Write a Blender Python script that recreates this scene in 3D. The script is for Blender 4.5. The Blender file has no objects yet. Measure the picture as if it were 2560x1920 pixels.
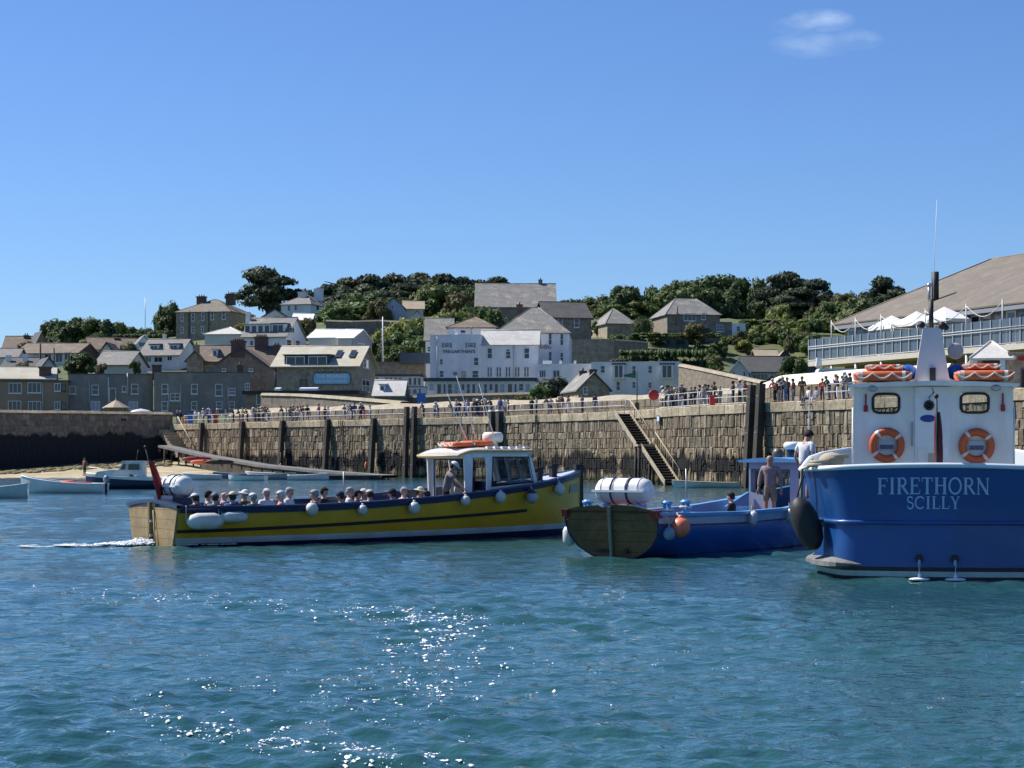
import bpy, bmesh, math, random
import numpy as np
from mathutils import Vector, Matrix, Euler
# ------------------------------------------------------------------ scene, camera, sky, sun
S = bpy.context.scene
F = 5000.0            # focal length in pixels of a 2560 px wide picture
HZ = 1134.0           # picture row of the eye level
EYE = 2.35            # eye height above the water, metres
SUN_AZ = -66.0        # degrees, negative = left of straight ahead (+Y)
SUN_EL = 49.0
cam_data = bpy.data.cameras.new('camera')
cam_data.sensor_width = 36.0
cam_data.lens = F / 2560.0 * 36.0
cam_data.shift_y = (HZ - 960.0) / 2560.0
cam_data.clip_start = 0.1
cam_data.clip_end = 20000.0
cam = bpy.data.objects.new('camera', cam_data)
S.collection.objects.link(cam)
cam.location = (0, 0, EYE)
cam.rotation_euler = (math.radians(90), 0, 0)
S.camera = cam
world = bpy.data.worlds.new('World')
S.world = world
world.use_nodes = True
wn = world.node_tree
wn.nodes.clear()
w_out = wn.nodes.new('ShaderNodeOutputWorld')
w_bg = wn.nodes.new('ShaderNodeBackground')
w_sky = wn.nodes.new('ShaderNodeTexSky')
w_sky.sky_type = 'NISHITA'
w_sky.sun_disc = False
w_sky.sun_elevation = math.radians(SUN_EL)
w_sky.sun_rotation = math.radians(SUN_AZ)
w_sky.altitude = 0.0
w_sky.air_density = 1.0
w_sky.dust_density = 0.0
w_sky.ozone_density = 3.5
w_hsv = wn.nodes.new('ShaderNodeHueSaturation')
w_hsv.inputs['Saturation'].default_value = 1.0
w_hsv.inputs['Value'].default_value = 1.0
wn.links.new(w_sky.outputs['Color'], w_hsv.inputs['Color'])
w_gam = wn.nodes.new('ShaderNodeGamma')
w_gam.inputs['Gamma'].default_value = 1.0
wn.links.new(w_hsv.outputs['Color'], w_gam.inputs['Color'])
w_mul = wn.nodes.new('ShaderNodeMix')
w_mul.data_type = 'RGBA'
w_mul.blend_type = 'MULTIPLY'
w_mul.inputs[0].default_value = 1.0
w_mul.inputs[7].default_value = (0.53, 0.70, 1.0, 1)
wn.links.new(w_gam.outputs['Color'], w_mul.inputs[6])
# one small wisp of cloud in the sky
w_tc = wn.nodes.new('ShaderNodeTexCoord')
w_sx = wn.nodes.new('ShaderNodeSeparateXYZ')
wn.links.new(w_tc.outputs['Generated'], w_sx.inputs[0])
def w_math(op, a, b):
 n = wn.nodes.new('ShaderNodeMath'); n.operation = op
 for i, q in enumerate((a, b)):
  if isinstance(q, float): n.inputs[i].default_value = q
  else: wn.links.new(q, n.inputs[i])
 return n.outputs[0]
w_y = w_math('MAXIMUM', w_sx.outputs['Y'], 0.05)
w_u = w_math('DIVIDE', w_sx.outputs['X'], w_y)
w_v = w_math('DIVIDE', w_sx.outputs['Z'], w_y)
w_cv = wn.nodes.new('ShaderNodeCombineXYZ'); wn.links.new(w_u, w_cv.inputs[0]); wn.links.new(w_math('MULTIPLY', w_v, 2.2), w_cv.inputs[1])
w_nz = wn.nodes.new('ShaderNodeTexNoise'); w_nz.inputs['Scale'].default_value = 55.0; w_nz.inputs['Detail'].default_value = 6.0; w_nz.inputs['Roughness'].default_value = 0.55
wn.links.new(w_cv.outputs[0], w_nz.inputs['Vector'])
w_cl = None
for (cu, cv, ru, rv, st) in ((0.1545, 0.2165, 0.0135, 0.0048, 1.0), (0.145, 0.2135, 0.013, 0.0045, 0.45), (0.149, 0.2045, 0.0165, 0.0055, 0.62), (0.172, 0.2068, 0.011, 0.0045, 0.5)):
 e = w_math('ADD', w_math('POWER', w_math('ABSOLUTE', w_math('DIVIDE', w_math('SUBTRACT', w_u, cu), ru), 0.0), 2.0), w_math('POWER', w_math('ABSOLUTE', w_math('DIVIDE', w_math('SUBTRACT', w_v, cv), rv), 0.0), 2.0))
 e = w_math('MULTIPLY', w_math('MAXIMUM', w_math('SUBTRACT', 1.0, w_math('MULTIPLY', e, 0.55)), 0.0), st)
 w_cl = e if w_cl is None else w_math('MAXIMUM', w_cl, e)
w_m = w_math('MULTIPLY', w_cl, w_math('MINIMUM', w_math('MAXIMUM', w_math('MULTIPLY', w_math('SUBTRACT', w_nz.outputs['Fac'], 0.28), 2.3), 0.0), 1.0))
w_cm = wn.nodes.new('ShaderNodeMix'); w_cm.data_type = 'RGBA'
wn.links.new(w_math('MULTIPLY', w_m, 0.55), w_cm.inputs[0]); wn.links.new(w_mul.outputs[2], w_cm.inputs[6]); w_cm.inputs[7].default_value = (5.4, 6.6, 8.3, 1)
wn.links.new(w_cm.outputs[2], w_bg.inputs['Color'])
w_bg.inputs['Strength'].default_value = 0.0705
wn.links.new(w_bg.outputs['Background'], w_out.inputs['Surface'])
sun_data = bpy.data.lights.new('sun', 'SUN')
sun_data.energy = 3.9
sun_data.angle = math.radians(0.53)
sun_data.color = (1.0, 0.955, 0.88)
sun = bpy.data.objects.new('sun', sun_data)
S.collection.objects.link(sun)
_az, _el = math.radians(SUN_AZ), math.radians(SUN_EL)
SUN_DIR = Vector((math.sin(_az) * math.cos(_el), math.cos(_az) * math.cos(_el), math.sin(_el)))
sun.location = SUN_DIR * 300
sun.rotation_euler = SUN_DIR.to_track_quat('Z', 'Y').to_euler()
S.view_settings.view_transform = 'Standard'
S.view_settings.look = 'None'
S.view_settings.gamma = 1.0
S.view_settings.exposure = 0.86
S.view_settings.use_curve_mapping = False
S.render.engine = 'CYCLES'
S.cycles.max_bounces = 8
S.cycles.diffuse_bounces = 3
S.cycles.glossy_bounces = 4
S.cycles.transmission_bounces = 6
S.cycles.transparent_max_bounces = 8
S.cycles.caustics_reflective = False
S.cycles.caustics_refractive = False
S.cycles.sample_clamp_indirect = 6.0
S.cycles.use_denoising = True
RNG = random.Random(7)
# ------------------------------------------------------------------ helpers
def P(px, py, d):
 """point seen at picture position (px, py) at distance d in front of the viewer"""
 return Vector(((px - 1280.0) / F * d, d, EYE - (py - HZ) / F * d))
def XY(px, d):
 return Vector(((px - 1280.0) / F * d, d))
def ZP(py, d):
 return EYE - (py - HZ) / F * d
def link(o):
 S.collection.objects.link(o)
 return o
def tag(o, label=None, cat=None, group=None, kind=None):
 if label: o['label'] = label
 if cat: o['category'] = cat
 if group: o['group'] = group
 if kind: o['kind'] = kind
 return o
def empty(name, loc=(0, 0, 0), rz=0.0):
 o = bpy.data.objects.new(name, None)
 o.empty_display_size = 0.3
 o.location = loc
 o.rotation_euler = (0, 0, rz)
 return link(o)
def mesh_obj(name, me, parent=None, loc=None, rot=None, scale=None):
 o = bpy.data.objects.new(name, me)
 link(o)
 if parent is not None: o.parent = parent
 if loc is not None: o.location = loc
 if rot is not None: o.rotation_euler = rot
 if scale is not None: o.scale = scale
 return o
class MB:
 """collects shapes, then builds ONE mesh object"""
 def __init__(self):
  self.v = []; self.f = []; self.m = []; self.s = []
 def add(self, verts, faces, mi=0, smooth=False):
  n = len(self.v)
  self.v.extend([tuple(p) for p in verts])
  for f in faces:
   self.f.append(tuple(i + n for i in f)); self.m.append(mi); self.s.append(smooth)
  return self
 def box(self, c, s, rot=None, mi=0, taper=1.0):
  hx, hy, hz = s[0] / 2, s[1] / 2, s[2] / 2
  pts = [Vector((x * (taper if z > 0 else 1), y * (taper if z > 0 else 1), z)) for z in (-hz, hz) for x, y in ((-hx, -hy), (hx, -hy), (hx, hy), (-hx, hy))]
  R = Euler(rot).to_matrix() if rot is not None else None
  c = Vector(c)
  pts = [((R @ p) if R else p) + c for p in pts]
  return self.add(pts, [(3, 2, 1, 0), (4, 5, 6, 7), (0, 1, 5, 4), (1, 2, 6, 5), (2, 3, 7, 6), (3, 0, 4, 7)], mi)
 def span(self, x0, x1, y0, y1, z0, z1, mi=0):
  return self.box(((x0 + x1) / 2, (y0 + y1) / 2, (z0 + z1) / 2), (abs(x1 - x0), abs(y1 - y0), abs(z1 - z0)), mi=mi)
 def hexa(self, p8, mi=0):
  """8 corners: bottom ring 0-3 counter-clockwise, top ring 4-7"""
  return self.add(p8, [(3, 2, 1, 0), (4, 5, 6, 7), (0, 1, 5, 4), (1, 2, 6, 5), (2, 3, 7, 6), (3, 0, 4, 7)], mi)
 def cyl(self, p0, p1, r0, r1=None, n=10, mi=0, smooth=True, caps=True):
  r1 = r0 if r1 is None else r1
  p0, p1 = Vector(p0), Vector(p1)
  ax = (p1 - p0)
  if ax.length < 1e-6: return self
  ax.normalize()
  t = Vector((0, 0, 1)) if abs(ax.z) < 0.9 else Vector((1, 0, 0))
  a = ax.cross(t).normalized(); b = ax.cross(a)
  vs = []
  for p, r in ((p0, r0), (p1, r1)):
   for i in range(n):
    th = 2 * math.pi * i / n
    vs.append(p + (a * math.cos(th) + b * math.sin(th)) * r)
  self.add(vs, [(i, i + n, (i + 1) % n + n, (i + 1) % n) for i in range(n)], mi, smooth)
  if caps:
   self.add(vs, [tuple(range(n)), tuple(range(2 * n - 1, n - 1, -1))], mi)
  return self
 def tube(self, pts, r, n=6, mi=0, closed=False):
  pts = [Vector(p) for p in pts]
  m = len(pts)
  rings = []
  for i, p in enumerate(pts):
   if closed: t = pts[(i + 1) % m] - pts[i - 1]
   else: t = pts[min(i + 1, m - 1)] - pts[max(i - 1, 0)]
   t = t.normalized() if t.length > 1e-9 else Vector((0, 0, 1))
   up = Vector((0, 0, 1)) if abs(t.z) < 0.95 else Vector((1, 0, 0))
   a = t.cross(up).normalized(); b = t.cross(a)
   rr = r[i] if isinstance(r, (list, tuple)) else r
   rings.append([p + (a * math.cos(2 * math.pi * k / n) + b * math.sin(2 * math.pi * k / n)) * rr for k in range(n)])
  vs = [v for ring in rings for v in ring]
  fs = []
  for i in range(m if closed else m - 1):
   j = (i + 1) % m
   for k in range(n):
    fs.append((i * n + k, i * n + (k + 1) % n, j * n + (k + 1) % n, j * n + k))
  self.add(vs, fs, mi, True)
  if not closed:
   self.add(vs, [tuple(range(n - 1, -1, -1)), tuple(range((m - 1) * n, m * n))], mi)
  return self
 def ball(self, c, r, seg=12, ring=8, mi=0, rot=None, zlo=-1.0, zhi=1.0, power=1.0):
  """ellipsoid (or a slice of it between zlo and zhi of the unit sphere)"""
  c = Vector(c); r = (r, r, r) if not isinstance(r, (list, tuple)) else r
  R = Euler(rot).to_matrix() if rot is not None else None
  t0, t1 = math.asin(max(-1, zlo)), math.asin(min(1, zhi))
  vs = []
  for i in range(ring + 1):
   t = t0 + (t1 - t0) * i / ring
   for k in range(seg):
    th = 2 * math.pi * k / seg
    cx = math.cos(t) ** power
    p = Vector((r[0] * cx * math.cos(th), r[1] * cx * math.sin(th), r[2] * math.sin(t)))
    vs.append(((R @ p) if R else p) + c)
  fs = [(i * seg + k, i * seg + (k + 1) % seg, (i + 1) * seg + (k + 1) % seg, (i + 1) * seg + k) for i in range(ring) for k in range(seg)]
  self.add(vs, fs, mi, True)
  if zlo > -0.999: self.add(vs[:seg], [tuple(range(seg - 1, -1, -1))], mi)
  if zhi < 0.999: self.add(vs[-seg:], [tuple(range(seg))], mi)
  return self
 def lathe(self, prof, c, axis='z', n=16, mi=0, smooth=True, M=None):
  """prof: list of (radius, height)"""
  c = Vector(c)
  vs = []
  for r, h in prof:
   for k in range(n):
    th = 2 * math.pi * k / n
    p = Vector((r * math.cos(th), r * math.sin(th), h))
    if axis == 'x': p = Vector((p.z, p.x, p.y))
    elif axis == 'y': p = Vector((p.y, p.z, p.x))
    if M is not None: p = M @ p
    vs.append(p + c)
  m = len(prof)
  fs = [(i * n + k, i * n + (k + 1) % n, (i + 1) * n + (k + 1) % n, (i + 1) * n + k) for i in range(m - 1) for k in range(n)]
  self.add(vs, fs, mi, smooth)
  if prof[0][0] > 1e-4: self.add(vs[:n], [tuple(range(n - 1, -1, -1))], mi)
  if prof[-1][0] > 1e-4: self.add(vs[-n:], [tuple(range(n))], mi)
  return self
 def slab(self, pts, off, mi=0):
  """polygon pts extruded by vector off"""
  pts = [Vector(p) for p in pts]; off = Vector(off); n = len(pts)
  vs = pts + [p + off for p in pts]
  fs = [tuple(range(n)), tuple(range(2 * n - 1, n - 1, -1))] + [((i + 1) % n, i, i + n, (i + 1) % n + n) for i in range(n)]
  return self.add(vs, fs, mi)
 def grid(self, rows, mi=0, smooth=True, flip=False):
  n = len(rows[0])
  vs = [p for r in rows for p in r]
  fs = []
  for i in range(len(rows) - 1):
   for k in range(n - 1):
    q = (i * n + k, i * n + k + 1, (i + 1) * n + k + 1, (i + 1) * n + k)
    fs.append(q[::-1] if flip else q)
  return self.add(vs, fs, mi, smooth)
 def torus(self, c, R, r, M=None, n=28, k=10, mi=0, a0=0.0, a1=None):
  c = Vector(c)
  full = a1 is None
  a1 = a0 + 2 * math.pi if full else a1
  cnt = n if full else n + 1
  rings = []
  for i in range(cnt):
   th = a0 + (a1 - a0) * i / n
   ring = []
   for j in range(k):
    ph = 2 * math.pi * j / k
    p = Vector(((R + r * math.cos(ph)) * math.cos(th), (R + r * math.cos(ph)) * math.sin(th), r * math.sin(ph)))
    ring.append((M @ p if M is not None else p) + c)
   rings.append(ring)
  vs = [p for r_ in rings for p in r_]
  fs = []
  for i in range(n):
   j2 = (i + 1) % cnt
   for j in range(k):
    fs.append((i * k + j, j2 * k + j, j2 * k + (j + 1) % k, i * k + (j + 1) % k))
  return self.add(vs, fs, mi, True)
 def mesh(self, name, mats):
  me = bpy.data.meshes.new(name)
  me.from_pydata(self.v, [], self.f)
  mats = mats if isinstance(mats, (list, tuple)) else [mats]
  for m in mats: me.materials.append(m)
  me.polygons.foreach_set('material_index', self.m)
  me.polygons.foreach_set('use_smooth', self.s)
  me.validate(verbose=False)
  bm = bmesh.new(); bm.from_mesh(me)
  bmesh.ops.remove_doubles(bm, verts=bm.verts, dist=1e-5)
  bmesh.ops.recalc_face_normals(bm, faces=bm.faces)
  bm.to_mesh(me); bm.free()
  return me
 def build(self, name, mats, parent=None, loc=None, rot=None):
  return mesh_obj(name, self.mesh(name, mats), parent, loc, rot)
# ------------------------------------------------------------------ materials
MATS = {}
def srgb(r, g, b):
 def c(x):
  x /= 255.0
  return x / 12.92 if x <= 0.04045 else ((x + 0.055) / 1.055) ** 2.4
 return (c(r), c(g), c(b))
def mat(name, col, rough=0.6, var=0.12, scale=3.0, col2=None, mixscale=0.8, bump=0.0, bscale=20.0, metal=0.0, spec=0.5, island=0.0, objrand=0.0, coat=0.0, streak=0.0):
 """painted / plain surface: base colour, a second patchy colour, fine value variation, grain"""
 if name in MATS: return MATS[name]
 m = bpy.data.materials.new(name); m.use_nodes = True
 nt = m.node_tree; N = nt.nodes; L = nt.links
 b = N['Principled BSDF']
 b.inputs['Roughness'].default_value = rough
 b.inputs['Metallic'].default_value = metal
 b.inputs['Specular IOR Level'].default_value = spec
 if coat: b.inputs['Coat Weight'].default_value = coat
 tc = N.new('ShaderNodeTexCoord')
 n1 = N.new('ShaderNodeTexNoise'); n1.inputs['Scale'].default_value = scale; n1.inputs['Detail'].default_value = 5; n1.inputs['Roughness'].default_value = 0.65
 L.new(tc.outputs['Object'], n1.inputs['Vector'])
 colsock = None
 if col2 is not None:
  n2 = N.new('ShaderNodeTexNoise'); n2.inputs['Scale'].default_value = mixscale; n2.inputs['Detail'].default_value = 6; n2.inputs['Roughness'].default_value = 0.7
  if streak:
   mp = N.new('ShaderNodeMapping'); mp.inputs['Scale'].default_value = (1, 1, 1.0 / streak)
   L.new(tc.outputs['Object'], mp.inputs['Vector']); L.new(mp.outputs['Vector'], n2.inputs['Vector'])
  else:
   L.new(tc.outputs['Object'], n2.inputs['Vector'])
  rp = N.new('ShaderNodeValToRGB'); rp.color_ramp.elements[0].position = 0.4; rp.color_ramp.elements[1].position = 0.62
  L.new(n2.outputs['Fac'], rp.inputs['Fac'])
  mx = N.new('ShaderNodeMix'); mx.data_type = 'RGBA'
  L.new(rp.outputs['Color'], mx.inputs[0])
  mx.inputs[6].default_value = (*col, 1); mx.inputs[7].default_value = (*col2, 1)
  colsock = mx.outputs[2]
 mr = N.new('ShaderNodeMapRange')
 mr.inputs['From Min'].default_value = 0.25; mr.inputs['From Max'].default_value = 0.75
 mr.inputs['To Min'].default_value = 1 - var; mr.inputs['To Max'].default_value = 1 + var
 L.new(n1.outputs['Fac'], mr.inputs['Value'])
 val = mr.outputs['Result']
 if island or objrand:
  srcs = []
  if island:
   g = N.new('ShaderNodeNewGeometry'); srcs.append((g.outputs['Random Per Island'], island))
  if objrand:
   oi = N.new('ShaderNodeObjectInfo'); srcs.append((oi.outputs['Random'], objrand))
  for sk, amt in srcs:
   m2 = N.new('ShaderNodeMapRange'); m2.inputs['To Min'].default_value = 1 - amt; m2.inputs['To Max'].default_value = 1 + amt
   L.new(sk, m2.inputs['Value'])
   mm = N.new('ShaderNodeMath'); mm.operation = 'MULTIPLY'
   L.new(val, mm.inputs[0]); L.new(m2.outputs['Result'], mm.inputs[1])
   val = mm.outputs[0]
 hs = N.new('ShaderNodeHueSaturation')
 if colsock is None: hs.inputs['Color'].default_value = (*col, 1)
 else: L.new(colsock, hs.inputs['Color'])
 L.new(val, hs.inputs['Value'])
 L.new(hs.outputs['Color'], b.inputs['Base Color'])
 if bump:
  n3 = N.new('ShaderNodeTexNoise'); n3.inputs['Scale'].default_value = bscale; n3.inputs['Detail'].default_value = 4
  L.new(tc.outputs['Object'], n3.inputs['Vector'])
  bp = N.new('ShaderNodeBump'); bp.inputs['Strength'].default_value = bump; bp.inputs['Distance'].default_value = 0.05
  L.new(n3.outputs['Fac'], bp.inputs['Height']); L.new(bp.outputs['Normal'], b.inputs['Normal'])
 MATS[name] = m
 return m
def roof_mat(name, col, col2, rough=0.75, mixscale=0.6, rows=3.2, var=0.2, lichen=None):
 """slates: courses with a step each, patchy weathering, lichen"""
 if name in MATS: return MATS[name]
 m = mat(name, col, rough, var, 6.0, col2, mixscale)
 nt = m.node_tree; N = nt.nodes; L = nt.links
 b = N['Principled BSDF']
 tc = N['Texture Coordinate']
 wv = N.new('ShaderNodeTexWave'); wv.wave_type = 'BANDS'; wv.bands_direction = 'Z'; wv.wave_profile = 'SAW'
 wv.inputs['Scale'].default_value = rows * 0.5; wv.inputs['Distortion'].default_value = 0.15
 L.new(tc.outputs['Object'], wv.inputs['Vector'])
 br = N.new('ShaderNodeTexNoise'); br.inputs['Scale'].default_value = 9.0
 L.new(tc.outputs['Object'], br.inputs['Vector'])
 ad = N.new('ShaderNodeMath'); ad.operation = 'ADD'
 L.new(wv.outputs['Fac'], ad.inputs[0]); L.new(br.outputs['Fac'], ad.inputs[1])
 bp = N.new('ShaderNodeBump'); bp.inputs['Strength'].default_value = 0.35; bp.inputs['Distance'].default_value = 0.04
 L.new(ad.outputs[0], bp.inputs['Height']); L.new(bp.outputs['Normal'], b.inputs['Normal'])
 if lichen:
  hs = N['Hue/Saturation/Value']
  nz = N.new('ShaderNodeTexNoise'); nz.inputs['Scale'].default_value = 0.55; nz.inputs['Detail'].default_value = 8; nz.inputs['Roughness'].default_value = 0.75
  L.new(tc.outputs['Object'], nz.inputs['Vector'])
  rp = N.new('ShaderNodeValToRGB'); rp.color_ramp.elements[0].position = 0.52; rp.color_ramp.elements[1].position = 0.62
  L.new(nz.outputs['Fac'], rp.inputs['Fac'])
  mx = N.new('ShaderNodeMix'); mx.data_type = 'RGBA'
  L.new(rp.outputs['Color'], mx.inputs[0]); L.new(hs.outputs['Color'], mx.inputs[6]); mx.inputs[7].default_value = (*lichen, 1)
  L.new(mx.outputs[2], b.inputs['Base Color'])
 return m
def stone_mat(name, c1, c2, c3, bump=0.6, algae=None, weed=None):
 """masonry: each stone its own tint, lichen blotches, optional dark tidal growth below a level"""
 if name in MATS: return MATS[name]
 m = bpy.data.materials.new(name); m.use_nodes = True
 nt = m.node_tree; N = nt.nodes; L = nt.links
 b = N['Principled BSDF']; b.inputs['Roughness'].default_value = 0.85; b.inputs['Specular IOR Level'].default_value = 0.25
 g = N.new('ShaderNodeNewGeometry'); oi = N.new('ShaderNodeObjectInfo')
 ad = N.new('ShaderNodeMath'); ad.operation = 'ADD'
 L.new(g.outputs['Random Per Island'], ad.inputs[0]); L.new(oi.outputs['Random'], ad.inputs[1])
 fr = N.new('ShaderNodeMath'); fr.operation = 'FRACT'; L.new(ad.outputs[0], fr.inputs[0])
 rp = N.new('ShaderNodeValToRGB'); rp.color_ramp.interpolation = 'LINEAR'
 rp.color_ramp.elements[0].color = (*c1, 1); rp.color_ramp.elements[1].color = (*c3, 1)
 e = rp.color_ramp.elements.new(0.5); e.color = (*c2, 1)
 L.new(fr.outputs[0], rp.inputs['Fac'])
 nz = N.new('ShaderNodeTexNoise'); nz.inputs['Scale'].default_value = 2.3; nz.inputs['Detail'].default_value = 7; nz.inputs['Roughness'].default_value = 0.7
 L.new(g.outputs['Position'], nz.inputs['Vector'])
 mr = N.new('ShaderNodeMapRange'); mr.inputs['From Min'].default_value = 0.3; mr.inputs['From Max'].default_value = 0.7
 mr.inputs['To Min'].default_value = 0.55; mr.inputs['To Max'].default_value = 1.35
 L.new(nz.outputs['Fac'], mr.inputs['Value'])
 hs = N.new('ShaderNodeHueSaturation'); L.new(rp.outputs['Color'], hs.inputs['Color']); L.new(mr.outputs['Result'], hs.inputs['Value'])
 colsock = hs.outputs['Color']
 if algae is not None and len(algae) > 4:     # lichened grey upper courses, scoured paler stone in the tidal zone
  s0 = N.new('ShaderNodeSeparateXYZ'); L.new(g.outputs['Position'], s0.inputs[0])
  nw = N.new('ShaderNodeTexNoise'); nw.inputs['Scale'].default_value = 0.5; nw.inputs['Detail'].default_value = 5; L.new(g.outputs['Position'], nw.inputs['Vector'])
  a0 = N.new('ShaderNodeMath'); a0.operation = 'MULTIPLY_ADD'; L.new(nw.outputs['Fac'], a0.inputs[0]); a0.inputs[1].default_value = 5.0; L.new(s0.outputs['Z'], a0.inputs[2])
  m0 = N.new('ShaderNodeMapRange'); m0.inputs['From Min'].default_value = 4.2; m0.inputs['From Max'].default_value = 6.2; L.new(a0.outputs[0], m0.inputs['Value'])
  h0 = N.new('ShaderNodeHueSaturation'); h0.inputs['Saturation'].default_value = 0.85; h0.inputs['Value'].default_value = 0.74; L.new(colsock, h0.inputs['Color'])
  x0 = N.new('ShaderNodeMix'); x0.data_type = 'RGBA'; L.new(m0.outputs['Result'], x0.inputs[0]); L.new(colsock, x0.inputs[6]); L.new(h0.outputs['Color'], x0.inputs[7]); colsock = x0.outputs[2]
 if algae is not None:
  acol, z0, z1, thr = algae[:4]
  sx = N.new('ShaderNodeSeparateXYZ'); L.new(g.outputs['Position'], sx.inputs[0])
  zr = N.new('ShaderNodeMapRange'); zr.inputs['From Min'].default_value = z0; zr.inputs['From Max'].default_value = z1
  zr.inputs['To Min'].default_value = 1.0; zr.inputs['To Max'].default_value = 0.0
  L.new(sx.outputs['Z'], zr.inputs['Value'])
  if len(algae) > 4:      # growth in a band round height z0, fading over z1
   q1 = N.new('ShaderNodeMath'); q1.operation = 'SUBTRACT'; L.new(sx.outputs['Z'], q1.inputs[0]); q1.inputs[1].default_value = z0
   q2 = N.new('ShaderNodeMath'); q2.operation = 'ABSOLUTE'; L.new(q1.outputs[0], q2.inputs[0])
   zr.inputs['From Min'].default_value = 0.0; zr.inputs['From Max'].default_value = z1
   L.new(q2.outputs[0], zr.inputs['Value'])
  mp = N.new('ShaderNodeMapping'); mp.inputs['Scale'].default_value = (0.55, 0.55, 0.25)
  L.new(g.outputs['Position'], mp.inputs['Vector'])
  n2 = N.new('ShaderNodeTexNoise'); n2.inputs['Scale'].default_value = 1.0; n2.inputs['Detail'].default_value = 6; n2.inputs['Roughness'].default_value = 0.6
  L.new(mp.outputs['Vector'], n2.inputs['Vector'])
  am = N.new('ShaderNodeMath'); am.operation = 'ADD'
  L.new(zr.outputs['Result'], am.inputs[0]); L.new(n2.outputs['Fac'], am.inputs[1])
  r2 = N.new('ShaderNodeValToRGB'); r2.color_ramp.elements[0].position = thr; r2.color_ramp.elements[1].position = thr + 0.05
  hv = N.new('ShaderNodeMath'); hv.operation = 'MULTIPLY'; hv.inputs[1].default_value = 0.5
  L.new(am.outputs[0], hv.inputs[0]); L.new(hv.outputs[0], r2.inputs['Fac'])
  mx = N.new('ShaderNodeMix'); mx.data_type = 'RGBA'
  L.new(r2.outputs['Color'], mx.inputs[0]); L.new(colsock, mx.inputs[6]); mx.inputs[7].default_value = (*acol, 1)
  colsock = mx.outputs[2]
  if len(algae) > 4:      # green brown weed at the waterline
   wz = N.new('ShaderNodeMath'); wz.operation = 'MULTIPLY_ADD'; L.new(n2.outputs['Fac'], wz.inputs[0]); wz.inputs[1].default_value = -1.6; L.new(sx.outputs['Z'], wz.inputs[2])
   wr = N.new('ShaderNodeMapRange'); wr.inputs['From Min'].default_value = -0.55; wr.inputs['From Max'].default_value = -0.15; wr.inputs['To Min'].default_value = 1.0; wr.inputs['To Max'].default_value = 0.0; L.new(wz.outputs[0], wr.inputs['Value'])
   wm = N.new('ShaderNodeMix'); wm.data_type = 'RGBA'; L.new(wr.outputs['Result'], wm.inputs[0]); L.new(colsock, wm.inputs[6]); wm.inputs[7].default_value = (0.040, 0.040, 0.016, 1); colsock = wm.outputs[2]
 L.new(colsock, b.inputs['Base Color'])
 n3 = N.new('ShaderNodeTexNoise'); n3.inputs['Scale'].default_value = 7.0; n3.inputs['Detail'].default_value = 6
 L.new(g.outputs['Position'], n3.inputs['Vector'])
 bp = N.new('ShaderNodeBump'); bp.inputs['Strength'].default_value = bump; bp.inputs['Distance'].default_value = 0.08
 L.new(n3.outputs['Fac'], bp.inputs['Height']); L.new(bp.outputs['Normal'], b.inputs['Normal'])
 MATS[name] = m
 return m
def leaf_mat(name, c1, c2, c3):
 """foliage: every leaf spray its own green, plus a tint per plant"""
 if name in MATS: return MATS[name]
 m = bpy.data.materials.new(name); m.use_nodes = True
 nt = m.node_tree; N = nt.nodes; L = nt.links
 b = N['Principled BSDF']; b.inputs['Roughness'].default_value = 0.6; b.inputs['Specular IOR Level'].default_value = 0.3
 g = N.new('ShaderNodeNewGeometry'); oi = N.new('ShaderNodeObjectInfo')
 rp = N.new('ShaderNodeValToRGB')
 rp.color_ramp.elements[0].color = (*c1, 1); rp.color_ramp.elements[1].color = (*c3, 1)
 e = rp.color_ramp.elements.new(0.55); e.color = (*c2, 1)
 L.new(g.outputs['Random Per Island'], rp.inputs['Fac'])
 nz = N.new('ShaderNodeTexNoise'); nz.inputs['Scale'].default_value = 0.45; nz.inputs['Detail'].default_value = 3
 L.new(g.outputs['Position'], nz.inputs['Vector'])
 mr = N.new('ShaderNodeMapRange'); mr.inputs['From Min'].default_value = 0.3; mr.inputs['From Max'].default_value = 0.7
 mr.inputs['To Min'].default_value = 0.6; mr.inputs['To Max'].default_value = 1.4
 L.new(nz.outputs['Fac'], mr.inputs['Value'])
 hs = N.new('ShaderNodeHueSaturation'); L.new(rp.outputs['Color'], hs.inputs['Color']); L.new(mr.outputs['Result'], hs.inputs['Value'])
 h2 = N.new('ShaderNodeMapRange'); h2.inputs['To Min'].default_value = 0.475; h2.inputs['To Max'].default_value = 0.515
 L.new(oi.outputs['Random'], h2.inputs['Value']); L.new(h2.outputs['Result'], hs.inputs['Hue'])
 L.new(hs.outputs['Color'], b.inputs['Base Color'])
 tr = N.new('ShaderNodeBsdfTranslucent'); L.new(hs.outputs['Color'], tr.inputs['Color'])
 ms = N.new('ShaderNodeMixShader'); ms.inputs[0].default_value = 0.36
 L.new(b.outputs['BSDF'], ms.inputs[1]); L.new(tr.outputs['BSDF'], ms.inputs[2])
 L.new(ms.outputs['Shader'], N['Material Output'].inputs['Surface'])
 MATS[name] = m
 return m
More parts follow.
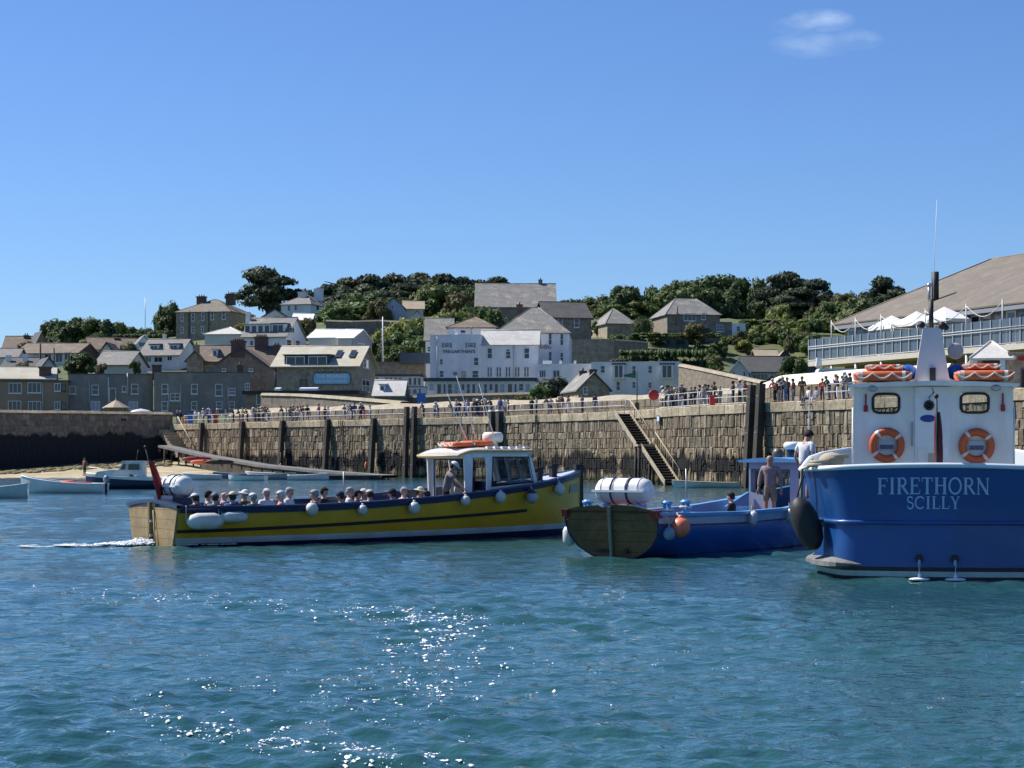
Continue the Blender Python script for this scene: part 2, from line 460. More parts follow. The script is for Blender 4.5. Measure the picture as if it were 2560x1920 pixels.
def glass_mat(name, tint=(0.02, 0.03, 0.04), rough=0.04, clear=0.0):
 """window glass: mirror-like dark pane, or partly see-through"""
 if name in MATS: return MATS[name]
 m = bpy.data.materials.new(name); m.use_nodes = True
 nt = m.node_tree; N = nt.nodes; L = nt.links
 b = N['Principled BSDF']; b.inputs['Base Color'].default_value = (*tint, 1); b.inputs['Roughness'].default_value = rough
 b.inputs['Specular IOR Level'].default_value = 0.6
 if clear:
  t = N.new('ShaderNodeBsdfTransparent'); t.inputs['Color'].default_value = (0.75, 0.8, 0.82, 1)
  ms = N.new('ShaderNodeMixShader'); ms.inputs[0].default_value = clear
  L.new(b.outputs['BSDF'], ms.inputs[1]); L.new(t.outputs['BSDF'], ms.inputs[2])
  L.new(ms.outputs['Shader'], N['Material Output'].inputs['Surface'])
 MATS[name] = m
 return m
# common paints
M_WHITE = mat('white_paint', (0.78, 0.79, 0.80), 0.4, 0.06, 2.0, (0.70, 0.70, 0.68), 0.7)
M_GRP = mat('white_gelcoat', (0.80, 0.80, 0.79), 0.35, 0.07, 1.5, (0.68, 0.66, 0.61), 1.3, coat=0.2, streak=4)
M_NAVY = mat('navy_paint', (0.012, 0.018, 0.06), 0.35, 0.2, 4.0, coat=0.2)
M_BLACK = mat('black_rubber', (0.018, 0.018, 0.02), 0.6, 0.25, 5.0)
M_STEEL = mat('galvanised_steel', (0.42, 0.43, 0.44), 0.45, 0.15, 5.0, metal=0.6)
M_RAIL = mat('rail_grey_paint', (0.50, 0.51, 0.52), 0.5, 0.12, 5.0)
M_ROPE = mat('hemp_rope', (0.45, 0.38, 0.27), 0.9, 0.25, 30.0, bump=0.5, bscale=90)
M_WROPE = mat('white_rope', (0.62, 0.60, 0.54), 0.9, 0.2, 30.0, bump=0.5, bscale=90)
M_ORANGE = mat('orange_plastic', (0.72, 0.14, 0.03), 0.5, 0.12, 4.0, (0.60, 0.13, 0.04), 3.0)
M_TAPE = mat('reflective_tape', (0.62, 0.60, 0.55), 0.35, 0.1, 8.0)
M_WOOD = mat('varnished_wood', (0.24, 0.12, 0.04), 0.4, 0.25, 6.0, (0.17, 0.08, 0.03), 2.0)
M_TIMBER = mat('tarred_timber', (0.035, 0.030, 0.026), 0.85, 0.35, 3.0, (0.075, 0.062, 0.048), 1.4, bump=0.6, bscale=12, streak=6)
M_GLASS = glass_mat('window_glass', (0.03, 0.04, 0.05))
M_CLEAR = glass_mat('clear_glass', (0.05, 0.06, 0.07), clear=0.82)
# ------------------------------------------------------------------ the sea
SEA_WAVES = []
def sea_z(x, y):
 """height of the modelled waves at a point"""
 r = math.hypot(x, y); z = 0.0
 for kx, ky, ph, amp, lam in SEA_WAVES:
  f = min(1.0, max(0.0, (lam / (r * .0043) - 2.0) / 2.0))
  if f: t = kx * x + ky * y + ph; z += amp * f * (math.sin(t) + .2 * math.cos(2 * t))
 return z * .9
def build_sea():
 rng = np.random.default_rng(11)
 half = math.radians(26.0)
 a_in = np.linspace(-half, half, 600)
 a_l = -half - (np.linspace(0, 1, 46)[1:] ** 1.6) * (math.pi - half)
 a_r = half + (np.linspace(0, 1, 46)[1:] ** 1.6) * (math.pi - half)
 ang = np.concatenate([a_l[::-1], a_in, a_r])
 rr = [5.0]
 while rr[-1] < 330.0: rr.append(rr[-1] * 1.0043)
 while rr[-1] < 6000.0: rr.append(rr[-1] * 1.25)
 r = np.array(rr)
 A, R = np.meshgrid(ang, r)
 X = R * np.sin(A); Y = R * np.cos(A)
 dr = np.gradient(r)[:, None] * np.ones_like(A)
 da = np.gradient(ang)[None, :] * R
 cell = np.maximum(dr, da)
 Z = np.zeros_like(X)
 # slow patches of rougher and calmer water
 patch = np.zeros_like(X)
 for k in range(7):
  th = rng.uniform(0, 2 * math.pi); lam = rng.uniform(9, 26)
  patch += np.sin(2 * math.pi / lam * (X * math.cos(th) + Y * math.sin(th)) + rng.uniform(0, 6.28))
 patch = 0.88 + 0.34 * patch / 1.9
 patch = np.clip(patch, 0.38, 1.45)
 # turbulent wash left by a turning boat, in front of the yellow launch
 wash = np.exp(-(((X + 1.35 + 0.02 * (Y - 26)) / 1.05) ** 2 + ((Y - 25.5) / 6.5) ** 2)) \
         + 0.8 * np.exp(-(((X + 2.2) / 1.6) ** 2 + ((Y - 18.0) / 2.2) ** 2)) \
         + 0.9 * np.exp(-(((X + 3.6) / 2.8) ** 2 + ((Y - 29.5 + 0.30 * (X + 3.6)) / 0.8) ** 2))
 spec = []
 for k in range(80):
  lam = 0.13 * (3.0 / 0.13) ** (k / 79.0) * rng.uniform(0.93, 1.07)
  th = math.radians(-75) + rng.normal(0, 0.75)
  spec.append((lam, th, rng.uniform(0, 6.28)))
 for lam, th, ph in spec:
  amp = 0.0072 * lam ** 0.85 * (1.0 if lam < 0.5 else (0.5 / lam) ** 0.8)
  f = np.clip((lam / np.maximum(cell, 1e-6) - 2.0) / 2.0, 0, 1)
  kx, ky = math.cos(th) * 2 * math.pi / lam, math.sin(th) * 2 * math.pi / lam
  SEA_WAVES.append((kx, ky, ph, amp, lam))
  t = kx * X + ky * Y + ph
  Z += amp * f * (np.sin(t) + 0.2 * np.cos(2 * t)) * patch
 for k in range(34):
  lam = rng.uniform(0.13, 0.55); th = rng.uniform(0, 2 * math.pi)
  f = np.clip((lam / np.maximum(cell, 1e-6) - 2.0) / 2.0, 0, 1)
  Z += 0.0062 * lam ** 0.7 * f * wash * np.sin(2 * math.pi / lam * (X * math.cos(th) + Y * math.sin(th)) + rng.uniform(0, 6.28))
 fade = np.clip((330 - R) / 60, 0, 1)
 Z *= fade
 ny, nx = X.shape
 verts = np.stack([X, Y, Z], -1).reshape(-1, 3)
 idx = np.arange(ny * nx).reshape(ny, nx)
 q = np.stack([idx[:-1, :-1], idx[:-1, 1:], idx[1:, 1:], idx[1:, :-1]], -1).reshape(-1, 4)[:, ::-1]
 me = bpy.data.meshes.new('sea')
 me.vertices.add(len(verts)); me.vertices.foreach_set('co', verts.astype(np.float32).ravel())
 me.loops.add(q.size); me.loops.foreach_set('vertex_index', q.astype(np.int32).ravel())
 me.polygons.add(len(q))
 me.polygons.foreach_set('loop_start', (np.arange(len(q)) * 4).astype(np.int32))
 me.polygons.foreach_set('loop_total', np.full(len(q), 4, np.int32))
 me.polygons.foreach_set('use_smooth', np.ones(len(q), bool))
 me.update(calc_edges=True)
 m = bpy.data.materials.new('sea_water'); m.use_nodes = True
 nt = m.node_tree; N = nt.nodes; L = nt.links
 b = N['Principled BSDF']
 b.inputs['IOR'].default_value = 1.333
 b.inputs['Roughness'].default_value = 0.06
 b.inputs['Specular IOR Level'].default_value = 0.5
 g = N.new('ShaderNodeNewGeometry')
 big = N.new('ShaderNodeTexNoise'); big.inputs['Scale'].default_value = 0.06; big.inputs['Detail'].default_value = 4
 L.new(g.outputs['Position'], big.inputs['Vector'])
 rp = N.new('ShaderNodeValToRGB')
 rp.color_ramp.elements[0].position = 0.35; rp.color_ramp.elements[0].color = (0.016, 0.064, 0.072, 1)
 rp.color_ramp.elements[1].position = 0.65; rp.color_ramp.elements[1].color = (0.025, 0.090, 0.090, 1)
 L.new(big.outputs['Fac'], rp.inputs['Fac']); L.new(rp.outputs['Color'], b.inputs['Base Color'])
 mp = N.new('ShaderNodeMapping'); mp.inputs['Scale'].default_value = (1.0, 1.25, 1.0)
 L.new(g.outputs['Position'], mp.inputs['Vector'])
 n1 = N.new('ShaderNodeTexNoise'); n1.inputs['Scale'].default_value = 4.2; n1.inputs['Detail'].default_value = 3.0; n1.inputs['Roughness'].default_value = 0.55
 n2 = N.new('ShaderNodeTexNoise'); n2.inputs['Scale'].default_value = 0.8; n2.inputs['Detail'].default_value = 2.0
 L.new(mp.outputs['Vector'], n1.inputs['Vector']); L.new(mp.outputs['Vector'], n2.inputs['Vector'])
 b1 = N.new('ShaderNodeBump'); b1.inputs['Strength'].default_value = 1.0; b1.inputs['Distance'].default_value = 0.042
 b2 = N.new('ShaderNodeBump'); b2.inputs['Strength'].default_value = 1.0; b2.inputs['Distance'].default_value = 0.06
 L.new(n2.outputs['Fac'], b2.inputs['Height'])
 L.new(n1.outputs['Fac'], b1.inputs['Height']); L.new(b2.outputs['Normal'], b1.inputs['Normal'])
 L.new(b1.outputs['Normal'], b.inputs['Normal'])
 me.materials.append(m)
 o = mesh_obj('sea', me)
 tag(o, 'rippled blue green harbour water around the boats', 'water', kind='structure')
build_sea()
bm_ = MB()
bm_.add([(-6000, -6000, -6.0), (6000, -6000, -6.0), (6000, 6000, -6.0), (-6000, 6000, -6.0)], [(0, 1, 2, 3)])
o = bm_.build('seabed', mat('seabed_sand', (0.10, 0.11, 0.08), 0.9))
tag(o, 'sandy sea bed under the harbour water', 'sea bed', kind='structure')
# ------------------------------------------------------------------ quay line
QZ = 5.8
QUAY = [XY(425, 238.0), XY(700, 215.5), XY(1000, 197.6), XY(1200, 188.0), XY(1400, 174.8), XY(1560, 163.4),
  XY(1726, 147.0), XY(1900, 136.6), XY(2135, 126.6), XY(2300, 117.5), XY(2520, 106.5), XY(2800, 97.0)]
_cum = [0.0]
for a_, b_ in zip(QUAY, QUAY[1:]): _cum.append(_cum[-1] + (b_ - a_).length)
QLEN = _cum[-1]
def q_at(s):
 """point and tangent on the quay line"""
 s = min(max(s, 0.0), QLEN - 1e-4)
 for i in range(len(QUAY) - 1):
  if s <= _cum[i + 1]:
   t = (s - _cum[i]) / (_cum[i + 1] - _cum[i])
   p = QUAY[i].lerp(QUAY[i + 1], t); tg = (QUAY[i + 1] - QUAY[i]).normalized()
   return p, tg
def q_in(s, off):
 p, t = q_at(s)
 # smoothed tangent so offset lines do not fold at the bends
 t = (q_at(s - 3)[1] + q_at(s + 3)[1]).normalized()
 return Vector((p.x - t.y * off, p.y + t.x * off)), t
def q_px(px):
 """arc length at which the quay face is seen at picture column px"""
 lo, hi = 0.0, QLEN
 for _ in range(40):
  mid = (lo + hi) / 2; p, _t = q_at(mid)
  if 1280 + F * p.x / p.y < px: lo = mid
  else: hi = mid
 return lo
M_QSTONE = stone_mat('quay_granite', (0.34, 0.25, 0.15), (0.17, 0.128, 0.082), (0.50, 0.385, 0.24), algae=((0.016, 0.014, 0.013), 1.4, 4.4, 0.64, 1))
M_QMORTAR = mat('quay_joints', (0.13, 0.105, 0.075), 0.95, 0.4, 1.5, (0.06, 0.05, 0.042), 0.5)
M_COPING = stone_mat('coping_granite', (0.38, 0.31, 0.21), (0.29, 0.24, 0.165), (0.48, 0.40, 0.28))
M_DECK = mat('quay_concrete', (0.42, 0.38, 0.31), 0.9, 0.15, 1.5)
quay = empty('quay_wall', (QUAY[0].x, QUAY[0].y, 0))
tag(quay, 'long granite block harbour quay with coping stones behind the boats', 'quay wall')
QO = Vector((QUAY[0].x, QUAY[0].y, 0))
# core of the quay and its deck
core = MB(); rows = []
NS = 90
for i in range(NS + 1):
 s = QLEN * i / NS
 f, t = q_in(s, 0.14); b, t = q_in(s, 8.2)
 rows.append([Vector((f.x, f.y, -3.0)) - QO, Vector((f.x, f.y, QZ - 0.05)) - QO, Vector((b.x, b.y, QZ - 0.05)) - QO, Vector((b.x, b.y, -3.0)) - QO])
core.grid(rows, smooth=False)
core.build('wall_core', M_QMORTAR, quay)
dk = MB(); rows = []
for i in range(NS + 1):
 s = QLEN * i / NS
 f, t = q_in(s, 0.75); b, t = q_in(s, 8.1)
 rows.append([Vector((f.x, f.y, QZ)) - QO, Vector((b.x, b.y, QZ)) - QO])
dk.grid(rows, smooth=False)
dk.build('deck', M_DECK, quay)
def stone_block(s0, s1, z0, z1, proud, rng, ch=0.05, jit=0.03):
 """one face stone: back rectangle at the core, chamfered and slightly skewed front"""
 def pt(s, z, off):
  q, t = q_at(s)
  return Vector((q.x - t.y * off, q.y + t.x * off, z)) - QO
 j = lambda a: rng.uniform(-a, a)
 c = [(s0, z0), (s1, z0), (s1, z1), (s0, z1)]
 cj = [(s + j(jit), z + j(jit)) for s, z in c]
 mid = [(s0 + s1) / 2, (z0 + z1) / 2]
 back = [pt(s, z, 0.16) for s, z in cj]
 rim = [pt(s, z, 0.06 - proud * 0.5) for s, z in cj]
 fr = [pt(s + math.copysign(ch, mid[0] - s), z + math.copysign(ch, mid[1] - z), -proud + j(0.035)) for s, z in cj]
 fs = [(8, 9, 10, 11)]
 for k in range(4):
  n = (k + 1) % 4
  fs.append((4 + k, 4 + n, 8 + n, 8 + k)); fs.append((k, n, 4 + n, 4 + k))
 return back + rim + fr, fs
rng = random.Random(5)
stones = []
smooth0, smooth1 = q_px(1330), q_px(1640)
z = -0.7
course = 0
while z < QZ - 0.75:
 h = rng.uniform(0.55, 1.0)
 if z + h > QZ - 1.1: h = QZ - 0.66 - z
 s = rng.uniform(0, 0.4)
 while s < QLEN - 0.3:
  w = rng.uniform(0.24, 0.52)
  if rng.random() < 0.12: w *= 1.5
  parts = [(z, z + h)]
  if h > 0.7 and rng.random() < 0.25:
   k = rng.uniform(0.4, 0.6); parts = [(z, z + h * k), (z + h * k, z + h)]
  for z0, z1 in parts:
   sm = smooth0 < s < smooth1
   ov = rng.uniform(0, 0.12)
   stones.append((s, s + w, z0 + (rng.uniform(-.06, .06) if z0 > z else 0), min(z1 + (ov if rng.random() < .3 else 0), QZ - 0.67), rng.uniform(0.0, 0.03) if sm else rng.uniform(0.0, 0.08)))
  s += w
 z += h
def stone_rank(st):
 p, t = q_at((st[0] + st[1]) / 2)
 px = 1280 + F * p.x / p.y; py = HZ + F * (EYE - (st[2] + st[3]) / 2) / p.y
 hidden = (2140 < px < 2515) or px > 2600 or (px > 1860 and py > 1165) or st[3] < 0.3
 return -(st[1] - st[0]) * (st[3] - st[2]) / p.y ** 2 * (0.001 if hidden else 1)
stones.sort(key=stone_rank)
rest = MB()
for i, st in enumerate(stones):
 vs, fs = stone_block(*st, rng)
 if i < 290:
  m_ = MB(); m_.add(vs, fs); m_.build('stone', M_QSTONE, quay)
 else:
  rest.add(vs, fs)
me = bpy.data.meshes.new('stonework'); me.from_pydata(rest.v, [], rest.f); me.materials.append(M_QSTONE); me.update()
o = mesh_obj('stonework', me, quay); tag(o, kind='stuff')
# coping blocks
s = 0.0; nco = 0
while s < QLEN - 0.5:
 w = rng.uniform(0.9, 1.7)
 if s + w > QLEN: w = QLEN - s
 px_ = 1280 + F * q_at(s)[0].x / q_at(s)[0].y
 def pt(ss, off, zz):
  q, t = q_in(ss, off); return Vector((q.x, q.y, zz)) - QO
 g = 0.012; dz = rng.uniform(-0.03, 0.03); pr = -0.12 + rng.uniform(-0.03, 0.03)
 e = 0.05
 m_ = MB()
 lo, hi = QZ - 0.64, QZ + 0.01 + dz
 m_.hexa([pt(s + g, pr, lo), pt(s + w - g, pr, lo), pt(s + w - g, 0.8, lo), pt(s + g, 0.8, lo),
             pt(s + g, pr, hi - e), pt(s + w - g, pr, hi - e), pt(s + w - g, 0.8, hi - e), pt(s + g, 0.8, hi - e)])
 m_.hexa([pt(s + g, pr, hi - e), pt(s + w - g, pr, hi - e), pt(s + w - g, 0.8, hi - e), pt(s + g, 0.8, hi - e),
             pt(s + g + e, pr + e, hi), pt(s + w - g - e, pr + e, hi), pt(s + w - g - e, 0.76, hi), pt(s + g + e, 0.76, hi)])
 m_.build('coping_stone', M_COPING, quay)
 s += w; nco += 1
# parapet wall along the back of the quay: sloping sunlit coping
par = empty('parapet_wall', (QO.x, QO.y, 0))
tag(par, 'stone parapet wall with pale sloping top along the back of the quay', 'wall')
M_PAR = stone_mat('parapet_stone', (0.21, 0.175, 0.125), (0.165, 0.14, 0.105), (0.27, 0.23, 0.17))
M_PTOP = mat('parapet_top', (0.38, 0.32, 0.225), 0.9, 0.25, 2.2, (0.29, 0.25, 0.175), 0.6, bump=0.5, bscale=5)
M_PTOPW = mat('whitewashed_top', (0.76, 0.72, 0.60), 0.8, 0.08, 2.0, (0.70, 0.65, 0.52), 0.5)  # strong sun on the raised coping put into its near white colour
s_raise = q_px(1655)
def par_h(s):
 base = 7.12
 if s < 8: base = 6.9
 k = min(max((s - s_raise) / 5.0, 0), 1)
 return base + 0.25 * k, 7.62 + 0.62 * k + 0.07 * math.sin(s * 0.7) * (1 - k)
PEND = q_px(2128)
rows_w = []; rows_t = []
s = 1.0
while s <= PEND:
 a, t = q_in(s, 7.2); b, t = q_in(s, 7.9); c, t = q_in(s, 8.15)
 z1, z2 = par_h(s)
 rows_t.append([Vector((a.x, a.y, z1)) - QO + Vector((0, -0.03, 0)), Vector((b.x, b.y, z2)) - QO, Vector((c.x, c.y, z2 - 0.05)) - QO, Vector((c.x, c.y, QZ)) - QO])
 s += 1.0
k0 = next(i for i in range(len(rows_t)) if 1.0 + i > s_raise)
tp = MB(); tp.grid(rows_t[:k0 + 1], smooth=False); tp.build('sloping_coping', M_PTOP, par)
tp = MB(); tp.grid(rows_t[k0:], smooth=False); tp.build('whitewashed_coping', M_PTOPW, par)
s = 1.0; blocks = 0
pm = MB()
while s < PEND - 0.3:
 w = rng.uniform(0.5, 1.3)
 zz = QZ
 for zi in range(2):
  z1 = par_h(s)[0]
  za = QZ + (z1 - QZ) * zi / 2; zb = QZ + (z1 - QZ) * (zi + 1) / 2
  sh = rng.uniform(0, 0.3) * zi
  def pt(ss, off, zz):
   q, t = q_in(ss, off); return Vector((q.x, q.y, zz)) - QO
  s0, s1 = s + sh + 0.02, s + w + sh - 0.02
  f0 = 7.2 - rng.uniform(0, 0.04)
  pm.hexa([pt(s0, f0, za + .02), pt(s1, f0, za + .02), pt(s1, 7.9, za + .02), pt(s0, 7.9, za + .02),
                 pt(s0, f0, zb - .02), pt(s1, f0, zb - .02), pt(s1, 7.9, zb - .02), pt(s0, 7.9, zb - .02)])
 s += w
o = pm.build('stonework', M_PAR, par); tag(o, kind='stuff')
cr = MB(); rows = []
s = 1.0
while s <= PEND:
 a, t = q_in(s, 7.3); z1 = par_h(s)[0]
 rows.append([Vector((a.x, a.y, QZ)) - QO, Vector((a.x, a.y, z1 - 0.01)) - QO]); s += 1.0
cr.grid(rows, smooth=False); cr.build('wall_core', M_QMORTAR, par)
# ------------------------------------------------------------------ harbour wall on the left, in shade
M_HWALL = stone_mat('harbour_wall_stone', (0.25, 0.205, 0.155), (0.18, 0.15, 0.118), (0.31, 0.255, 0.19), bump=0.5, algae=((0.028, 0.028, 0.03), 3.2, 6.2, 0.50))
hw = empty('harbour_wall', (P(200, 1134, 226).x, 226, 0))
tag(hw, 'dark weed stained harbour wall above the beach', 'wall')
HO = Vector(hw.location)
H0, H1 = Vector((-75.0, 214.0)), Vector((-40.35, 238.0))
HTOP = 7.0
def hpt(t, off, z):
 p = H0.lerp(H1, t); d = (H1 - H0).normalized()
 return Vector((p.x - d.y * off, p.y + d.x * off, z)) - HO
m_ = MB()
rows = []
for i in range(31):
 t = i / 30
 rows.append([hpt(t, 0, -2), hpt(t, 0.03, 2), hpt(t, 0.08, HTOP), hpt(t, 1.2, HTOP), hpt(t, 1.2, -2)])
m_.grid(rows, smooth=False)
m_.build('wall_core', M_HWALL, hw)
rng2 = random.Random(3); rs = MB(); z = -0.3; HL = (H1 - H0).length
while z < HTOP - 0.05:
 h = min(rng2.uniform(0.45, 0.8), HTOP - z)
 s = 0.0
 while s < HL - 0.4:
  w = rng2.uniform(0.4, 1.1); w = min(w, HL - s)
  f = 0.0 - rng2.uniform(0.0, 0.05)
  t0, t1 = (s + .015) / HL, (s + w - .015) / HL
  za, zb = z + .012, z + h - .012
  rs.hexa([hpt(t0, f, za), hpt(t1, f, za), hpt(t1, .2, za), hpt(t0, .2, za), hpt(t0, f, zb), hpt(t1, f, zb), hpt(t1, .2, zb), hpt(t0, .2, zb)])
  s += w
 z += h
o = rs.build('stonework', M_HWALL, hw); tag(o, kind='stuff')
s = 0.0
while s < HL - 0.3:
 w = min(rng2.uniform(1.4, 2.6), HL - s)
 m_ = MB()
 t0, t1 = (s + .012) / HL, (s + w - .012) / HL
 q0, q1 = HTOP, HTOP + 0.30 + rng2.uniform(-.03, .03)
 m_.hexa([hpt(t0, -.15, q0), hpt(t1, -.15, q0), hpt(t1, 1.3, q0), hpt(t0, 1.3, q0), hpt(t0, .25, q1), hpt(t1, .25, q1), hpt(t1, 1.2, q1 + .02), hpt(t0, 1.2, q1 + .02)])
 m_.build('coping_stone', M_COPING, hw)
 s += w
for (a, b, c, d_) in ((305, 1046, 314, 1053),):
 m_ = MB(); p = P(a, b, 231.0); q = P(c, d_, 231.0)
 m_.box((p + q) / 2 - HO, (abs(q.x - p.x), 1.2, abs(p.z - q.z)))
 m_.build('drain_opening', M_BLACK, hw)
# beach below it
bea = MB(); rows = []
rngb = random.Random(9)
for i in range(46):
 u = i / 45
 row = []
 for k in range(24):
  v = k / 23
  px = -60 + 760 * u
  if px < 425:
   back = H0.lerp(H1, min(max((XY(px, 226).x - H0.x) / (H1.x - H0.x), 0), 1)); dw = back.y + 1.0
  else:
   dw = q_at(q_px(px))[0].y + 0.8
  dmin = 165.0
  d = dw + (dmin - dw) * v
  zb_ = np.interp(px, [-60, 0, 200, 415, 520, 620, 700], [0.3, 0.35, 1.1, 1.7, 1.0, 0.2, -0.5])
  zz = zb_ * (1 - v / 0.55) if v < 0.55 else -0.7 * (v - 0.55)
  zz = max(zz, -1.5) + rngb.uniform(-0.05, 0.05)
  q = XY(px, d)
  row.append((q.x, q.y, zz))
 rows.append(row)
bea.grid(rows)
M_SAND = mat('wet_sand', (0.46, 0.38, 0.25), 0.9, 0.15, 1.2, (0.26, 0.22, 0.11), 0.22, bump=0.8, bscale=4)
o = bea.build('beach', M_SAND)
tag(o, 'strip of sand and weedy shingle below the harbour wall', 'beach', kind='structure')
wd = MB()
for i in range(620):
 px = rngb.uniform(-20, 430); v = rngb.random() ** 1.7
 dw = H0.lerp(H1, min(max((XY(px, 226).x - H0.x) / (H1.x - H0.x), 0), 1)).y
 d = dw - 0.6 - v * 17
 zb_ = np.interp(px, [-60, 0, 200, 415, 520], [0.3, 0.35, 1.1, 1.7, 1.0]); vv = (dw + 1 - d) / (dw + 1 - 165)
 zz = zb_ * (1 - vv / 0.55)
 q = XY(px, d); r_ = rngb.uniform(0.1, 0.42)
 wd.ball((q.x, q.y, zz), (r_ * rngb.uniform(1, 2.2), r_ * 1.3, r_ * 0.55), 6, 4, rot=(0, 0, rngb.uniform(0, 3)))
o = wd.build('shore_rocks', mat('weedy_rock', (0.09, 0.075, 0.035), 0.9, 0.3, 3.0, (0.20, 0.17, 0.07), 0.8, island=0.4))
tag(o, 'weed covered stones scattered on the beach', 'rocks', kind='stuff')
# ------------------------------------------------------------------ houses
CTRL = []      # ground heights under the houses, used to shape the hill
M_WALLW = mat('white_render', (0.80, 0.80, 0.81), 0.8, 0.07, 0.7, (0.64, 0.65, 0.66), 0.35, bump=0.15, bscale=8, streak=3)
M_WALLW2 = mat('cream_render', (0.70, 0.68, 0.64), 0.8, 0.08, 0.7, (0.60, 0.58, 0.54), 0.35, bump=0.15, bscale=8)
M_WALLB = mat('pale_blue_render', (0.45, 0.52, 0.58), 0.8, 0.08, 0.7, (0.40, 0.46, 0.52), 0.4)
M_WALLG = mat('grey_render', (0.285, 0.262, 0.235), 0.9, 0.2, 1.2, (0.21, 0.195, 0.178), 0.3, bump=0.4, bscale=6, streak=3)
M_WALLBR = mat('brown_render', (0.33, 0.245, 0.165), 0.9, 0.12, 1.2, (0.27, 0.205, 0.14), 0.3, bump=0.3, bscale=6)
M_STONE = mat('rubble_stone', (0.38, 0.315, 0.23), 0.9, 0.35, 2.2, (0.24, 0.205, 0.155), 1.3, bump=0.9, bscale=3.0)
M_STONED = mat('dark_rubble_stone', (0.27, 0.225, 0.17), 0.9, 0.35, 2.2, (0.175, 0.15, 0.12), 1.3, bump=0.9, bscale=3.0)
M_BRICK = mat('chimney_brick', (0.13, 0.085, 0.065), 0.9, 0.3, 4.0, (0.10, 0.07, 0.06), 1.5, bump=0.5, bscale=9)
M_NAVYR = mat('navy_cladding', (0.035, 0.055, 0.085), 0.6, 0.12, 2.0)
M_DARKT = mat('dark_timber_cladding', (0.05, 0.038, 0.03), 0.8, 0.25, 3.0)
R_SLATE = roof_mat('slate_grey', (0.20, 0.195, 0.185), (0.145, 0.14, 0.135), lichen=(0.30, 0.275, 0.21))
R_SLATED = roof_mat('slate_dark', (0.085, 0.082, 0.08), (0.06, 0.058, 0.058))
R_PALE = roof_mat('slate_pale', (0.52, 0.51, 0.48), (0.42, 0.41, 0.38), lichen=(0.58, 0.55, 0.45))
R_LICHEN = roof_mat('slate_lichen', (0.47, 0.45, 0.38), (0.40, 0.37, 0.28), lichen=(0.46, 0.37, 0.21))
R_BROWN = roof_mat('tile_brown', (0.17, 0.125, 0.09), (0.125, 0.095, 0.072), lichen=(0.22, 0.185, 0.13))
R_TAN = roof_mat('tile_tan', (0.36, 0.29, 0.20), (0.30, 0.245, 0.175))
R_WHITE = roof_mat('roof_white_metal', (0.72, 0.72, 0.72), (0.64, 0.64, 0.64))
R_BIG = roof_mat('tile_buff', (0.165, 0.138, 0.105), (0.13, 0.11, 0.086), lichen=(0.19, 0.165, 0.13))
M_FLAT = mat('roof_felt', (0.10, 0.10, 0.10), 0.9, 0.2, 1.0)
M_FRAME = mat('window_frame_white', (0.75, 0.76, 0.77), 0.5, 0.05, 3.0)
M_FRAMED = mat('window_frame_dark', (0.05, 0.055, 0.06), 0.5, 0.1, 3.0)
M_CURT = mat('net_curtain', (0.42, 0.44, 0.47), 0.9, 0.1, 6.0)
M_POT = mat('terracotta_pot', (0.22, 0.11, 0.07), 0.8, 0.2, 5.0)
M_SHUT = mat('grey_shutter', (0.23, 0.25, 0.28), 0.7, 0.1, 6.0)
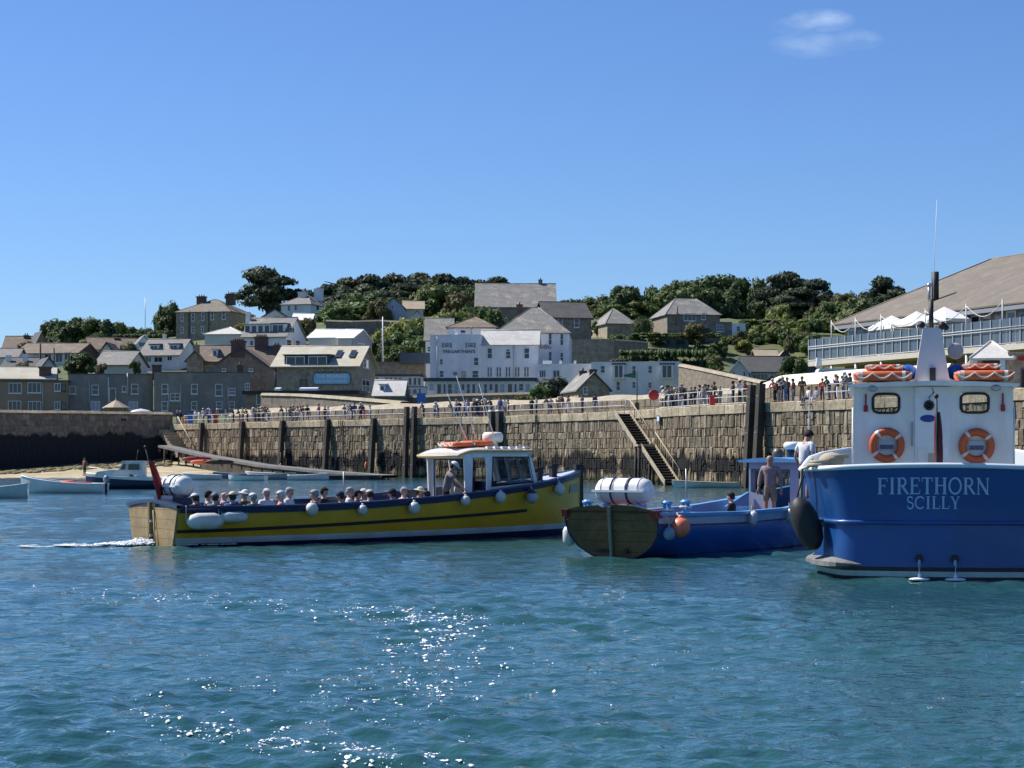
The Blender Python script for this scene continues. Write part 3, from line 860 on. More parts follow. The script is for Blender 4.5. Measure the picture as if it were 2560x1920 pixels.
class House:
 def __init__(self, name, label, A, B, yb, ye, depth, wall, cat='house'):
  a, b = XY(*A), XY(*B)
  self.a2, self.b2 = a, b
  self.u = (b - a).normalized(); self.v = Vector((-self.u.y, self.u.x)); self.L = (b - a).length
  self.dep = depth
  self.zb = ZP(yb, A[1]); self.ze = ZP(ye, A[1])
  self.root = empty(name, (a.x, a.y, self.zb))
  self.O = Vector((a.x, a.y, self.zb))
  tag(self.root, label, cat)
  self.wall = wall
  self.H = self.ze - self.zb
  c = a + self.u * self.L / 2 + self.v * depth / 2
  CTRL.append((c.x, c.y, self.zb)); CTRL.append((a.x, a.y, self.zb)); CTRL.append((b.x, b.y, self.zb))
 def pt(self, s, t, h):
  """local point: s along the front, t back, h above base"""
  return Vector((self.u.x * s + self.v.x * t, self.u.y * s + self.v.y * t, h))
 def walls(self, extra=None, mats=None):
  """box walls down into the ground; extra: list of gable polygons"""
  m = MB(); p = self.pt; L, D, H = self.L, self.dep, self.H
  m.hexa([p(0, 0, -3), p(L, 0, -3), p(L, D, -3), p(0, D, -3), p(0, 0, H), p(L, 0, H), p(L, D, H), p(0, D, H)])
  for poly, off in (extra or []): m.slab(poly, off)
  m.build('wall', mats or self.wall, self.root)
  return self
 def ridge(self, yr, t=None):
  d = self.a2.y + (self.v.y * (self.dep / 2 if t is None else t))
  return ZP(yr, d) - self.zb
 def gable_u(self, yr, rmat, ov=0.35, th=0.14, wallmat=None):
  p, L, D, H = self.pt, self.L, self.dep, self.H
  R = self.ridge(yr); e = ov; k = (R - H) / (D / 2) * e
  ex = [([p(0.01, 0, H), p(0.01, D, H), p(0.01, D / 2, R - th)], self.pt(0.2, 0, 0)), ([p(L - 0.01, 0, H), p(L - 0.01, D, H), p(L - 0.01, D / 2, R - th)], self.pt(-0.2, 0, 0))]
  self.walls(ex)
  m = MB()
  m.slab([p(-e, -e, H - k + th), p(L + e, -e, H - k + th), p(L + e, D / 2, R + th), p(-e, D / 2, R + th)], (0, 0, -th))
  m.slab([p(-e, D + e, H - k + th), p(L + e, D + e, H - k + th), p(L + e, D / 2 + .01, R + th), p(-e, D / 2 + .01, R + th)], (0, 0, -th))
  self.roof = m.build('roof', rmat, self.root)
  rc = MB(); rc.tube([p(-e, D / 2, R + th), p(L + e, D / 2, R + th)], 0.11, 6); rc.build('ridge_tiles', rmat, self.roof)
  self.R = R
  return self
 def gable_v(self, yr, rmat, ov=0.3, th=0.14, barge=None):
  p, L, D, H = self.pt, self.L, self.dep, self.H
  R = self.ridge(yr, 0); e = ov; k = (R - H) / (L / 2) * e
  ex = [([p(0, 0.01, H), p(L, 0.01, H), p(L / 2, 0.01, R - th)], self.pt(0, 0.2, 0)), ([p(0, D - .01, H), p(L, D - .01, H), p(L / 2, D - .01, R - th)], self.pt(0, -0.2, 0))]
  self.walls(ex)
  m = MB()
  m.slab([p(-e, -e, H - k + th), p(-e, D + e, H - k + th), p(L / 2, D + e, R + th), p(L / 2, -e, R + th)], (0, 0, -th))
  m.slab([p(L + e, -e, H - k + th), p(L + e, D + e, H - k + th), p(L / 2 + .01, D + e, R + th), p(L / 2 + .01, -e, R + th)], (0, 0, -th))
  self.roof = m.build('roof', rmat, self.root)
  if barge:
   b = MB()
   for s0 in (-e, L + e):
    b.slab([p(s0, -e - .06, H - k - .06), p(s0, -e - .06, H - k + .2), p(L / 2, -e - .06, R + .2), p(L / 2, -e - .06, R - .06)], self.pt(0, 0.05, 0))
   b.build('barge_board', barge, self.roof)
  self.R = R
  return self
 def hip(self, yr, rmat, ov=0.35, th=0.12, inset=None):
  p, L, D, H = self.pt, self.L, self.dep, self.H
  self.walls()
  R = self.ridge(yr); e = ov; i0 = (D / 2 if inset is None else inset)
  i0 = min(i0, L / 2 - 0.05)
  k = (R - H) / (D / 2) * e
  c = [p(-e, -e, H - k), p(L + e, -e, H - k), p(L + e, D + e, H - k), p(-e, D + e, H - k)]
  r0, r1 = p(i0, D / 2, R), p(L - i0, D / 2, R)
  m = MB()
  vs = c + [r0, r1] + [q - Vector((0, 0, th)) for q in c]
  m.add(vs, [(0, 1, 5, 4), (1, 2, 5), (2, 3, 4, 5), (3, 0, 4), (0, 6, 7, 1), (1, 7, 8, 2), (2, 8, 9, 3), (3, 9, 6, 0), (6, 9, 8, 7)])
  self.roof = m.build('roof', rmat, self.root)
  rc = MB()
  for q0, q1 in ((c[0], r0), (c[3], r0), (c[1], r1), (c[2], r1), (r0, r1)): rc.tube([q0, q1], 0.09, 5)
  rc.build('ridge_tiles', rmat, self.roof)
  self.R = R
  return self
 def flat(self, rmat=None, para=0.35, over=0.0, fascia=None):
  p, L, D, H = self.pt, self.L, self.dep, self.H
  self.walls()
  m = MB(); e = over
  if over:
   m.hexa([p(-e, -e, H), p(L + e, -e, H), p(L + e, D, H), p(-e, D, H), p(-e, -e, H + para), p(L + e, -e, H + para), p(L + e, D, H + para), p(-e, D, H + para)])
  else:
   e = 0.05
   m.hexa([p(-e, -e, H), p(L + e, -e, H), p(L + e, D + e, H), p(-e, D + e, H), p(-e, -e, H + .12), p(L + e, -e, H + .12), p(L + e, D + e, H + .12), p(-e, D + e, H + .12)])
  self.roof = m.build('roof', rmat or M_FLAT, self.root)
  self.R = H + para
  return self
 # ---- windows and doors measured in picture positions
 def hit(self, px, py, face='front'):
  """local (along, height) where the view ray meets a wall plane"""
  ray = Vector(((px - 1280) / F, 1.0))
  if face == 'front': o2, d2 = self.a2, self.u
  elif face == 'right': o2, d2 = self.b2, self.v
  else: o2, d2 = self.a2, self.v
  # o2 + d2*s = ray*k
  det = d2.x * (-ray.y) - (-ray.x) * d2.y
  s = ((-o2.x) * (-ray.y) - (-ray.x) * (-o2.y)) / det
  k = (o2.y + d2.y * s)
  return s, EYE - (py - HZ) / F * k - self.zb
 def win(self, rects, face='front', cols=1, rows_=2, frame=None, pane=None, name='window', sill=True, fw=0.075):
  frame = frame or M_FRAME; pane = pane or M_GLASS
  for (x0, y0, x1, y1) in rects:
   s0, z1 = self.hit(x0, y0, face); s1, _ = self.hit(x1, y0, face); _, z0 = self.hit(x0, y1, face)
   if s0 > s1: s0, s1 = s1, s0
   if face == 'front': f = lambda s, t, z: self.pt(s, -t, z)
   elif face == 'right': f = lambda s, t, z: self.pt(self.L + t, s, z)
   else: f = lambda s, t, z: self.pt(-t, s, z)
   def bx(m, sa, sb, za, zb_, t0, t1):
    m.hexa([f(sa, t1, za), f(sb, t1, za), f(sb, t0, za), f(sa, t0, za), f(sa, t1, zb_), f(sb, t1, zb_), f(sb, t0, zb_), f(sa, t0, zb_)])
   m = MB()
   bx(m, s0, s1, z1 - fw, z1, -0.02, 0.09); bx(m, s0, s1, z0, z0 + fw, -0.02, 0.09)
   bx(m, s0, s0 + fw, z0 + fw, z1 - fw, -0.02, 0.09); bx(m, s1 - fw, s1, z0 + fw, z1 - fw, -0.02, 0.09)
   for c in range(1, cols):
    q = s0 + (s1 - s0) * c / cols; bx(m, q - fw * .35, q + fw * .35, z0 + fw, z1 - fw, -0.02, 0.075)
   for r in range(1, rows_):
    q = z0 + (z1 - z0) * r / rows_; bx(m, s0 + fw, s1 - fw, q - fw * .35, q + fw * .35, -0.02, 0.07)
   if sill: bx(m, s0 - .08, s1 + .08, z0 - .09, z0 - .005, -0.02, 0.16)
   w = m.build(name, frame, self.root)
   g = MB()
   def quad(sa, sb, za, zb_, t):
    g.add([f(sa, t, za), f(sb, t, za), f(sb, t, zb_), f(sa, t, zb_)], [(0, 1, 2, 3)])
   quad(s0 + fw, s1 - fw, z0 + fw, z1 - fw, 0.03)
   g.build('pane', pane, w)
  return self
 def chimney(self, px, yt, yb, w, t, mat_=None, pots=2, depth=None):
  """stack centred at picture column px, on the plane t metres behind the front"""
  save = self.a2
  self.a2 = self.a2 + self.v * t
  s, z1 = self.hit(px, yt); _, z0 = self.hit(px, yb)
  self.a2 = save
  dp = depth or w * 0.7
  m = MB(); c = self.pt(s, t, (z0 + z1) / 2 - .4)
  ang = math.atan2(self.u.y, self.u.x)
  m.box(c, (w, dp, z1 - z0 + .8), (0, 0, ang)); m.box(self.pt(s, t, z1 - .12), (w * 1.15, dp * 1.2, 0.2), (0, 0, ang))
  ch = m.build('chimney', mat_ or M_BRICK, self.root)
  for k in range(pots):
   q = MB(); ss = s + (k - (pots - 1) / 2) * w / max(pots, 1) * .85
   b = self.pt(ss, t, z1 - .02); q.cyl(b, b + Vector((0, 0, .42)), 0.12, 0.10, 8); q.build('chimney_pot', M_POT, ch)
  return self
 def dormer(self, x0, y0, x1, y1, rmat, wmat, t=0.8, cols=2, roofy=None):
  """box dormer whose front stands t metres behind the front wall plane"""
  save = self.a2; self.a2 = self.a2 + self.v * t
  s0, z1 = self.hit(x0, y0); s1, _ = self.hit(x1, y0); _, z0 = self.hit(x0, y1)
  self.a2 = save
  m = MB(); p = self.pt; D = self.dep
  m.hexa([p(s0, t, z0 - .6), p(s1, t, z0 - .6), p(s1, D / 2, z0 - .6), p(s0, D / 2, z0 - .6), p(s0, t, z1), p(s1, t, z1), p(s1, D / 2, z1), p(s0, D / 2, z1)])
  dm = m.build('dormer', wmat, self.root)
  m = MB(); e = .18
  m.hexa([p(s0 - e, t - e, z1), p(s1 + e, t - e, z1), p(s1 + e, D / 2, z1 + .1), p(s0 - e, D / 2, z1 + .1), p(s0 - e, t - e, z1 + .16), p(s1 + e, t - e, z1 + .16), p(s1 + e, D / 2, z1 + .3), p(s0 - e, D / 2, z1 + .3)])
  m.build('dormer_roof', rmat, dm)
  w = (s1 - s0)
  for c in range(cols):
   a = s0 + w * (c + .08) / cols; b = s0 + w * (c + .92) / cols
   m = MB(); fz0, fz1 = z0 + .1, z1 - .1
   def bx(m, sa, sb, za, zb_, t0, t1):
    m.hexa([p(sa, t - t1, za), p(sb, t - t1, za), p(sb, t - t0, za), p(sa, t - t0, za), p(sa, t - t1, zb_), p(sb, t - t1, zb_), p(sb, t - t0, zb_), p(sa, t - t0, zb_)])
   bx(m, a, b, fz1 - .1, fz1, 0, .08); bx(m, a, b, fz0, fz0 + .1, 0, .08); bx(m, a, a + .1, fz0 + .1, fz1 - .1, 0, .08); bx(m, b - .1, b, fz0 + .1, fz1 - .1, 0, .08)
   q = (a + b) / 2
   if b - a > 1.2: bx(m, q - .04, q + .04, fz0 + .1, fz1 - .1, 0, .07)
   m.build('window_frame', M_FRAME, dm)
   g = MB(); g.add([p(a + .1, t - .03, fz0 + .1), p(b - .1, t - .03, fz0 + .1), p(b - .1, t - .03, fz1 - .1), p(a + .1, t - .03, fz1 - .1)], [(0, 1, 2, 3)])
   g.build('pane', M_GLASS, dm)
  return self
 def pipe(self, px, y0, y1, r=0.07, m_=None):
  s, z1 = self.hit(px, y0); _, z0 = self.hit(px, y1)
  m = MB(); m.cyl(self.pt(s, -.1, z0), self.pt(s, -.1, z1), r, n=6); m.build('drainpipe', m_ or M_RAIL, self.root)
  return self
 def text(self, body, x0, x1, y0, y1, mat_, face='front', proud=0.05, spread=1.0):
  s0, z1 = self.hit(x0, y0, face); s1, _ = self.hit(x1, y0, face); _, z0 = self.hit(x0, y1, face)
  text_obj(body, s1 - s0, z1 - z0, mat_, self.root,
                 self.pt(s0, -proud, z0) if face == 'front' else self.pt(self.L + proud, s0, z0), math.atan2(self.u.y, self.u.x))
  return self
def text_obj(body, width, height, mat_, parent, loc, rz, name='lettering', depth=0.02, shear=0.0):
 cu = bpy.data.curves.new('tmp_text', 'FONT'); cu.body = body; cu.size = 1.0; cu.extrude = 0.03; cu.resolution_u = 2; cu.offset = 0.012
 t = bpy.data.objects.new('tmp_text', cu); link(t)
 dg = bpy.context.evaluated_depsgraph_get()
 me = bpy.data.meshes.new_from_object(t.evaluated_get(dg)); me.name = name
 bpy.data.objects.remove(t)
 n = len(me.vertices); co = np.empty(n * 3, np.float32); me.vertices.foreach_get('co', co); co = co.reshape(-1, 3)
 mn, mx = co.min(0), co.max(0)
 w = np.empty_like(co)
 w[:, 0] = (co[:, 0] - mn[0]) / (mx[0] - mn[0]) * width
 w[:, 2] = (co[:, 1] - mn[1]) / (mx[1] - mn[1]) * height
 w[:, 1] = -(co[:, 2] - mn[2]) / (mx[2] - mn[2]) * depth
 me.vertices.foreach_set('co', w.ravel()); me.update()
 me.materials.clear(); me.materials.append(mat_)
 o = mesh_obj(name, me, parent, loc, (0, 0, rz))
 o['label'] = 'lettering reading ' + body
 return o
# ---- waterfront terrace on the left
h = House('terrace_house', 'brown rendered two storey terrace block behind the harbour wall', (-60, 260), (170, 262), 1057, 953, 9, M_WALLBR).flat(M_FLAT, over=0.25, para=0.2)
h.win([(22, 957, 54, 983), (69, 956, 103, 982), (20, 1002, 53, 1030), (70, 1003, 103, 1027)], cols=3, rows_=1)
h.win([(136, 958, 152, 978), (136, 1004, 151, 1024)], cols=2, rows_=1, frame=M_FRAME); h.win([(154, 960, 165, 978), (153, 1005, 165, 1024)], rows_=1, cols=1, frame=M_FRAMED)
h.pipe(107, 956, 1028)
h = House('terrace_house', 'low house with pale lichened roof and dark chimney behind the brown terrace block', (-60, 271), (135, 273), 975, 946, 8, M_WALLG).gable_u(919, R_LICHEN)
h.win([(0, 947, 9, 955), (14, 947, 29, 955)], rows_=1); h.chimney(113, 917, 935, 1.6, 1.2, pots=0)
h = House('terrace_house', 'grey rendered terrace house with seven white windows and a roofless flat top', (170, 264), (383, 266), 1056, 936, 10, M_WALLG).flat()
h.win([(173, 965, 190, 985), (305, 965, 316, 980)], rows_=1); h.win([(229, 962, 247, 987), (328, 960, 346, 985)]); h.win([(273, 970, 290, 1005)], rows_=1, name='door', sill=False)
h.win([(227, 1003, 250, 1027), (322, 1004, 345, 1024)], cols=2, rows_=1, pane=M_CURT)
h.pipe(271, 943, 1010, .09, M_WHITE); h.pipe(319, 933, 990, .09); h.pipe(223, 948, 1020)
h = House('terrace_house', 'long grey rendered terrace house with a ladder of mixed white windows and brick chimneys', (385, 264), (625, 266), 1055, 931, 10, M_WALLG).flat()
h.win([(404, 960, 420, 985), (478, 960, 494, 985), (538, 960, 556, 990), (404, 1003, 420, 1027), (478, 1003, 493, 1025), (540, 1004, 556, 1022), (572, 1003, 587, 1022)])
h.win([(425, 983, 450, 1002), (572, 970, 588, 988), (612, 958, 624, 977)], cols=2)
h.pipe(452, 962, 1025); h.pipe(570, 964, 1015); h.pipe(422, 962, 1025)
h.chimney(392, 912, 935, 1.2, 0.8, pots=0); h.chimney(531, 914, 935, 1.6, 0.8, mat_=M_STONED, pots=0); h.chimney(600, 913, 935, 0.9, 0.5, pots=1)
h = House('stone_house', 'dark stone gabled house with a broad chimney of black pots above the grey terrace', (540, 280), (664, 280), 1000, 912, 12, M_STONED).gable_v(867, R_BROWN, barge=M_FRAMED)
h.win([(555, 921, 565, 929), (622, 921, 632, 928)], rows_=1); h.chimney(596, 852, 880, 1.9, 0.6, pots=6)
h = House('stone_house', 'brown roofed stone house with tall brick chimney left of the painted sign house', (612, 292), (700, 292), 985, 925, 9, M_STONED).gable_u(868, R_BROWN)
h.chimney(654, 842, 872, 1.9, 4.5, pots=6); h.chimney(692, 862, 885, 0.9, 3)
h = House('stone_house', 'buff stone house with a white roof window beside the dark gabled house', (500, 292), (585, 292.3), 985, 903, 9, M_STONE).gable_u(866, R_BROWN)
h.dormer(531, 874, 544, 892, R_WHITE, M_WALLW, t=1.4, cols=1)
h = House('stone_house', 'small buff stone lean to with a pale gable and squat chimney', (466, 290), (508, 290.1), 985, 900, 8, M_STONE).gable_v(878, R_BROWN); h.chimney(491, 862, 882, 0.9, 2, mat_=M_STONE, pots=1)
h = House('painted_house', 'white chalet with two dormers and grey slate roof on the hillside', (349, 320), (447, 318.6), 935, 888, 9, M_WALLW).gable_u(850, R_SLATE)
h.win([(356, 892, 379, 906)], cols=3, rows_=1); h.win([(385, 892, 407, 906)], cols=2, rows_=1); h.win([(418, 890, 431, 902)], cols=2, rows_=1)
h.dormer(374, 862, 396, 877, R_SLATED, M_WALLW, t=1.6, cols=1); h.dormer(423, 861, 446, 876, R_SLATED, M_WALLW, t=1.6, cols=1)
h = House('bungalow', 'long bungalow with brown tiled roof and dark timber gable', (40, 341), (192, 339.4), 915, 884, 11, M_WALLW).gable_u(861, R_BROWN)
h.win([(112, 885, 129, 905), (139, 881, 157, 906), (161, 880, 178, 905)], cols=2, rows_=1, frame=M_FRAME)
m_ = MB(); p = h.pt; m_.slab([p(h.L + .03, -.1, -1), p(h.L + .03, h.dep + .1, -1), p(h.L + .03, h.dep, h.H), p(h.L + .03, h.dep / 2, h.R), p(h.L + .03, 0, h.H)], h.pt(0.08, 0, 0)); m_.build('gable_cladding', M_DARKT, h.root)
h = House('cottage', 'low cottage with dark grey slate roof and two white chimneys below the bungalow', (4, 300), (102, 300), 945, 920, 8, M_WALLW2).gable_u(896, R_SLATED); h.chimney(22, 888, 905, .7, 2.5, mat_=M_WHITE, pots=0); h.chimney(63, 886, 905, .7, 2.5, mat_=M_WHITE, pots=0)
h = House('cottage', 'pale blue gabled cottage with dark edged roof above the brown terrace', (98, 288), (146, 289), 955, 925, 8, M_WALLB).gable_v(894, R_SLATED, barge=M_FRAMED)
h = House('cottage', 'tan walled cottage with light slate roof at the edge of the town', (-40, 332), (42, 332.2), 925, 893, 8, M_WALLW2).gable_u(873, R_SLATE)
h = House('hill_house', 'long brown roofed house behind the white chalet', (225, 352), (440, 356), 900, 873, 9, M_WALLW2).gable_u(846, R_BROWN); h.chimney(412, 836, 855, .6, 4, mat_=M_WHITE, pots=0); h.chimney(293, 846, 858, 1.0, 4, pots=0)
h = House('hill_house', 'half timbered gabled house with brown roof beside the bungalow', (250, 338), (284, 338), 905, 880, 7, M_WALLW2).gable_v(857, R_BROWN, barge=M_DARKT)
h = House('hill_house', 'white gabled house with pale blue boarding and roof edge', (335, 342), (388, 343), 900, 868, 8, M_WALLW).gable_v(838, R_SLATE, barge=M_WHITE); h.win([(347, 855, 372, 867)], cols=3, rows_=1)
h = House('hill_house', 'shed roofed white cottage under the clipped round bush', (238, 303), (320, 302), 940, 912, 8, M_WALLW2).gable_u(880, R_SLATE)
h = House('hill_house', 'distant dark roofed house with one chimney at the left end of the town', (8, 388), (84, 388.5), 905, 872, 9, M_STONED).gable_u(842, R_BROWN); h.chimney(66, 838, 850, 1.0, 4)
h = House('hill_house', 'distant steep dark gable beside the wooded knoll', (88, 380), (122, 381), 890, 862, 8, M_STONED).gable_v(828, R_SLATED)
h = House('stone_house', 'large plain stone house with two stout chimneys below the spreading pine', (440, 440), (577, 437.3), 850, 779, 15, M_STONE).hip(750, R_BIG, inset=6)
h.win([(452, 784, 459, 803), (479, 783, 487, 803), (504, 781, 511, 801), (527, 779, 535, 800), (555, 777, 564, 799)], frame=M_FRAME, fw=.12)
h.win([(452, 817, 459, 833), (479, 817, 486, 833), (503, 816, 510, 832)], frame=M_FRAME, fw=.12); h.pipe(473, 775, 845, .12, M_FRAMED); h.pipe(522, 772, 840, .09, M_FRAMED)
h.chimney(504, 741, 760, 1.9, 6, pots=3); h.chimney(577, 735, 754, 1.9, 6, pots=3)
h = House('painted_house', 'low pinkish white building with pale hipped roof below the large stone house', (512, 361), (606, 360.4), 875, 834, 10, M_WALLW2).hip(818, R_PALE)
h = House('painted_house', 'white house with glazed upstairs balcony and tall gable end', (607, 330), (714, 328.5), 872, 842, 11, M_WALLW).gable_u(797, R_SLATE)
h.dormer(611, 812, 676, 836, R_LICHEN, M_WALLW, t=1.2, cols=4); h.dormer(678, 810, 712, 834, R_SLATED, M_WALLW, t=1.3, cols=1)
h.win([(625, 851, 634, 866)], rows_=1); h.win([(724, 818, 735, 831)], 'right', cols=2, rows_=1); h.win([(738, 850, 749, 868)], 'right'); h.win([(716, 848, 727, 866)], 'right'); h.chimney(620, 780, 806, .7, 5, mat_=M_WHITE, pots=0)
h = House('hill_house', 'white gabled house with black roof edges below the hilltop villa', (640, 380), (735, 380.4), 830, 803, 9, M_WALLW).gable_v(773, R_SLATED, barge=M_FRAMED); h.win([(683, 790, 702, 802)], cols=2, rows_=1)
h = House('villa', 'white hilltop villa with hipped grey roof and two chimneys', (703, 440), (777, 438.3), 795, 760, 14, M_WALLW).hip(736, R_SLATE)
h.win([(719, 764, 726, 777), (736, 763, 743, 776)]); h.win([(790, 762, 797, 775)], 'right'); h.chimney(797, 722, 744, 1.8, 9, mat_=M_WHITE, pots=2); h.chimney(757, 730, 744, 1.8, 5, mat_=M_WALLW2, pots=1)
h = House('outbuilding', 'small outbuilding with white roof below the hilltop villa', (733, 366), (778, 366), 820, 800, 6, M_WALLG).gable_u(786, R_WHITE)
h = House('painted_house', 'cream building with shining white roof and roof windows, the left of a pair', (772, 325), (842, 324), 890, 845, 9, M_WALLW2).gable_u(826, R_WHITE)
h = House('painted_house', 'cream building with shining white roof and grey gable end, the right of a pair', (845, 320), (880, 319.5), 890, 846, 11, M_WALLW2).gable_u(826, R_WHITE)
m_ = MB(); p = h.pt; m_.slab([p(h.L + .03, 0, -1), p(h.L + .03, h.dep, -1), p(h.L + .03, h.dep, h.H), p(h.L + .03, h.dep / 2, h.R), p(h.L + .03, 0, h.H)], h.pt(0.06, 0, 0)); m_.build('gable_cladding', M_SHUT, h.root)
h.win([(893, 844, 910, 857)], 'right', cols=3, rows_=1)
# ---- the inn with the painted sign
h = House('inn', 'stone inn with lichened roof, long dormer and pale blue wall sign', (686, 266), (892, 264.5), 1015, 915, 12, M_STONE, 'inn').gable_u(868, R_LICHEN, ov=0.5)
h.dormer(711, 889, 822, 915, M_NAVYR, M_NAVYR, t=0.25, cols=2)
for (a, b, c, d_) in ((828, 895, 842, 908), (863, 893, 877, 908)):
 # roof windows lie on the slope
 s0, z1 = h.hit(a, b); s1, _ = h.hit(c, b); _, z0 = h.hit(a, d_)
 k = (h.R - h.H) / (h.dep / 2)
 def on(s, z_): return h.pt(s, (z_ - h.H) / (k + 1e-6), z_ + .30)
 m_ = MB(); dz = 1.0
 zA = h.H + .9; zB = zA + 1.0
 m_.slab([on(s0, zA), on(s1, zA), on(s1, zB), on(s0, zB)], (0, 0, .09)); w = m_.build('roof_window', M_FRAMED, h.root)
 m_ = MB(); e = .12; m_.slab([on(s0 + e, zA + e) + Vector((0, 0, .1)), on(s1 - e, zA + e) + Vector((0, 0, .1)), on(s1 - e, zB - e) + Vector((0, 0, .1)), on(s0 + e, zB - e) + Vector((0, 0, .1))], (0, 0, .01)); m_.build('pane', M_GLASS, w)
h.win([(750, 948, 768, 969)], rows_=1, frame=M_FRAMED); h.win([(907, 897, 922, 919), (905, 948, 923, 978)], 'right', cols=2); h.pipe(689, 918, 985, .1, M_FRAMED)
INN = h
s0, z1 = h.hit(783, 932); s1, _ = h.hit(877, 932); _, z0 = h.hit(783, 962)
M_SIGNB = mat('sign_blue', (0.27, 0.52, 0.68), 0.5, 0.05, 2.0); M_SIGNF = mat('sign_edge', (0.03, 0.10, 0.20), 0.5, 0.1)
c = 0.35
def sgn(m, g, t0, t1, mi=0):
 q = [(s0 + c, z0 + g), (s1 - c, z0 + g), (s1 - g, z0 + c), (s1 - g, z1 - c), (s1 - c, z1 - g), (s0 + c, z1 - g), (s0 + g, z1 - c), (s0 + g, z0 + c)]
 m.slab([h.pt(a, -t1, b) for a, b in q], h.pt(0, t1 - t0, 0))
m_ = MB(); sgn(m_, 0, 0.05, 0.14); sg = m_.build('sign_board', M_SIGNF, h.root)
m_ = MB(); sgn(m_, .10, 0.1, 0.16); m_.build('sign_face', M_SIGNB, sg)
ang = math.atan2(h.u.y, h.u.x); W_ = s1 - s0; HH = z1 - z0
M_LET = mat('sign_lettering', (0.80, 0.86, 0.88), 0.5, 0.03)
text_obj('THE MERMAID', W_ * .82, HH * .34, M_LET, sg, h.pt(s0 + W_ * .09, -.165, z0 + HH * .54), ang)
text_obj('BAR & RESTAURANT', W_ * .80, HH * .23, M_LET, sg, h.pt(s0 + W_ * .10, -.165, z0 + HH * .18), ang)
for k in range(3):
 m_ = MB(); q = h.pt(s0 + W_ * (.3 + .2 * k), -.1, z1 + .12); m_.cyl(q, q + h.pt(0, -.5, .15), .035, n=5); m_.ball(q + h.pt(0, -.5, .1), .13, 8, 5); m_.build('sign_lamp', M_FRAMED, sg)
h = House('flat_roofed_annexe', 'low stone annexe with black flat roof in front of the inn', (612, 252), (893, 250), 1025, 986, 5, M_STONED, 'annexe').flat(M_BLACK, over=0.3, para=0.45)
h.win([(641, 984, 656, 1012)], rows_=1, name='door', sill=False)
for (a, b) in ((683, 697), (745, 790)):
 m_ = MB(); s0, z0 = h.hit(a, 974); s1, _ = h.hit(b, 974); m_.hexa([h.pt(s0, .5, h.H + .4), h.pt(s1, .5, h.H + .4), h.pt(s1, 1.6, h.H + .4), h.pt(s0, 1.6, h.H + .4), h.pt(s0, .6, h.H + .75), h.pt(s1, .6, h.H + .75), h.pt(s1, 1.5, h.H + .9), h.pt(s0, 1.5, h.H + .9)]); m_.build('roof_light', M_WHITE, h.roof)
def slope_wall(name, label, pts, mat_, thick=0.8, base=-4.0, cat='wall', copm=None):
 """free-standing wall through (px, py_top, d) points"""
 q = [P(*p) for p in pts]
 root = empty(name, (q[0].x, q[0].y, q[0].z + base)); tag(root, label, cat)
 O = Vector(root.location); m = MB(); rows = []
 cp = MB(); crow = []
 for i, p in enumerate(q):
  t = (q[min(i + 1, len(q) - 1)] - q[max(i - 1, 0)]); t.z = 0; t.normalize(); n = Vector((-t.y, t.x, 0))
  rows.append([Vector((p.x, p.y, p.z + base * 1.0)) - O, p - O, p + n * thick - O, Vector((p.x + n.x * thick, p.y + n.y * thick, p.z + base)) - O])
  crow.append([p - n * .12 - O + Vector((0, 0, -.02)), p + n * .15 + Vector((0, 0, .28)) - O, p + n * thick + Vector((0, 0, .3)) - O, p + n * (thick + .1) - O])
 m.grid(rows, smooth=False); m.build('wall_body', mat_, root)
 cp.grid(crow, smooth=False); cp.build('coping', copm or M_PTOP, root)
 return root
slope_wall('garden_wall', 'rubble wall stepping down to the quay in front of the inn', [(652, 988, 246), (740, 990, 240), (830, 996, 233), (930, 1004, 226), (1000, 1010, 221)], M_STONED, 1.2)
# ---- hotel
HG = 'hotel'
h = House('hotel', 'white parapeted hotel block with shuttered windows and dark lettering', (1075, 292), (1203, 291.4), 985, 839, 10, M_WALLW, HG).flat(M_WALLW)
h.win([(1110, 857, 1124, 869), (1169, 857, 1184, 869)], cols=1, rows_=3)
for x in (1105, 1124, 1164, 1184):
 m_ = MB(); s0, z1 = h.hit(x, 857); s1, _ = h.hit(x + 5, 857); _, z0 = h.hit(x, 869); m_.hexa([h.pt(s0, -.1, z0), h.pt(s1, -.1, z0), h.pt(s1, .01, z0), h.pt(s0, .01, z0), h.pt(s0, -.1, z1), h.pt(s1, -.1, z1), h.pt(s1, .01, z1), h.pt(s0, .01, z1)]); m_.build('shutter', M_SHUT, h.root)
h.win([(1099, 897, 1108, 912), (1184, 893, 1197, 914), (1098, 926, 1110, 944), (1180, 926, 1197, 945)]); h.win([(1151, 926, 1167, 947)], name='door', pane=mat('door_buff', (0.42, 0.38, 0.30), 0.6), rows_=1, sill=False)
h.text("TREGARTHEN'S", 1106, 1188, 875, 883, M_FRAMED); h.chimney(1145, 822, 842, .9, .8, mat_=M_WALLW, pots=0)
h.chimney(1158, 832, 842, .8, .8, mat_=M_WALLW, pots=3)
m_ = MB(); s0, z0 = h.hit(1138, 934); m_.ball(h.pt(s0, -.1, z0), (.3, .12, .3), 10, 6); m_.build('wall_plaque', M_SHUT, h.root); h.pipe(1093, 842, 945, .09, M_WALLW2)
h = House('hotel_wing', 'white hotel wing with pale sunlit roof and arched middle window', (1203, 291.6), (1345, 291.2), 985, 862, 7, M_WALLW, HG).gable_u(828, R_PALE, ov=.25)
h.win([(1218, 870, 1231, 897), (1310, 870, 1324, 897)]); h.win([(1264, 878, 1277, 897)])
m_ = MB(); s0, z0 = h.hit(1264, 878); s1, _ = h.hit(1277, 878); c0 = (s0 + s1) / 2; r0 = (s1 - s0) / 2
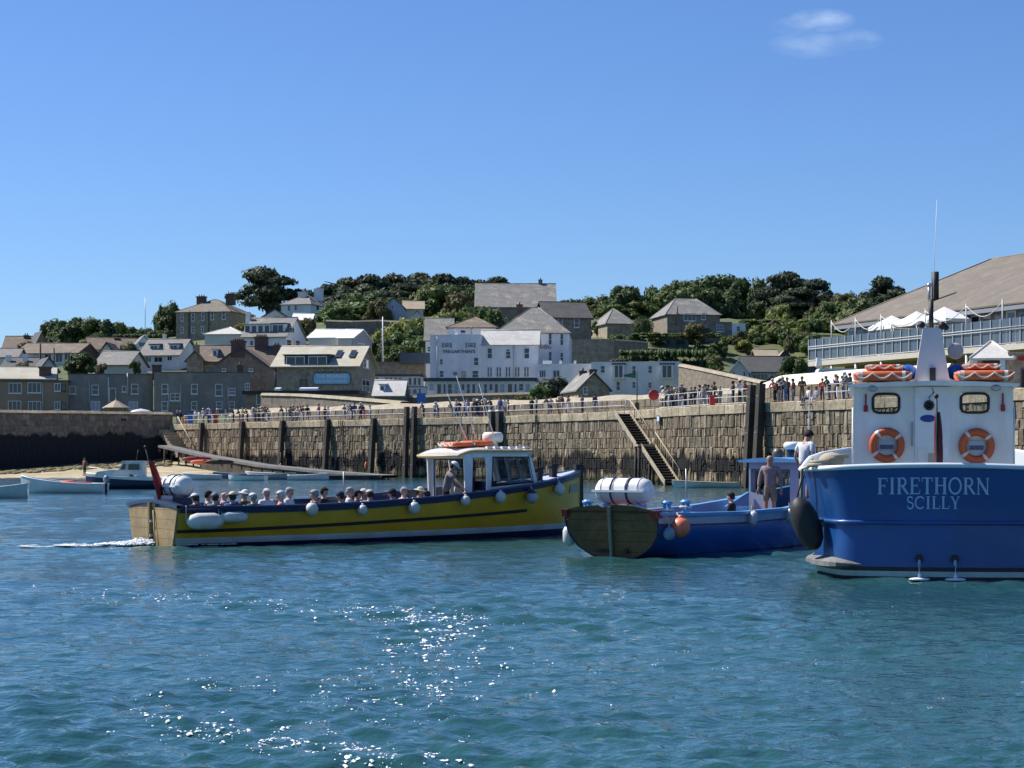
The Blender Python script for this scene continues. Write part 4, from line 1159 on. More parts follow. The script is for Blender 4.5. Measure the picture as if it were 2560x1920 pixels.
m_.slab([h.pt(c0 + r0 * math.cos(math.pi * k / 8), -.09, z0 + r0 * math.sin(math.pi * k / 8)) for k in range(9)], h.pt(0, .1, 0)); ar = m_.build('arched_light', M_FRAME, h.root)
m_ = MB(); m_.slab([h.pt(c0 + .72 * r0 * math.cos(math.pi * k / 8), -.1, z0 + .72 * r0 * math.sin(math.pi * k / 8)) for k in range(9)], h.pt(0, .05, 0)); m_.build('pane', M_GLASS, ar)
h.win([(x, 917, x + 5.5, 943) for x0 in (1218, 1241, 1264, 1287, 1310) for x in (x0, x0 + 7)], rows_=2, sill=False, fw=.06); h.pipe(1286, 865, 945, .09, M_WALLW2)
h = House('hotel_wing', 'white rear hotel block with great hipped slate roof', (1240, 300), (1424, 299.4), 985, 829, 13, M_WALLW, HG).hip(769, R_SLATE, inset=5)
h.win([(1371, 833, 1380, 863), (1400, 834, 1409, 864), (1371, 879, 1380, 906), (1400, 881, 1409, 906)]); h.text("THEN'S", 1349, 1378, 861, 873, M_FRAMED); h.chimney(1299, 761, 772, .9, 6.5, pots=1)
h = House('hotel_wing', 'white hotel block with low brown hipped roof behind the parapet', (1120, 306), (1240, 305.6), 985, 817, 11, M_WALLW, HG).hip(793, R_BROWN); h.pipe(1179, 817, 836, .08)
h = House('hotel_wing', 'narrow white hotel block with grey mansard roof at the wooded side', (1064, 318), (1128, 318), 985, 850, 12, M_WALLW, HG).gable_u(797, R_SLATE); h.win([(1068, 866, 1076, 880)], rows_=2)
h = House('hotel_wing', 'single storey white hotel link with roof lights', (1345, 285), (1480, 284.5), 990, 914, 6, M_WALLW, HG).flat(M_WHITE, over=.15, para=.25)
h.win([(1348, 925, 1365, 944)], cols=3, rows_=1); h.win([(1382, 925, 1400, 944)], cols=2, rows_=1)
for (a, b) in ((1356, 1378), (1398, 1404), (1434, 1440)):
 m_ = MB(); s0, z0 = h.hit(a, 912); s1, _ = h.hit(b, 912); m_.hexa([h.pt(s0, .6, h.H + .2), h.pt(s1, .6, h.H + .2), h.pt(s1, 1.8, h.H + .2), h.pt(s0, 1.8, h.H + .2), h.pt(s0, .7, h.H + .75), h.pt(s1, .7, h.H + .75), h.pt(s1, 1.7, h.H + .75), h.pt(s0, 1.7, h.H + .75)]); m_.build('roof_light', M_WHITE, h.roof)
h = House('hotel_wing', 'long white two storey hotel wing with two boxed bay windows', (1478, 280), (1697, 278), 1000, 907, 8, M_WALLW, HG).flat(M_WHITE)
h.win([(1501, 914, 1513, 933), (1580, 914, 1590, 934), (1620, 914, 1631, 934)]); h.win([(1540, 953, 1551, 977), (1580, 954, 1590, 971), (1620, 955, 1630, 971)])
for (a, b) in ((1534, 1562), (1653, 1684)):
 s0, z1 = h.hit(a, 912); s1, _ = h.hit(b, 912); _, z0 = h.hit(a, 947)
 m_ = MB(); m_.hexa([h.pt(s0, -.7, z0), h.pt(s1, -.7, z0), h.pt(s1, .01, z0), h.pt(s0, .01, z0), h.pt(s0, -.7, z1), h.pt(s1, -.7, z1), h.pt(s1, .01, z1), h.pt(s0, .01, z1)]); bay = m_.build('bay_window', M_WHITE, h.root)
 m_ = MB(); m_.hexa([h.pt(s0 - .15, -.85, z1), h.pt(s1 + .15, -.85, z1), h.pt(s1 + .15, .01, z1), h.pt(s0 - .15, .01, z1), h.pt(s0 - .15, -.85, z1 + .2), h.pt(s1 + .15, -.85, z1 + .2), h.pt(s1 + .15, .01, z1 + .3), h.pt(s0 - .15, .01, z1 + .3)]); m_.build('bay_roof', M_NAVYR, bay)
 m_ = MB(); m_.add([h.pt(s0 + .25, -.715, z0 + .15), h.pt(s1 - .25, -.715, z0 + .15), h.pt(s1 - .25, -.715, z1 - .15), h.pt(s0 + .25, -.715, z1 - .15)], [(0, 1, 2, 3)]); m_.build('pane', M_GLASS, bay)
 m_ = MB(); sm = (s0 + s1) / 2; zm = (z0 + z1) / 2; m_.hexa([h.pt(sm - .05, -.76, z0 + .1), h.pt(sm + .05, -.76, z0 + .1), h.pt(sm + .05, -.7, z0 + .1), h.pt(sm - .05, -.7, z0 + .1), h.pt(sm - .05, -.76, z1 - .1), h.pt(sm + .05, -.76, z1 - .1), h.pt(sm + .05, -.7, z1 - .1), h.pt(sm - .05, -.7, z1 - .1)]); m_.build('glazing_bar', M_FRAME, bay)
h = House('hotel_veranda', 'glazed hotel sun lounge with navy fascia facing the harbour', (1066, 279), (1335, 278), 1003, 953, 5, M_WALLW, HG).flat(M_NAVYR, over=.4, para=.45)
x = 1072
for k, wd_ in enumerate((14, 12, 8, 12, 12, 10, 10, 10, 10, 10, 10, 10, 13, 13, 8, 13, 13, 10, 10, 10)):
 if x + wd_ > 1332: break
 h.win([(x, 959, x + wd_, 985 if k % 5 else 977)], rows_=1 if k % 3 else 2, cols=1, fw=.07, sill=False, pane=M_GLASS if k % 4 else M_CURT); x += wd_ + (3.5 if k % 4 else 6)
h = House('hotel_annexe', 'low white pillared restaurant with dark windows left of the hotel', (925, 287.6), (1052, 287.2), 990, 941, 6, M_WALLW, HG).flat(M_NAVYR, over=.3, para=.3)
h.win([(x, 944, x + 9, 964) for x in (938, 962, 973, 985, 996, 1021, 1033, 1044)], rows_=1, frame=M_WALLW2)
h = House('terrace_wall', 'dark terrace with navy awning above the pillared restaurant', (925, 303), (1062, 303), 945, 906, 5, M_STONED, 'terrace').flat()
m_ = MB(); q = P(1012, 895, 302); m_.box(q + Vector((1.5, .5, 0)) - h.O, (4.6, 1.5, 1.6)); m_.build('awning', M_NAVYR, h.root)
h = House('cottage', 'tiny stone cottage with pale roof and round headed white dormer beside the inn', (936, 257), (1006, 256.8), 1012, 988, 6, M_STONED).gable_u(953, R_PALE)
h.dormer(949, 962, 963, 979, R_WHITE, M_WALLW, t=.9, cols=1)
h = House('shop', 'little white and blue shopfront beside the tiny stone cottage', (1012, 272), (1064, 272), 1010, 968, 5, M_WALLW, 'shop').flat(M_FRAMED); h.win([(1018, 972, 1028, 986), (1031, 972, 1043, 986), (1046, 970, 1053, 990)], rows_=1)
slope_wall('terrace_wall', 'low dark terrace wall in front of the glazed sun lounge', [(1010, 995, 262), (1130, 990, 262), (1340, 985, 262), (1430, 988, 258)], M_STONED, .8)
# hut near the quay
h = House('stone_hut', 'small stone hut with grey roof and two chimneys behind the quay parapet', (1446, 226), (1524, 226.6), 1000, 972, 9, M_STONE, 'hut').gable_v(932, R_SLATE)
h.win([(1457, 967, 1468, 986)]); h.chimney(1482, 923, 938, .8, .6, pots=0); h.chimney(1457, 927, 942, .8, 7, pots=1)
# ---- upper hill, middle and right
h = House('slate_roofed_hall', 'tall grey stone hall with one huge plain slate roof on the skyline', (1190, 402), (1388, 402), 812, 767, 17, M_STONED, 'hall').gable_u(711, R_SLATE); h.chimney(1351, 699, 716, .8, 8.5, pots=1, mat_=M_STONED); h.win([(1238, 772, 1244, 785)])
h = House('stone_house', 'dark stone house with two pale windows below the slate hall', (1370, 345), (1478, 346.7), 845, 793, 11, M_STONED).gable_u(756, R_SLATED); h.win([(1395, 794, 1407, 816), (1435, 796, 1448, 819)])
h = House('cottage', 'small stone cottage with pointed hipped roof, bright on one side', (1518, 365), (1588, 366.2), 835, 806, 11, M_STONE).hip(771, R_SLATE, inset=4.5)
h = House('stone_house', 'big stone house with steep tan slate roof and white windows in a green garden', (1668, 360), (1800, 361.6), 838, 783, 12, M_STONED).hip(746, R_SLATE, inset=3)
h.win([(1709, 783, 1740, 802)], cols=3, rows_=1); h.win([(1753, 783, 1764, 799)]); h.win([(1748, 814, 1766, 833)], cols=2); h.pipe(1692, 766, 815, .2, M_STONED)
h = House('stone_house', 'stone lean to with a white window at the end of the big stone house', (1800, 361.6), (1830, 362), 838, 806, 10, M_STONED).flat(R_SLATE); h.win([(1791, 812, 1808, 829)], cols=2, rows_=2)
h = House('annexe', 'small white flat roofed annexe beside the big stone house', (1830, 362), (1864, 362.5), 838, 810, 6, M_WALLW, 'annexe').flat(M_WHITE); h.win([(1841, 815, 1851, 829)])
h = House('garden_building', 'high rubble retaining wall with ivy stains above the hotel wing', (1424, 330), (1536, 329), 915, 850, 6, M_STONE, 'wall').flat(M_PTOP)
slope_wall('garden_wall', 'dark rubble garden wall running back from the high retaining wall', [(1536, 852, 328.9), (1580, 854, 332), (1620, 858, 336)], M_STONED, .8)
h = House('garden_shed', 'long low dark green garden shed above the clipped hedge', (1640, 350), (1722, 350), 880, 846, 5, mat('shed_green', (0.06, 0.085, 0.08), 0.8, .15), 'shed').flat(M_FLAT, over=.3, para=.2); h.win([(1655, 850, 1675, 862), (1690, 850, 1712, 862)], cols=2, rows_=1, frame=M_FRAMED)
slope_wall('garden_wall', 'long rubble wall sloping down beside the white hotel wing', [(1696, 915, 276), (1760, 928, 268), (1820, 941, 262), (1880, 954, 256), (1900, 958, 250)], M_STONED, .9)
slope_wall('garden_wall', 'old ivy covered stone wall above the dark trees left of the hotel', [(815, 803, 372), (880, 805, 372), (950, 803, 374), (1000, 806, 374)], M_STONED, .8)
h = House('painted_house', 'little white gabled house with two dark windows', (1824, 303), (1872, 302.8), 962, 930, 8, M_WALLW2).gable_v(901, R_SLATED, barge=M_WHITE); h.win([(1831, 929, 1838, 944), (1857, 929, 1865, 944)], rows_=1)
h = House('painted_house', 'grey slate roofed house with white edged gable beside the little white house', (1866, 310), (1975, 310.4), 962, 929, 9, M_WALLB).gable_u(893, R_SLATED); h.win([(1882, 934, 1920, 953)], cols=4, rows_=1)
h = House('painted_house', 'tan roofed house with navy gable above the grey slate roof', (1935, 330), (1990, 329.8), 935, 908, 9, M_NAVYR).gable_v(876, R_TAN, barge=M_FRAMED); h.win([(1946, 896, 1966, 916)], rows_=1, cols=1, pane=M_WALLB)
h = House('painted_house', 'long tan roof joined to the navy gable', (1898, 336), (1950, 336.2), 935, 905, 9, M_NAVYR).gable_u(876, R_TAN)
h = House('garage', 'small blue grey garage with dark gable by the waterfront', (2000, 300), (2052, 300), 965, 932, 7, M_NAVYR, 'garage').gable_v(909, R_SLATE); h.win([(2010, 937, 2047, 955)], rows_=1, name='garage_door', pane=M_WALLB, sill=False)
h = House('garage', 'low purple slate roofed shed beside the blue grey garage', (2050, 305), (2092, 305), 965, 935, 7, M_NAVYR, 'shed').hip(915, R_SLATED)
# ------------------------------------------------------------------ waterfront building with balcony, on the right
h = House('harbour_building', 'large two storey harbour building with buff tiled hipped roof and glass balcony', (2112, 186), (2905, 144.4), 1000, 799, 24, M_WALLBR, 'building').hip(662, R_BIG, ov=.9, inset=6)
HB = h
p = h.pt
# upper storey dark glazing and boards
zf = ZP(903, 184.9) - h.zb
m_ = MB(); m_.slab([p(-.4, -.9, h.H - .95), p(h.L, -.9, h.H - .95), p(h.L, -.9, h.H - .62), p(-.4, -.9, h.H - .62)], p(0, .06, 0)); m_.build('fascia', M_SHUT, h.root)
ng = 22
for k in range(ng):
 s0 = .6 + k * (h.L - 8) / ng; s1 = s0 + (h.L - 8) / ng - .35
 m_ = MB(); m_.slab([p(s0, -.05, zf + .2), p(s1, -.05, zf + .2), p(s1, -.05, h.H - .9), p(s0, -.05, h.H - .9)], p(0, .04, 0)); w = m_.build('window', M_SHUT if k % 3 else M_WHITE, h.root)
 m_ = MB(); m_.add([p(s0 + .15, -.06, zf + .35), p(s1 - .15, -.06, zf + .35), p(s1 - .15, -.06, h.H - 1.1), p(s0 + .15, -.06, h.H - 1.1)], [(0, 1, 2, 3)]); m_.build('pane', M_GLASS, w)
# balcony
m_ = MB(); m_.hexa([p(-1, -3.3, zf - .45), p(h.L, -3.3, zf - .45), p(h.L, 0, zf - .45), p(-1, 0, zf - .45), p(-1, -3.3, zf), p(h.L, -3.3, zf), p(h.L, 0, zf), p(-1, 0, zf)])
bal = m_.build('balcony', mat('balcony_edge', (0.55, 0.50, 0.42), 0.8, .1), h.root)
M_BGL = glass_mat('balcony_glass', (0.13, 0.17, 0.22), 0.12, clear=0.4)
PW = 1.32; n = int(40 / PW)
for k in range(n):
 s0 = -1 + k * PW
 m_ = MB(); m_.slab([p(s0 + .03, -3.2, zf + .05), p(s0 + PW - .03, -3.2, zf + .05), p(s0 + PW - .03, -3.2, zf + 2.05), p(s0 + .03, -3.2, zf + 2.05)], p(0, .03, 0)); m_.build('glass_panel', M_BGL, bal)
 m_ = MB(); m_.box(p(s0, -3.25, zf + 1.0), (.07, .07, 2.1), (0, 0, math.atan2(h.u.y, h.u.x))); m_.build('post', M_RAIL, bal)
for z_ in (zf + .08, zf + 1.15, zf + 1.35):
 m_ = MB(); m_.tube([p(-1, -3.3, z_), p(39, -3.3, z_)], .045, 6); m_.build('rail', M_RAIL, bal)
tall = []
for s_ in (3.0, 7.2, 11.5, 18.5, 24.5, 29.5):
 m_ = MB(); m_.cyl(p(s_, -3.15, zf), p(s_, -3.15, zf + 3.6), .06, n=6); m_.build('lamp_post', M_RAIL, bal); tall.append(s_)
 m_ = MB(); m_.cyl(p(s_ + .01, -3.1, -3), p(s_ + .01, -3.1, zf - .45), .14, n=8); m_.build('column', M_RAIL, h.root)
for a, b in zip(tall, tall[1:]):
 m_ = MB(); m_.tube([p(a + (b - a) * k / 12, -3.15, zf + 3.4 - 1.0 * math.sin(math.pi * k / 12)) for k in range(13)], .04, 5); m_.build('festoon_rope', M_WROPE, bal)
# ground floor windows and doors behind columns
for k in range(11):
 s0 = 1.2 + k * 3.6
 m_ = MB(); m_.slab([p(s0, -.06, 1.6), p(s0 + 2.6, -.06, 1.6), p(s0 + 2.6, -.06, zf - .75), p(s0, -.06, zf - .75)], p(0, .05, 0)); w = m_.build('window', M_FRAMED, h.root)
 m_ = MB(); m_.add([p(s0 + .12, -.07, 1.72), p(s0 + 2.48, -.07, 1.72), p(s0 + 2.48, -.07, zf - .87), p(s0 + .12, -.07, zf - .87)], [(0, 1, 2, 3)]); m_.build('pane', M_GLASS, w)
m_ = MB(); q = P(2338, 708, 176) - h.O; m_.cyl(q - Vector((0, 0, 1.5)), q + Vector((0, 0, 1.0)), .32, n=10); m_.build('flue', M_BLACK, h.root)
# white canopies on the balcony
M_CANVAS = mat('white_canvas', (0.80, 0.80, 0.79), 0.85, 0.04, 2.0, bump=.1)
def gazebo(s_, w, e, hh, label):
 root = empty('canopy', HB.O + HB.pt(s_, -1.75, zf), math.atan2(HB.u.y, HB.u.x)); tag(root, label, 'canopy', 'white canopies on the balcony')
 dy = 1.25
 m = MB(); m.add([(-w, -dy, e), (w, -dy, e), (w, dy, e), (-w, dy, e), (0, 0, e + hh), (-w, -dy, e - .28), (w, -dy, e - .28), (w, dy, e - .28), (-w, dy, e - .28)],
     [(0, 1, 4), (1, 2, 4), (2, 3, 4), (3, 0, 4), (0, 5, 6, 1), (1, 6, 7, 2), (2, 7, 8, 3), (3, 8, 5, 0)])
 m.build('canopy_roof', M_CANVAS, root)
 for sx in (-1, 1):
  for sy in (-1, 1):
   m = MB(); m.cyl((sx * (w - .08), sy * (dy - .06), 0), (sx * (w - .08), sy * (dy - .06), e), .04, n=6); m.build('leg', M_WHITE, root)
gazebo(11.0, 1.9, 2.55, 1.0, 'white canopy on the balcony at the rope hung end')
gazebo(15.0, 1.9, 2.6, 1.05, 'white canopy on the balcony, the middle one of three')
gazebo(19.2, 2.1, 2.65, 1.1, 'white canopy on the balcony with the broadest peaked top')
# kiosk on the quay by the big building
h = House('kiosk', 'stone harbour kiosk with pale hipped roof and open blue shutters', (2440, 118), (2522, 117.6), 992, 891, 6, M_STONE, 'kiosk').hip(855, R_PALE, ov=.35, inset=1.6)
h.win([(2456, 898, 2500, 960)], rows_=1, name='doorway', frame=M_FRAMED, pane=M_BLACK, sill=False)
for (a, b) in ((2432, 2443), (2500, 2513)):
 s0, z1 = h.hit(a, 893); s1, _ = h.hit(b, 893); _, z0 = h.hit(a, 948); m_ = MB(); m_.slab([h.pt(s0, -.12, z0), h.pt(s1, -.12, z0), h.pt(s1, -.12, z1), h.pt(s0, -.12, z1)], h.pt(0, .06, 0)); m_.build('shutter', mat('shutter_blue', (0.38, 0.58, 0.75), .6), h.root)
h = House('kiosk', 'stone lean to at the end of the harbour kiosk with red notice', (2522, 117.6), (2640, 117), 992, 885, 6, M_STONE, 'kiosk').flat(R_TAN)
h.win([(2545, 890, 2575, 902)], rows_=1, name='notice', frame=mat('notice_red', (.35, .03, .03), .6), pane=mat('notice_red', (.35, .03, .03)), sill=False)
h.win([(2552, 922, 2600, 985)], rows_=1, name='doorway', frame=M_FRAMED, pane=M_BLACK, sill=False)
# vehicles behind the crowd
def van(px, d, yg, lenm, hgt, body, label, rz=0.0):
 c = P(px, yg, d); root = empty('parked_van', c, rz); tag(root, label, 'van')
 L = lenm; w = .95
 prof = [(-L / 2, .35), (L / 2 - .1, .35), (L / 2, .9), (L / 2 - .9, 1.05), (L / 2 - 1.5, hgt), (-L / 2 + .15, hgt), (-L / 2, hgt - .3)]
 m = MB(); m.slab([(x, -w, z) for x, z in prof], (0, 2 * w, 0)); m.build('body', body, root)
 m = MB(); m.slab([(L / 2 - 1.55, -w - .012, 1.1), (L / 2 - 1.0, -w - .012, 1.1), (L / 2 - 1.5, -w - .012, hgt - .18), (L / 2 - 1.7, -w - .012, hgt - .18)], (0, .01, 0)); m.build('window', M_GLASS, root)
 m = MB(); m.slab([(-L / 2 + .3, -w - .012, 1.15), (L / 2 - 1.75, -w - .012, 1.15), (L / 2 - 1.75, -w - .012, hgt - .18), (-L / 2 + .3, -w - .012, hgt - .18)], (0, .01, 0)); m.build('window', M_GLASS, root)
 for x in (-L / 2 + .8, L / 2 - .8):
  for s in (-1, 1):
   m = MB(); m.cyl((x, s * w - s * .2, .33), (x, s * w + s * .03, .33), .33, n=16); t = m.build('wheel', M_BLACK, root)
   m = MB(); m.cyl((x, s * w + s * .03, .33), (x, s * w + s * .045, .33), .2, n=12); m.build('rim', M_STEEL, t)
van(2112, 160, 985, 4.6, 2.0, M_GRP, 'white van parked beneath the balcony behind the crowd')
# poles
def pole(name, px, y0, y1, d, r, m_, label, cat='pole', top=None):
 a = P(px, y1, d); b = P(px, y0, d); root = empty(name, a); tag(root, label, cat)
 m = MB(); m.cyl((0, 0, -2), (0, 0, b.z - a.z), r * 1.15, r * .8, 7); m.build('pole', m_, root)
 if top: top(root, b.z - a.z)
 return root
pole('radio_mast', 363, 744, 850, 400, .07, M_STEEL, 'tall thin radio mast above the hillside roofs', 'mast')
pole('flagpole', 957, 792, 905, 318, .11, M_WHITE, 'bare white flagpole in front of the dark trees', 'pole')
pole('telegraph_pole', 101, 858, 945, 298, .16, M_TIMBER, 'dark telegraph pole beside the pale blue gable')
pole('telegraph_pole', 135, 870, 918, 318, .14, M_TIMBER, 'dark telegraph pole in front of the bungalow windows')
def lamp_top(root, hz):
 m = MB(); m.box((0, 0, hz), (.5, .5, .7), taper=.7); m.build('lantern', M_WHITE, root)
pole('lamp_post', 2047, 905, 990, 162, .07, M_RAIL, 'grey lamp post with white lantern at the end of the balcony', 'lamp post', lamp_top)
# shelter roof behind the harbour wall
c0 = P(290, 1030, 246); root = empty('shelter', (c0.x, c0.y, 6.4)); tag(root, 'small shelter with pale pyramid roof behind the harbour wall', 'shelter')
m_ = MB(); R0 = 1.7; zt = ZP(1001, 246) - 6.4; ze_ = ZP(1019, 246) - 6.4
m_.lathe([(R0, ze_ - .1), (R0, ze_), (.16, zt), (0.02, zt + .25)], (0, 0, 0), n=8, smooth=False); m_.build('roof', R_TAN, root)
m_ = MB(); m_.lathe([(R0 * .82, -.5), (R0 * .82, ze_)], (0, 0, 0), n=8, smooth=False); m_.build('wall', M_STONED, root)
c0 = P(352, 1027, 247); root = empty('upturned_boat', (c0.x, c0.y, 7.0)); tag(root, 'white upturned dinghy hull lying behind the harbour wall', 'dinghy')
m_ = MB(); m_.ball((0, 0, .1), (1.6, .7, .75), 14, 8, zlo=0.0); m_.build('hull', M_GRP, root)
m_ = MB(); m_.tube([(-1.4, 0, .52), (0, 0, .87), (1.4, 0, .52)], .05, 5); m_.build('keel', M_GRP, root)
# ------------------------------------------------------------------ plants: prototypes shared between copies
L_PINE = leaf_mat('pine_needles', (0.022, 0.036, 0.022), (0.042, 0.065, 0.032), (0.084, 0.107, 0.049))
L_DARK = leaf_mat('evergreen_leaves', (0.032, 0.061, 0.022), (0.068, 0.110, 0.036), (0.130, 0.181, 0.055))
L_MID = leaf_mat('garden_leaves', (0.047, 0.084, 0.023), (0.101, 0.149, 0.041), (0.182, 0.227, 0.068))
L_LIGHT = leaf_mat('bright_leaves', (0.095, 0.142, 0.030), (0.182, 0.230, 0.054), (0.290, 0.324, 0.095))
L_OLIVE = leaf_mat('olive_leaves', (0.061, 0.068, 0.024), (0.121, 0.119, 0.046), (0.203, 0.182, 0.078))
M_BARK = mat('bark', (0.075, 0.055, 0.038), 0.95, 0.3, 5.0, bump=.6, bscale=14)
def leaf_quads(m, c, r, n, rng, size, up=0.35):
 for _ in range(n):
  th = rng.uniform(0, 2 * math.pi); cz = rng.uniform(-.65, 1.0); sz = math.sqrt(max(0, 1 - cz * cz))
  nrm = Vector((sz * math.cos(th), sz * math.sin(th), cz)); k = rng.uniform(.78, 1.12)
  q = Vector(c) + Vector((nrm.x * r[0], nrm.y * r[1], nrm.z * r[2])) * k
  n2 = (nrm + Vector((rng.gauss(0, .55), rng.gauss(0, .55), rng.gauss(up, .45)))).normalized()
  a = n2.orthogonal().normalized(); b = n2.cross(a); t = rng.uniform(0, 6.28)
  a, b = a * math.cos(t) + b * math.sin(t), b * math.cos(t) - a * math.sin(t)
  s = size * rng.uniform(.6, 1.35); e = rng.uniform(.45, .8)
  i = len(m.v)
  m.v.extend([tuple(q - a * s), tuple(q + b * s * e), tuple(q + a * s * 1.1), tuple(q - b * s * e)])
  m.f.append((i, i + 1, i + 2, i + 3)); m.m.append(0); m.s.append(False)
def raw_mesh(m, name, mt):
 me = bpy.data.meshes.new(name); me.from_pydata(m.v, [], m.f); me.materials.append(mt)
 me.update()
 return me
PROTO = {}
def crown(kind, var, mt):
 key = (kind, var, mt.name)
 if key in PROTO: return PROTO[key]
 rng = random.Random(hash((kind, var)) % 9999 if False else sum(map(ord, kind)) * 31 + var)
 m = MB(); cl = []
 if kind == 'bushy':
  for k in range(40):
   th = rng.uniform(0, 6.28); zz = rng.uniform(.10, .90); rad = (1 - abs(zz - .36) ** 1.8 * 1.9) * rng.uniform(.3, .95); rad = max(rad, .05)
   r = rng.uniform(.18, .36); cl.append(((rad * math.cos(th), rad * math.sin(th), zz - .04), (r, r, r * rng.uniform(.6, .9))))
  per, size = 78, .062
 elif kind == 'pine':
  for k in range(36):
   zz = rng.uniform(.22, .93); th = rng.uniform(0, 6.28); rad = rng.uniform(.1, 1.0) * (1.05 - .75 * max(0, zz - .45) / .5) * .8
   r = rng.uniform(.20, .38); cl.append(((rad * math.cos(th), rad * math.sin(th), zz), (r, r, r * rng.uniform(.24, .42))))
  cl.append(((0, 0, .92), (.3, .3, .13)))
  per, size = 92, .056
 elif kind == 'cypress':
  for k in range(34):
   zz = rng.uniform(.16, .96); th = rng.uniform(0, 6.28)
   ext = 1.0 - .85 * max(0, zz - .3) ** 1.3 / .62; rad = ext * (.25 + .7 * rng.random())
   r = rng.uniform(.16, .30); cl.append(((rad * math.cos(th), rad * math.sin(th), zz + .10 * rad), (r * 1.25, r * 1.25, r * .36)))
  per, size = 90, .05
 elif kind == 'shrub':
  for k in range(14):
   th = rng.uniform(0, 6.28); rad = rng.uniform(0, .68); zz = rng.uniform(.15, .78) * (1 - .35 * rad)
   r = rng.uniform(.2, .36); cl.append(((rad * math.cos(th), rad * math.sin(th), zz), (r, r, r * .8)))
  per, size = 85, .085
 elif kind == 'clipped':
  cl.append(((0, 0, .48), (.96, .96, .52))); per, size = 1300, .05
 elif kind == 'hedge':
  for k in range(46):
   cl.append(((-1 + 2 * (k % 23 + .5) / 23, rng.uniform(-.4, .4), .28 + .45 * (k // 23) + rng.uniform(-.05, .05)), (.085, .45, .24)))
  per, size = 46, .028
 for c, r in cl:
  m.ball(c, tuple(q * .8 for q in r), 8, 5); leaf_quads(m, c, r, per, rng, size)
 PROTO[key] = raw_mesh(m, 'crown', mt)
 return PROTO[key]
def trunk_mesh(var, kind):
 key = ('trunk', var, kind)
 if key in PROTO: return PROTO[key]
 rng = random.Random(var + 77); m = MB()
 top = .6 if kind != 'pine' else .8
 pts = [Vector((0, 0, -.25)), Vector((rng.uniform(-.04, .04), rng.uniform(-.04, .04), .25)), Vector((rng.uniform(-.07, .07), rng.uniform(-.07, .07), top))]
 m.tube(pts, [.075, .055, .03], 7)
 for k in range(7):
  a = pts[1].lerp(pts[2], rng.uniform(-.2, .9)); th = rng.uniform(0, 6.28); l = rng.uniform(.3, .75)
  m.tube([a, a + Vector((l * .5 * math.cos(th), l * .5 * math.sin(th), l * .25)), a + Vector((l * math.cos(th), l * math.sin(th), l * .35))], [.03, .018, .008], 5)
 me = m.mesh('trunk', M_BARK); PROTO[key] = me
 return me
def plant(kind, px, yt, yb, w, d, mt, label, group=None, name=None, ctrl=True, cat=None, rz=None, depth=1.0):
 a = P(px, yb, d); H = (yb - yt) / F * d; W = w / F * d / 2 * (1.3 if kind in ('bushy', 'pine') else 1.1)
 var = RNG.randrange(4); rz = RNG.uniform(0, 6.28) if rz is None else rz
 if ctrl: CTRL.append((a.x, a.y, a.z))
 nm = name or {'bushy': 'broadleaf_tree', 'pine': 'pine_tree', 'cypress': 'cypress_tree', 'shrub': 'shrub', 'clipped': 'clipped_bush', 'hedge': 'hedge'}[kind]
 ct = cat or {'bushy': 'tree', 'pine': 'tree', 'cypress': 'tree', 'shrub': 'shrub', 'clipped': 'bush', 'hedge': 'hedge'}[kind]
 if kind in ('bushy', 'pine', 'cypress'):
  root = empty(nm, a, rz); tag(root, label, ct, group)
  mesh_obj('crown', crown(kind, var, mt), root, scale=(W * 1.12, W * 1.0, H))
  mesh_obj('trunk', trunk_mesh(var, kind), root, scale=(W * 1.0, W * 1.0, H))
  return root
 o = mesh_obj(nm, crown(kind, var, mt), None, a, (0, 0, rz if kind != 'hedge' else 0), (W, W * .8 * depth, H))
 tag(o, label, ct, group)
 return o
G1 = 'dark trees of the wood along the ridge'
for (px, yt, w, d) in ((815, 716, 110, 492), (868, 700, 130, 500), (930, 693, 130, 505), (985, 690, 140, 512), (1048, 688, 140, 505), (1105, 690, 130, 500), (1160, 698, 110, 505), (1205, 706, 100, 515), (905, 715, 130, 480), (1010, 712, 150, 478), (1085, 715, 120, 482), (1140, 720, 100, 478), (950, 730, 110, 470), (860, 735, 110, 472)):
 kd = 'pine' if RNG.random() < .65 else 'bushy'; plant(kd, px, yt, 800, w, d, L_PINE, '%s on the ridge %s' % ('dark flat topped pine' if kd == 'pine' else 'dark rounded evergreen', 'beside the hilltop villa' if px < 900 else 'behind the small grey blue gable' if px < 1030 else 'beside the slate hall'), G1)
plant('cypress', 668, 674, 800, 172, 462, L_PINE, 'great spreading dark cypress standing alone behind the large stone house')
plant('pine', 1246, 694, 760, 66, 440, L_PINE, 'dark flat topped pine rising behind the slate hall')
plant('bushy', 425, 764, 850, 60, 470, L_DARK, 'dark green tree at the blank end of the large stone house')
G2 = 'trees on the wooded knoll at the left'
for (px, yt, w) in ((136, 806, 70), (172, 800, 80), (212, 797, 84), (250, 796, 84), (288, 806, 80), (325, 818, 70), (365, 822, 70), (400, 824, 60), (190, 815, 80), (240, 818, 90), (150, 825, 70)):
 plant('bushy', px, yt, 876, w, RNG.uniform(408, 430), L_DARK if px % 3 else L_MID, ('dark' if px % 3 else 'mid green') + ' leafy tree on the wooded knoll ' + ('behind the bungalow' if px < 260 else 'beside the thin radio mast'), G2)
plant('shrub', 212, 845, 878, 52, 385, L_LIGHT, 'bright yellow green bush above the bungalow roof')
plant('clipped', 245, 832, 868, 42, 382, L_DARK, 'dark clipped round bush on the knoll'); plant('hedge', 345, 834, 860, 110, 392, L_DARK, 'dark clipped hedge above the brown roofed house')
plant('shrub', 70, 852, 890, 70, 365, L_OLIVE, 'olive brown bush below the distant dark roofed house')
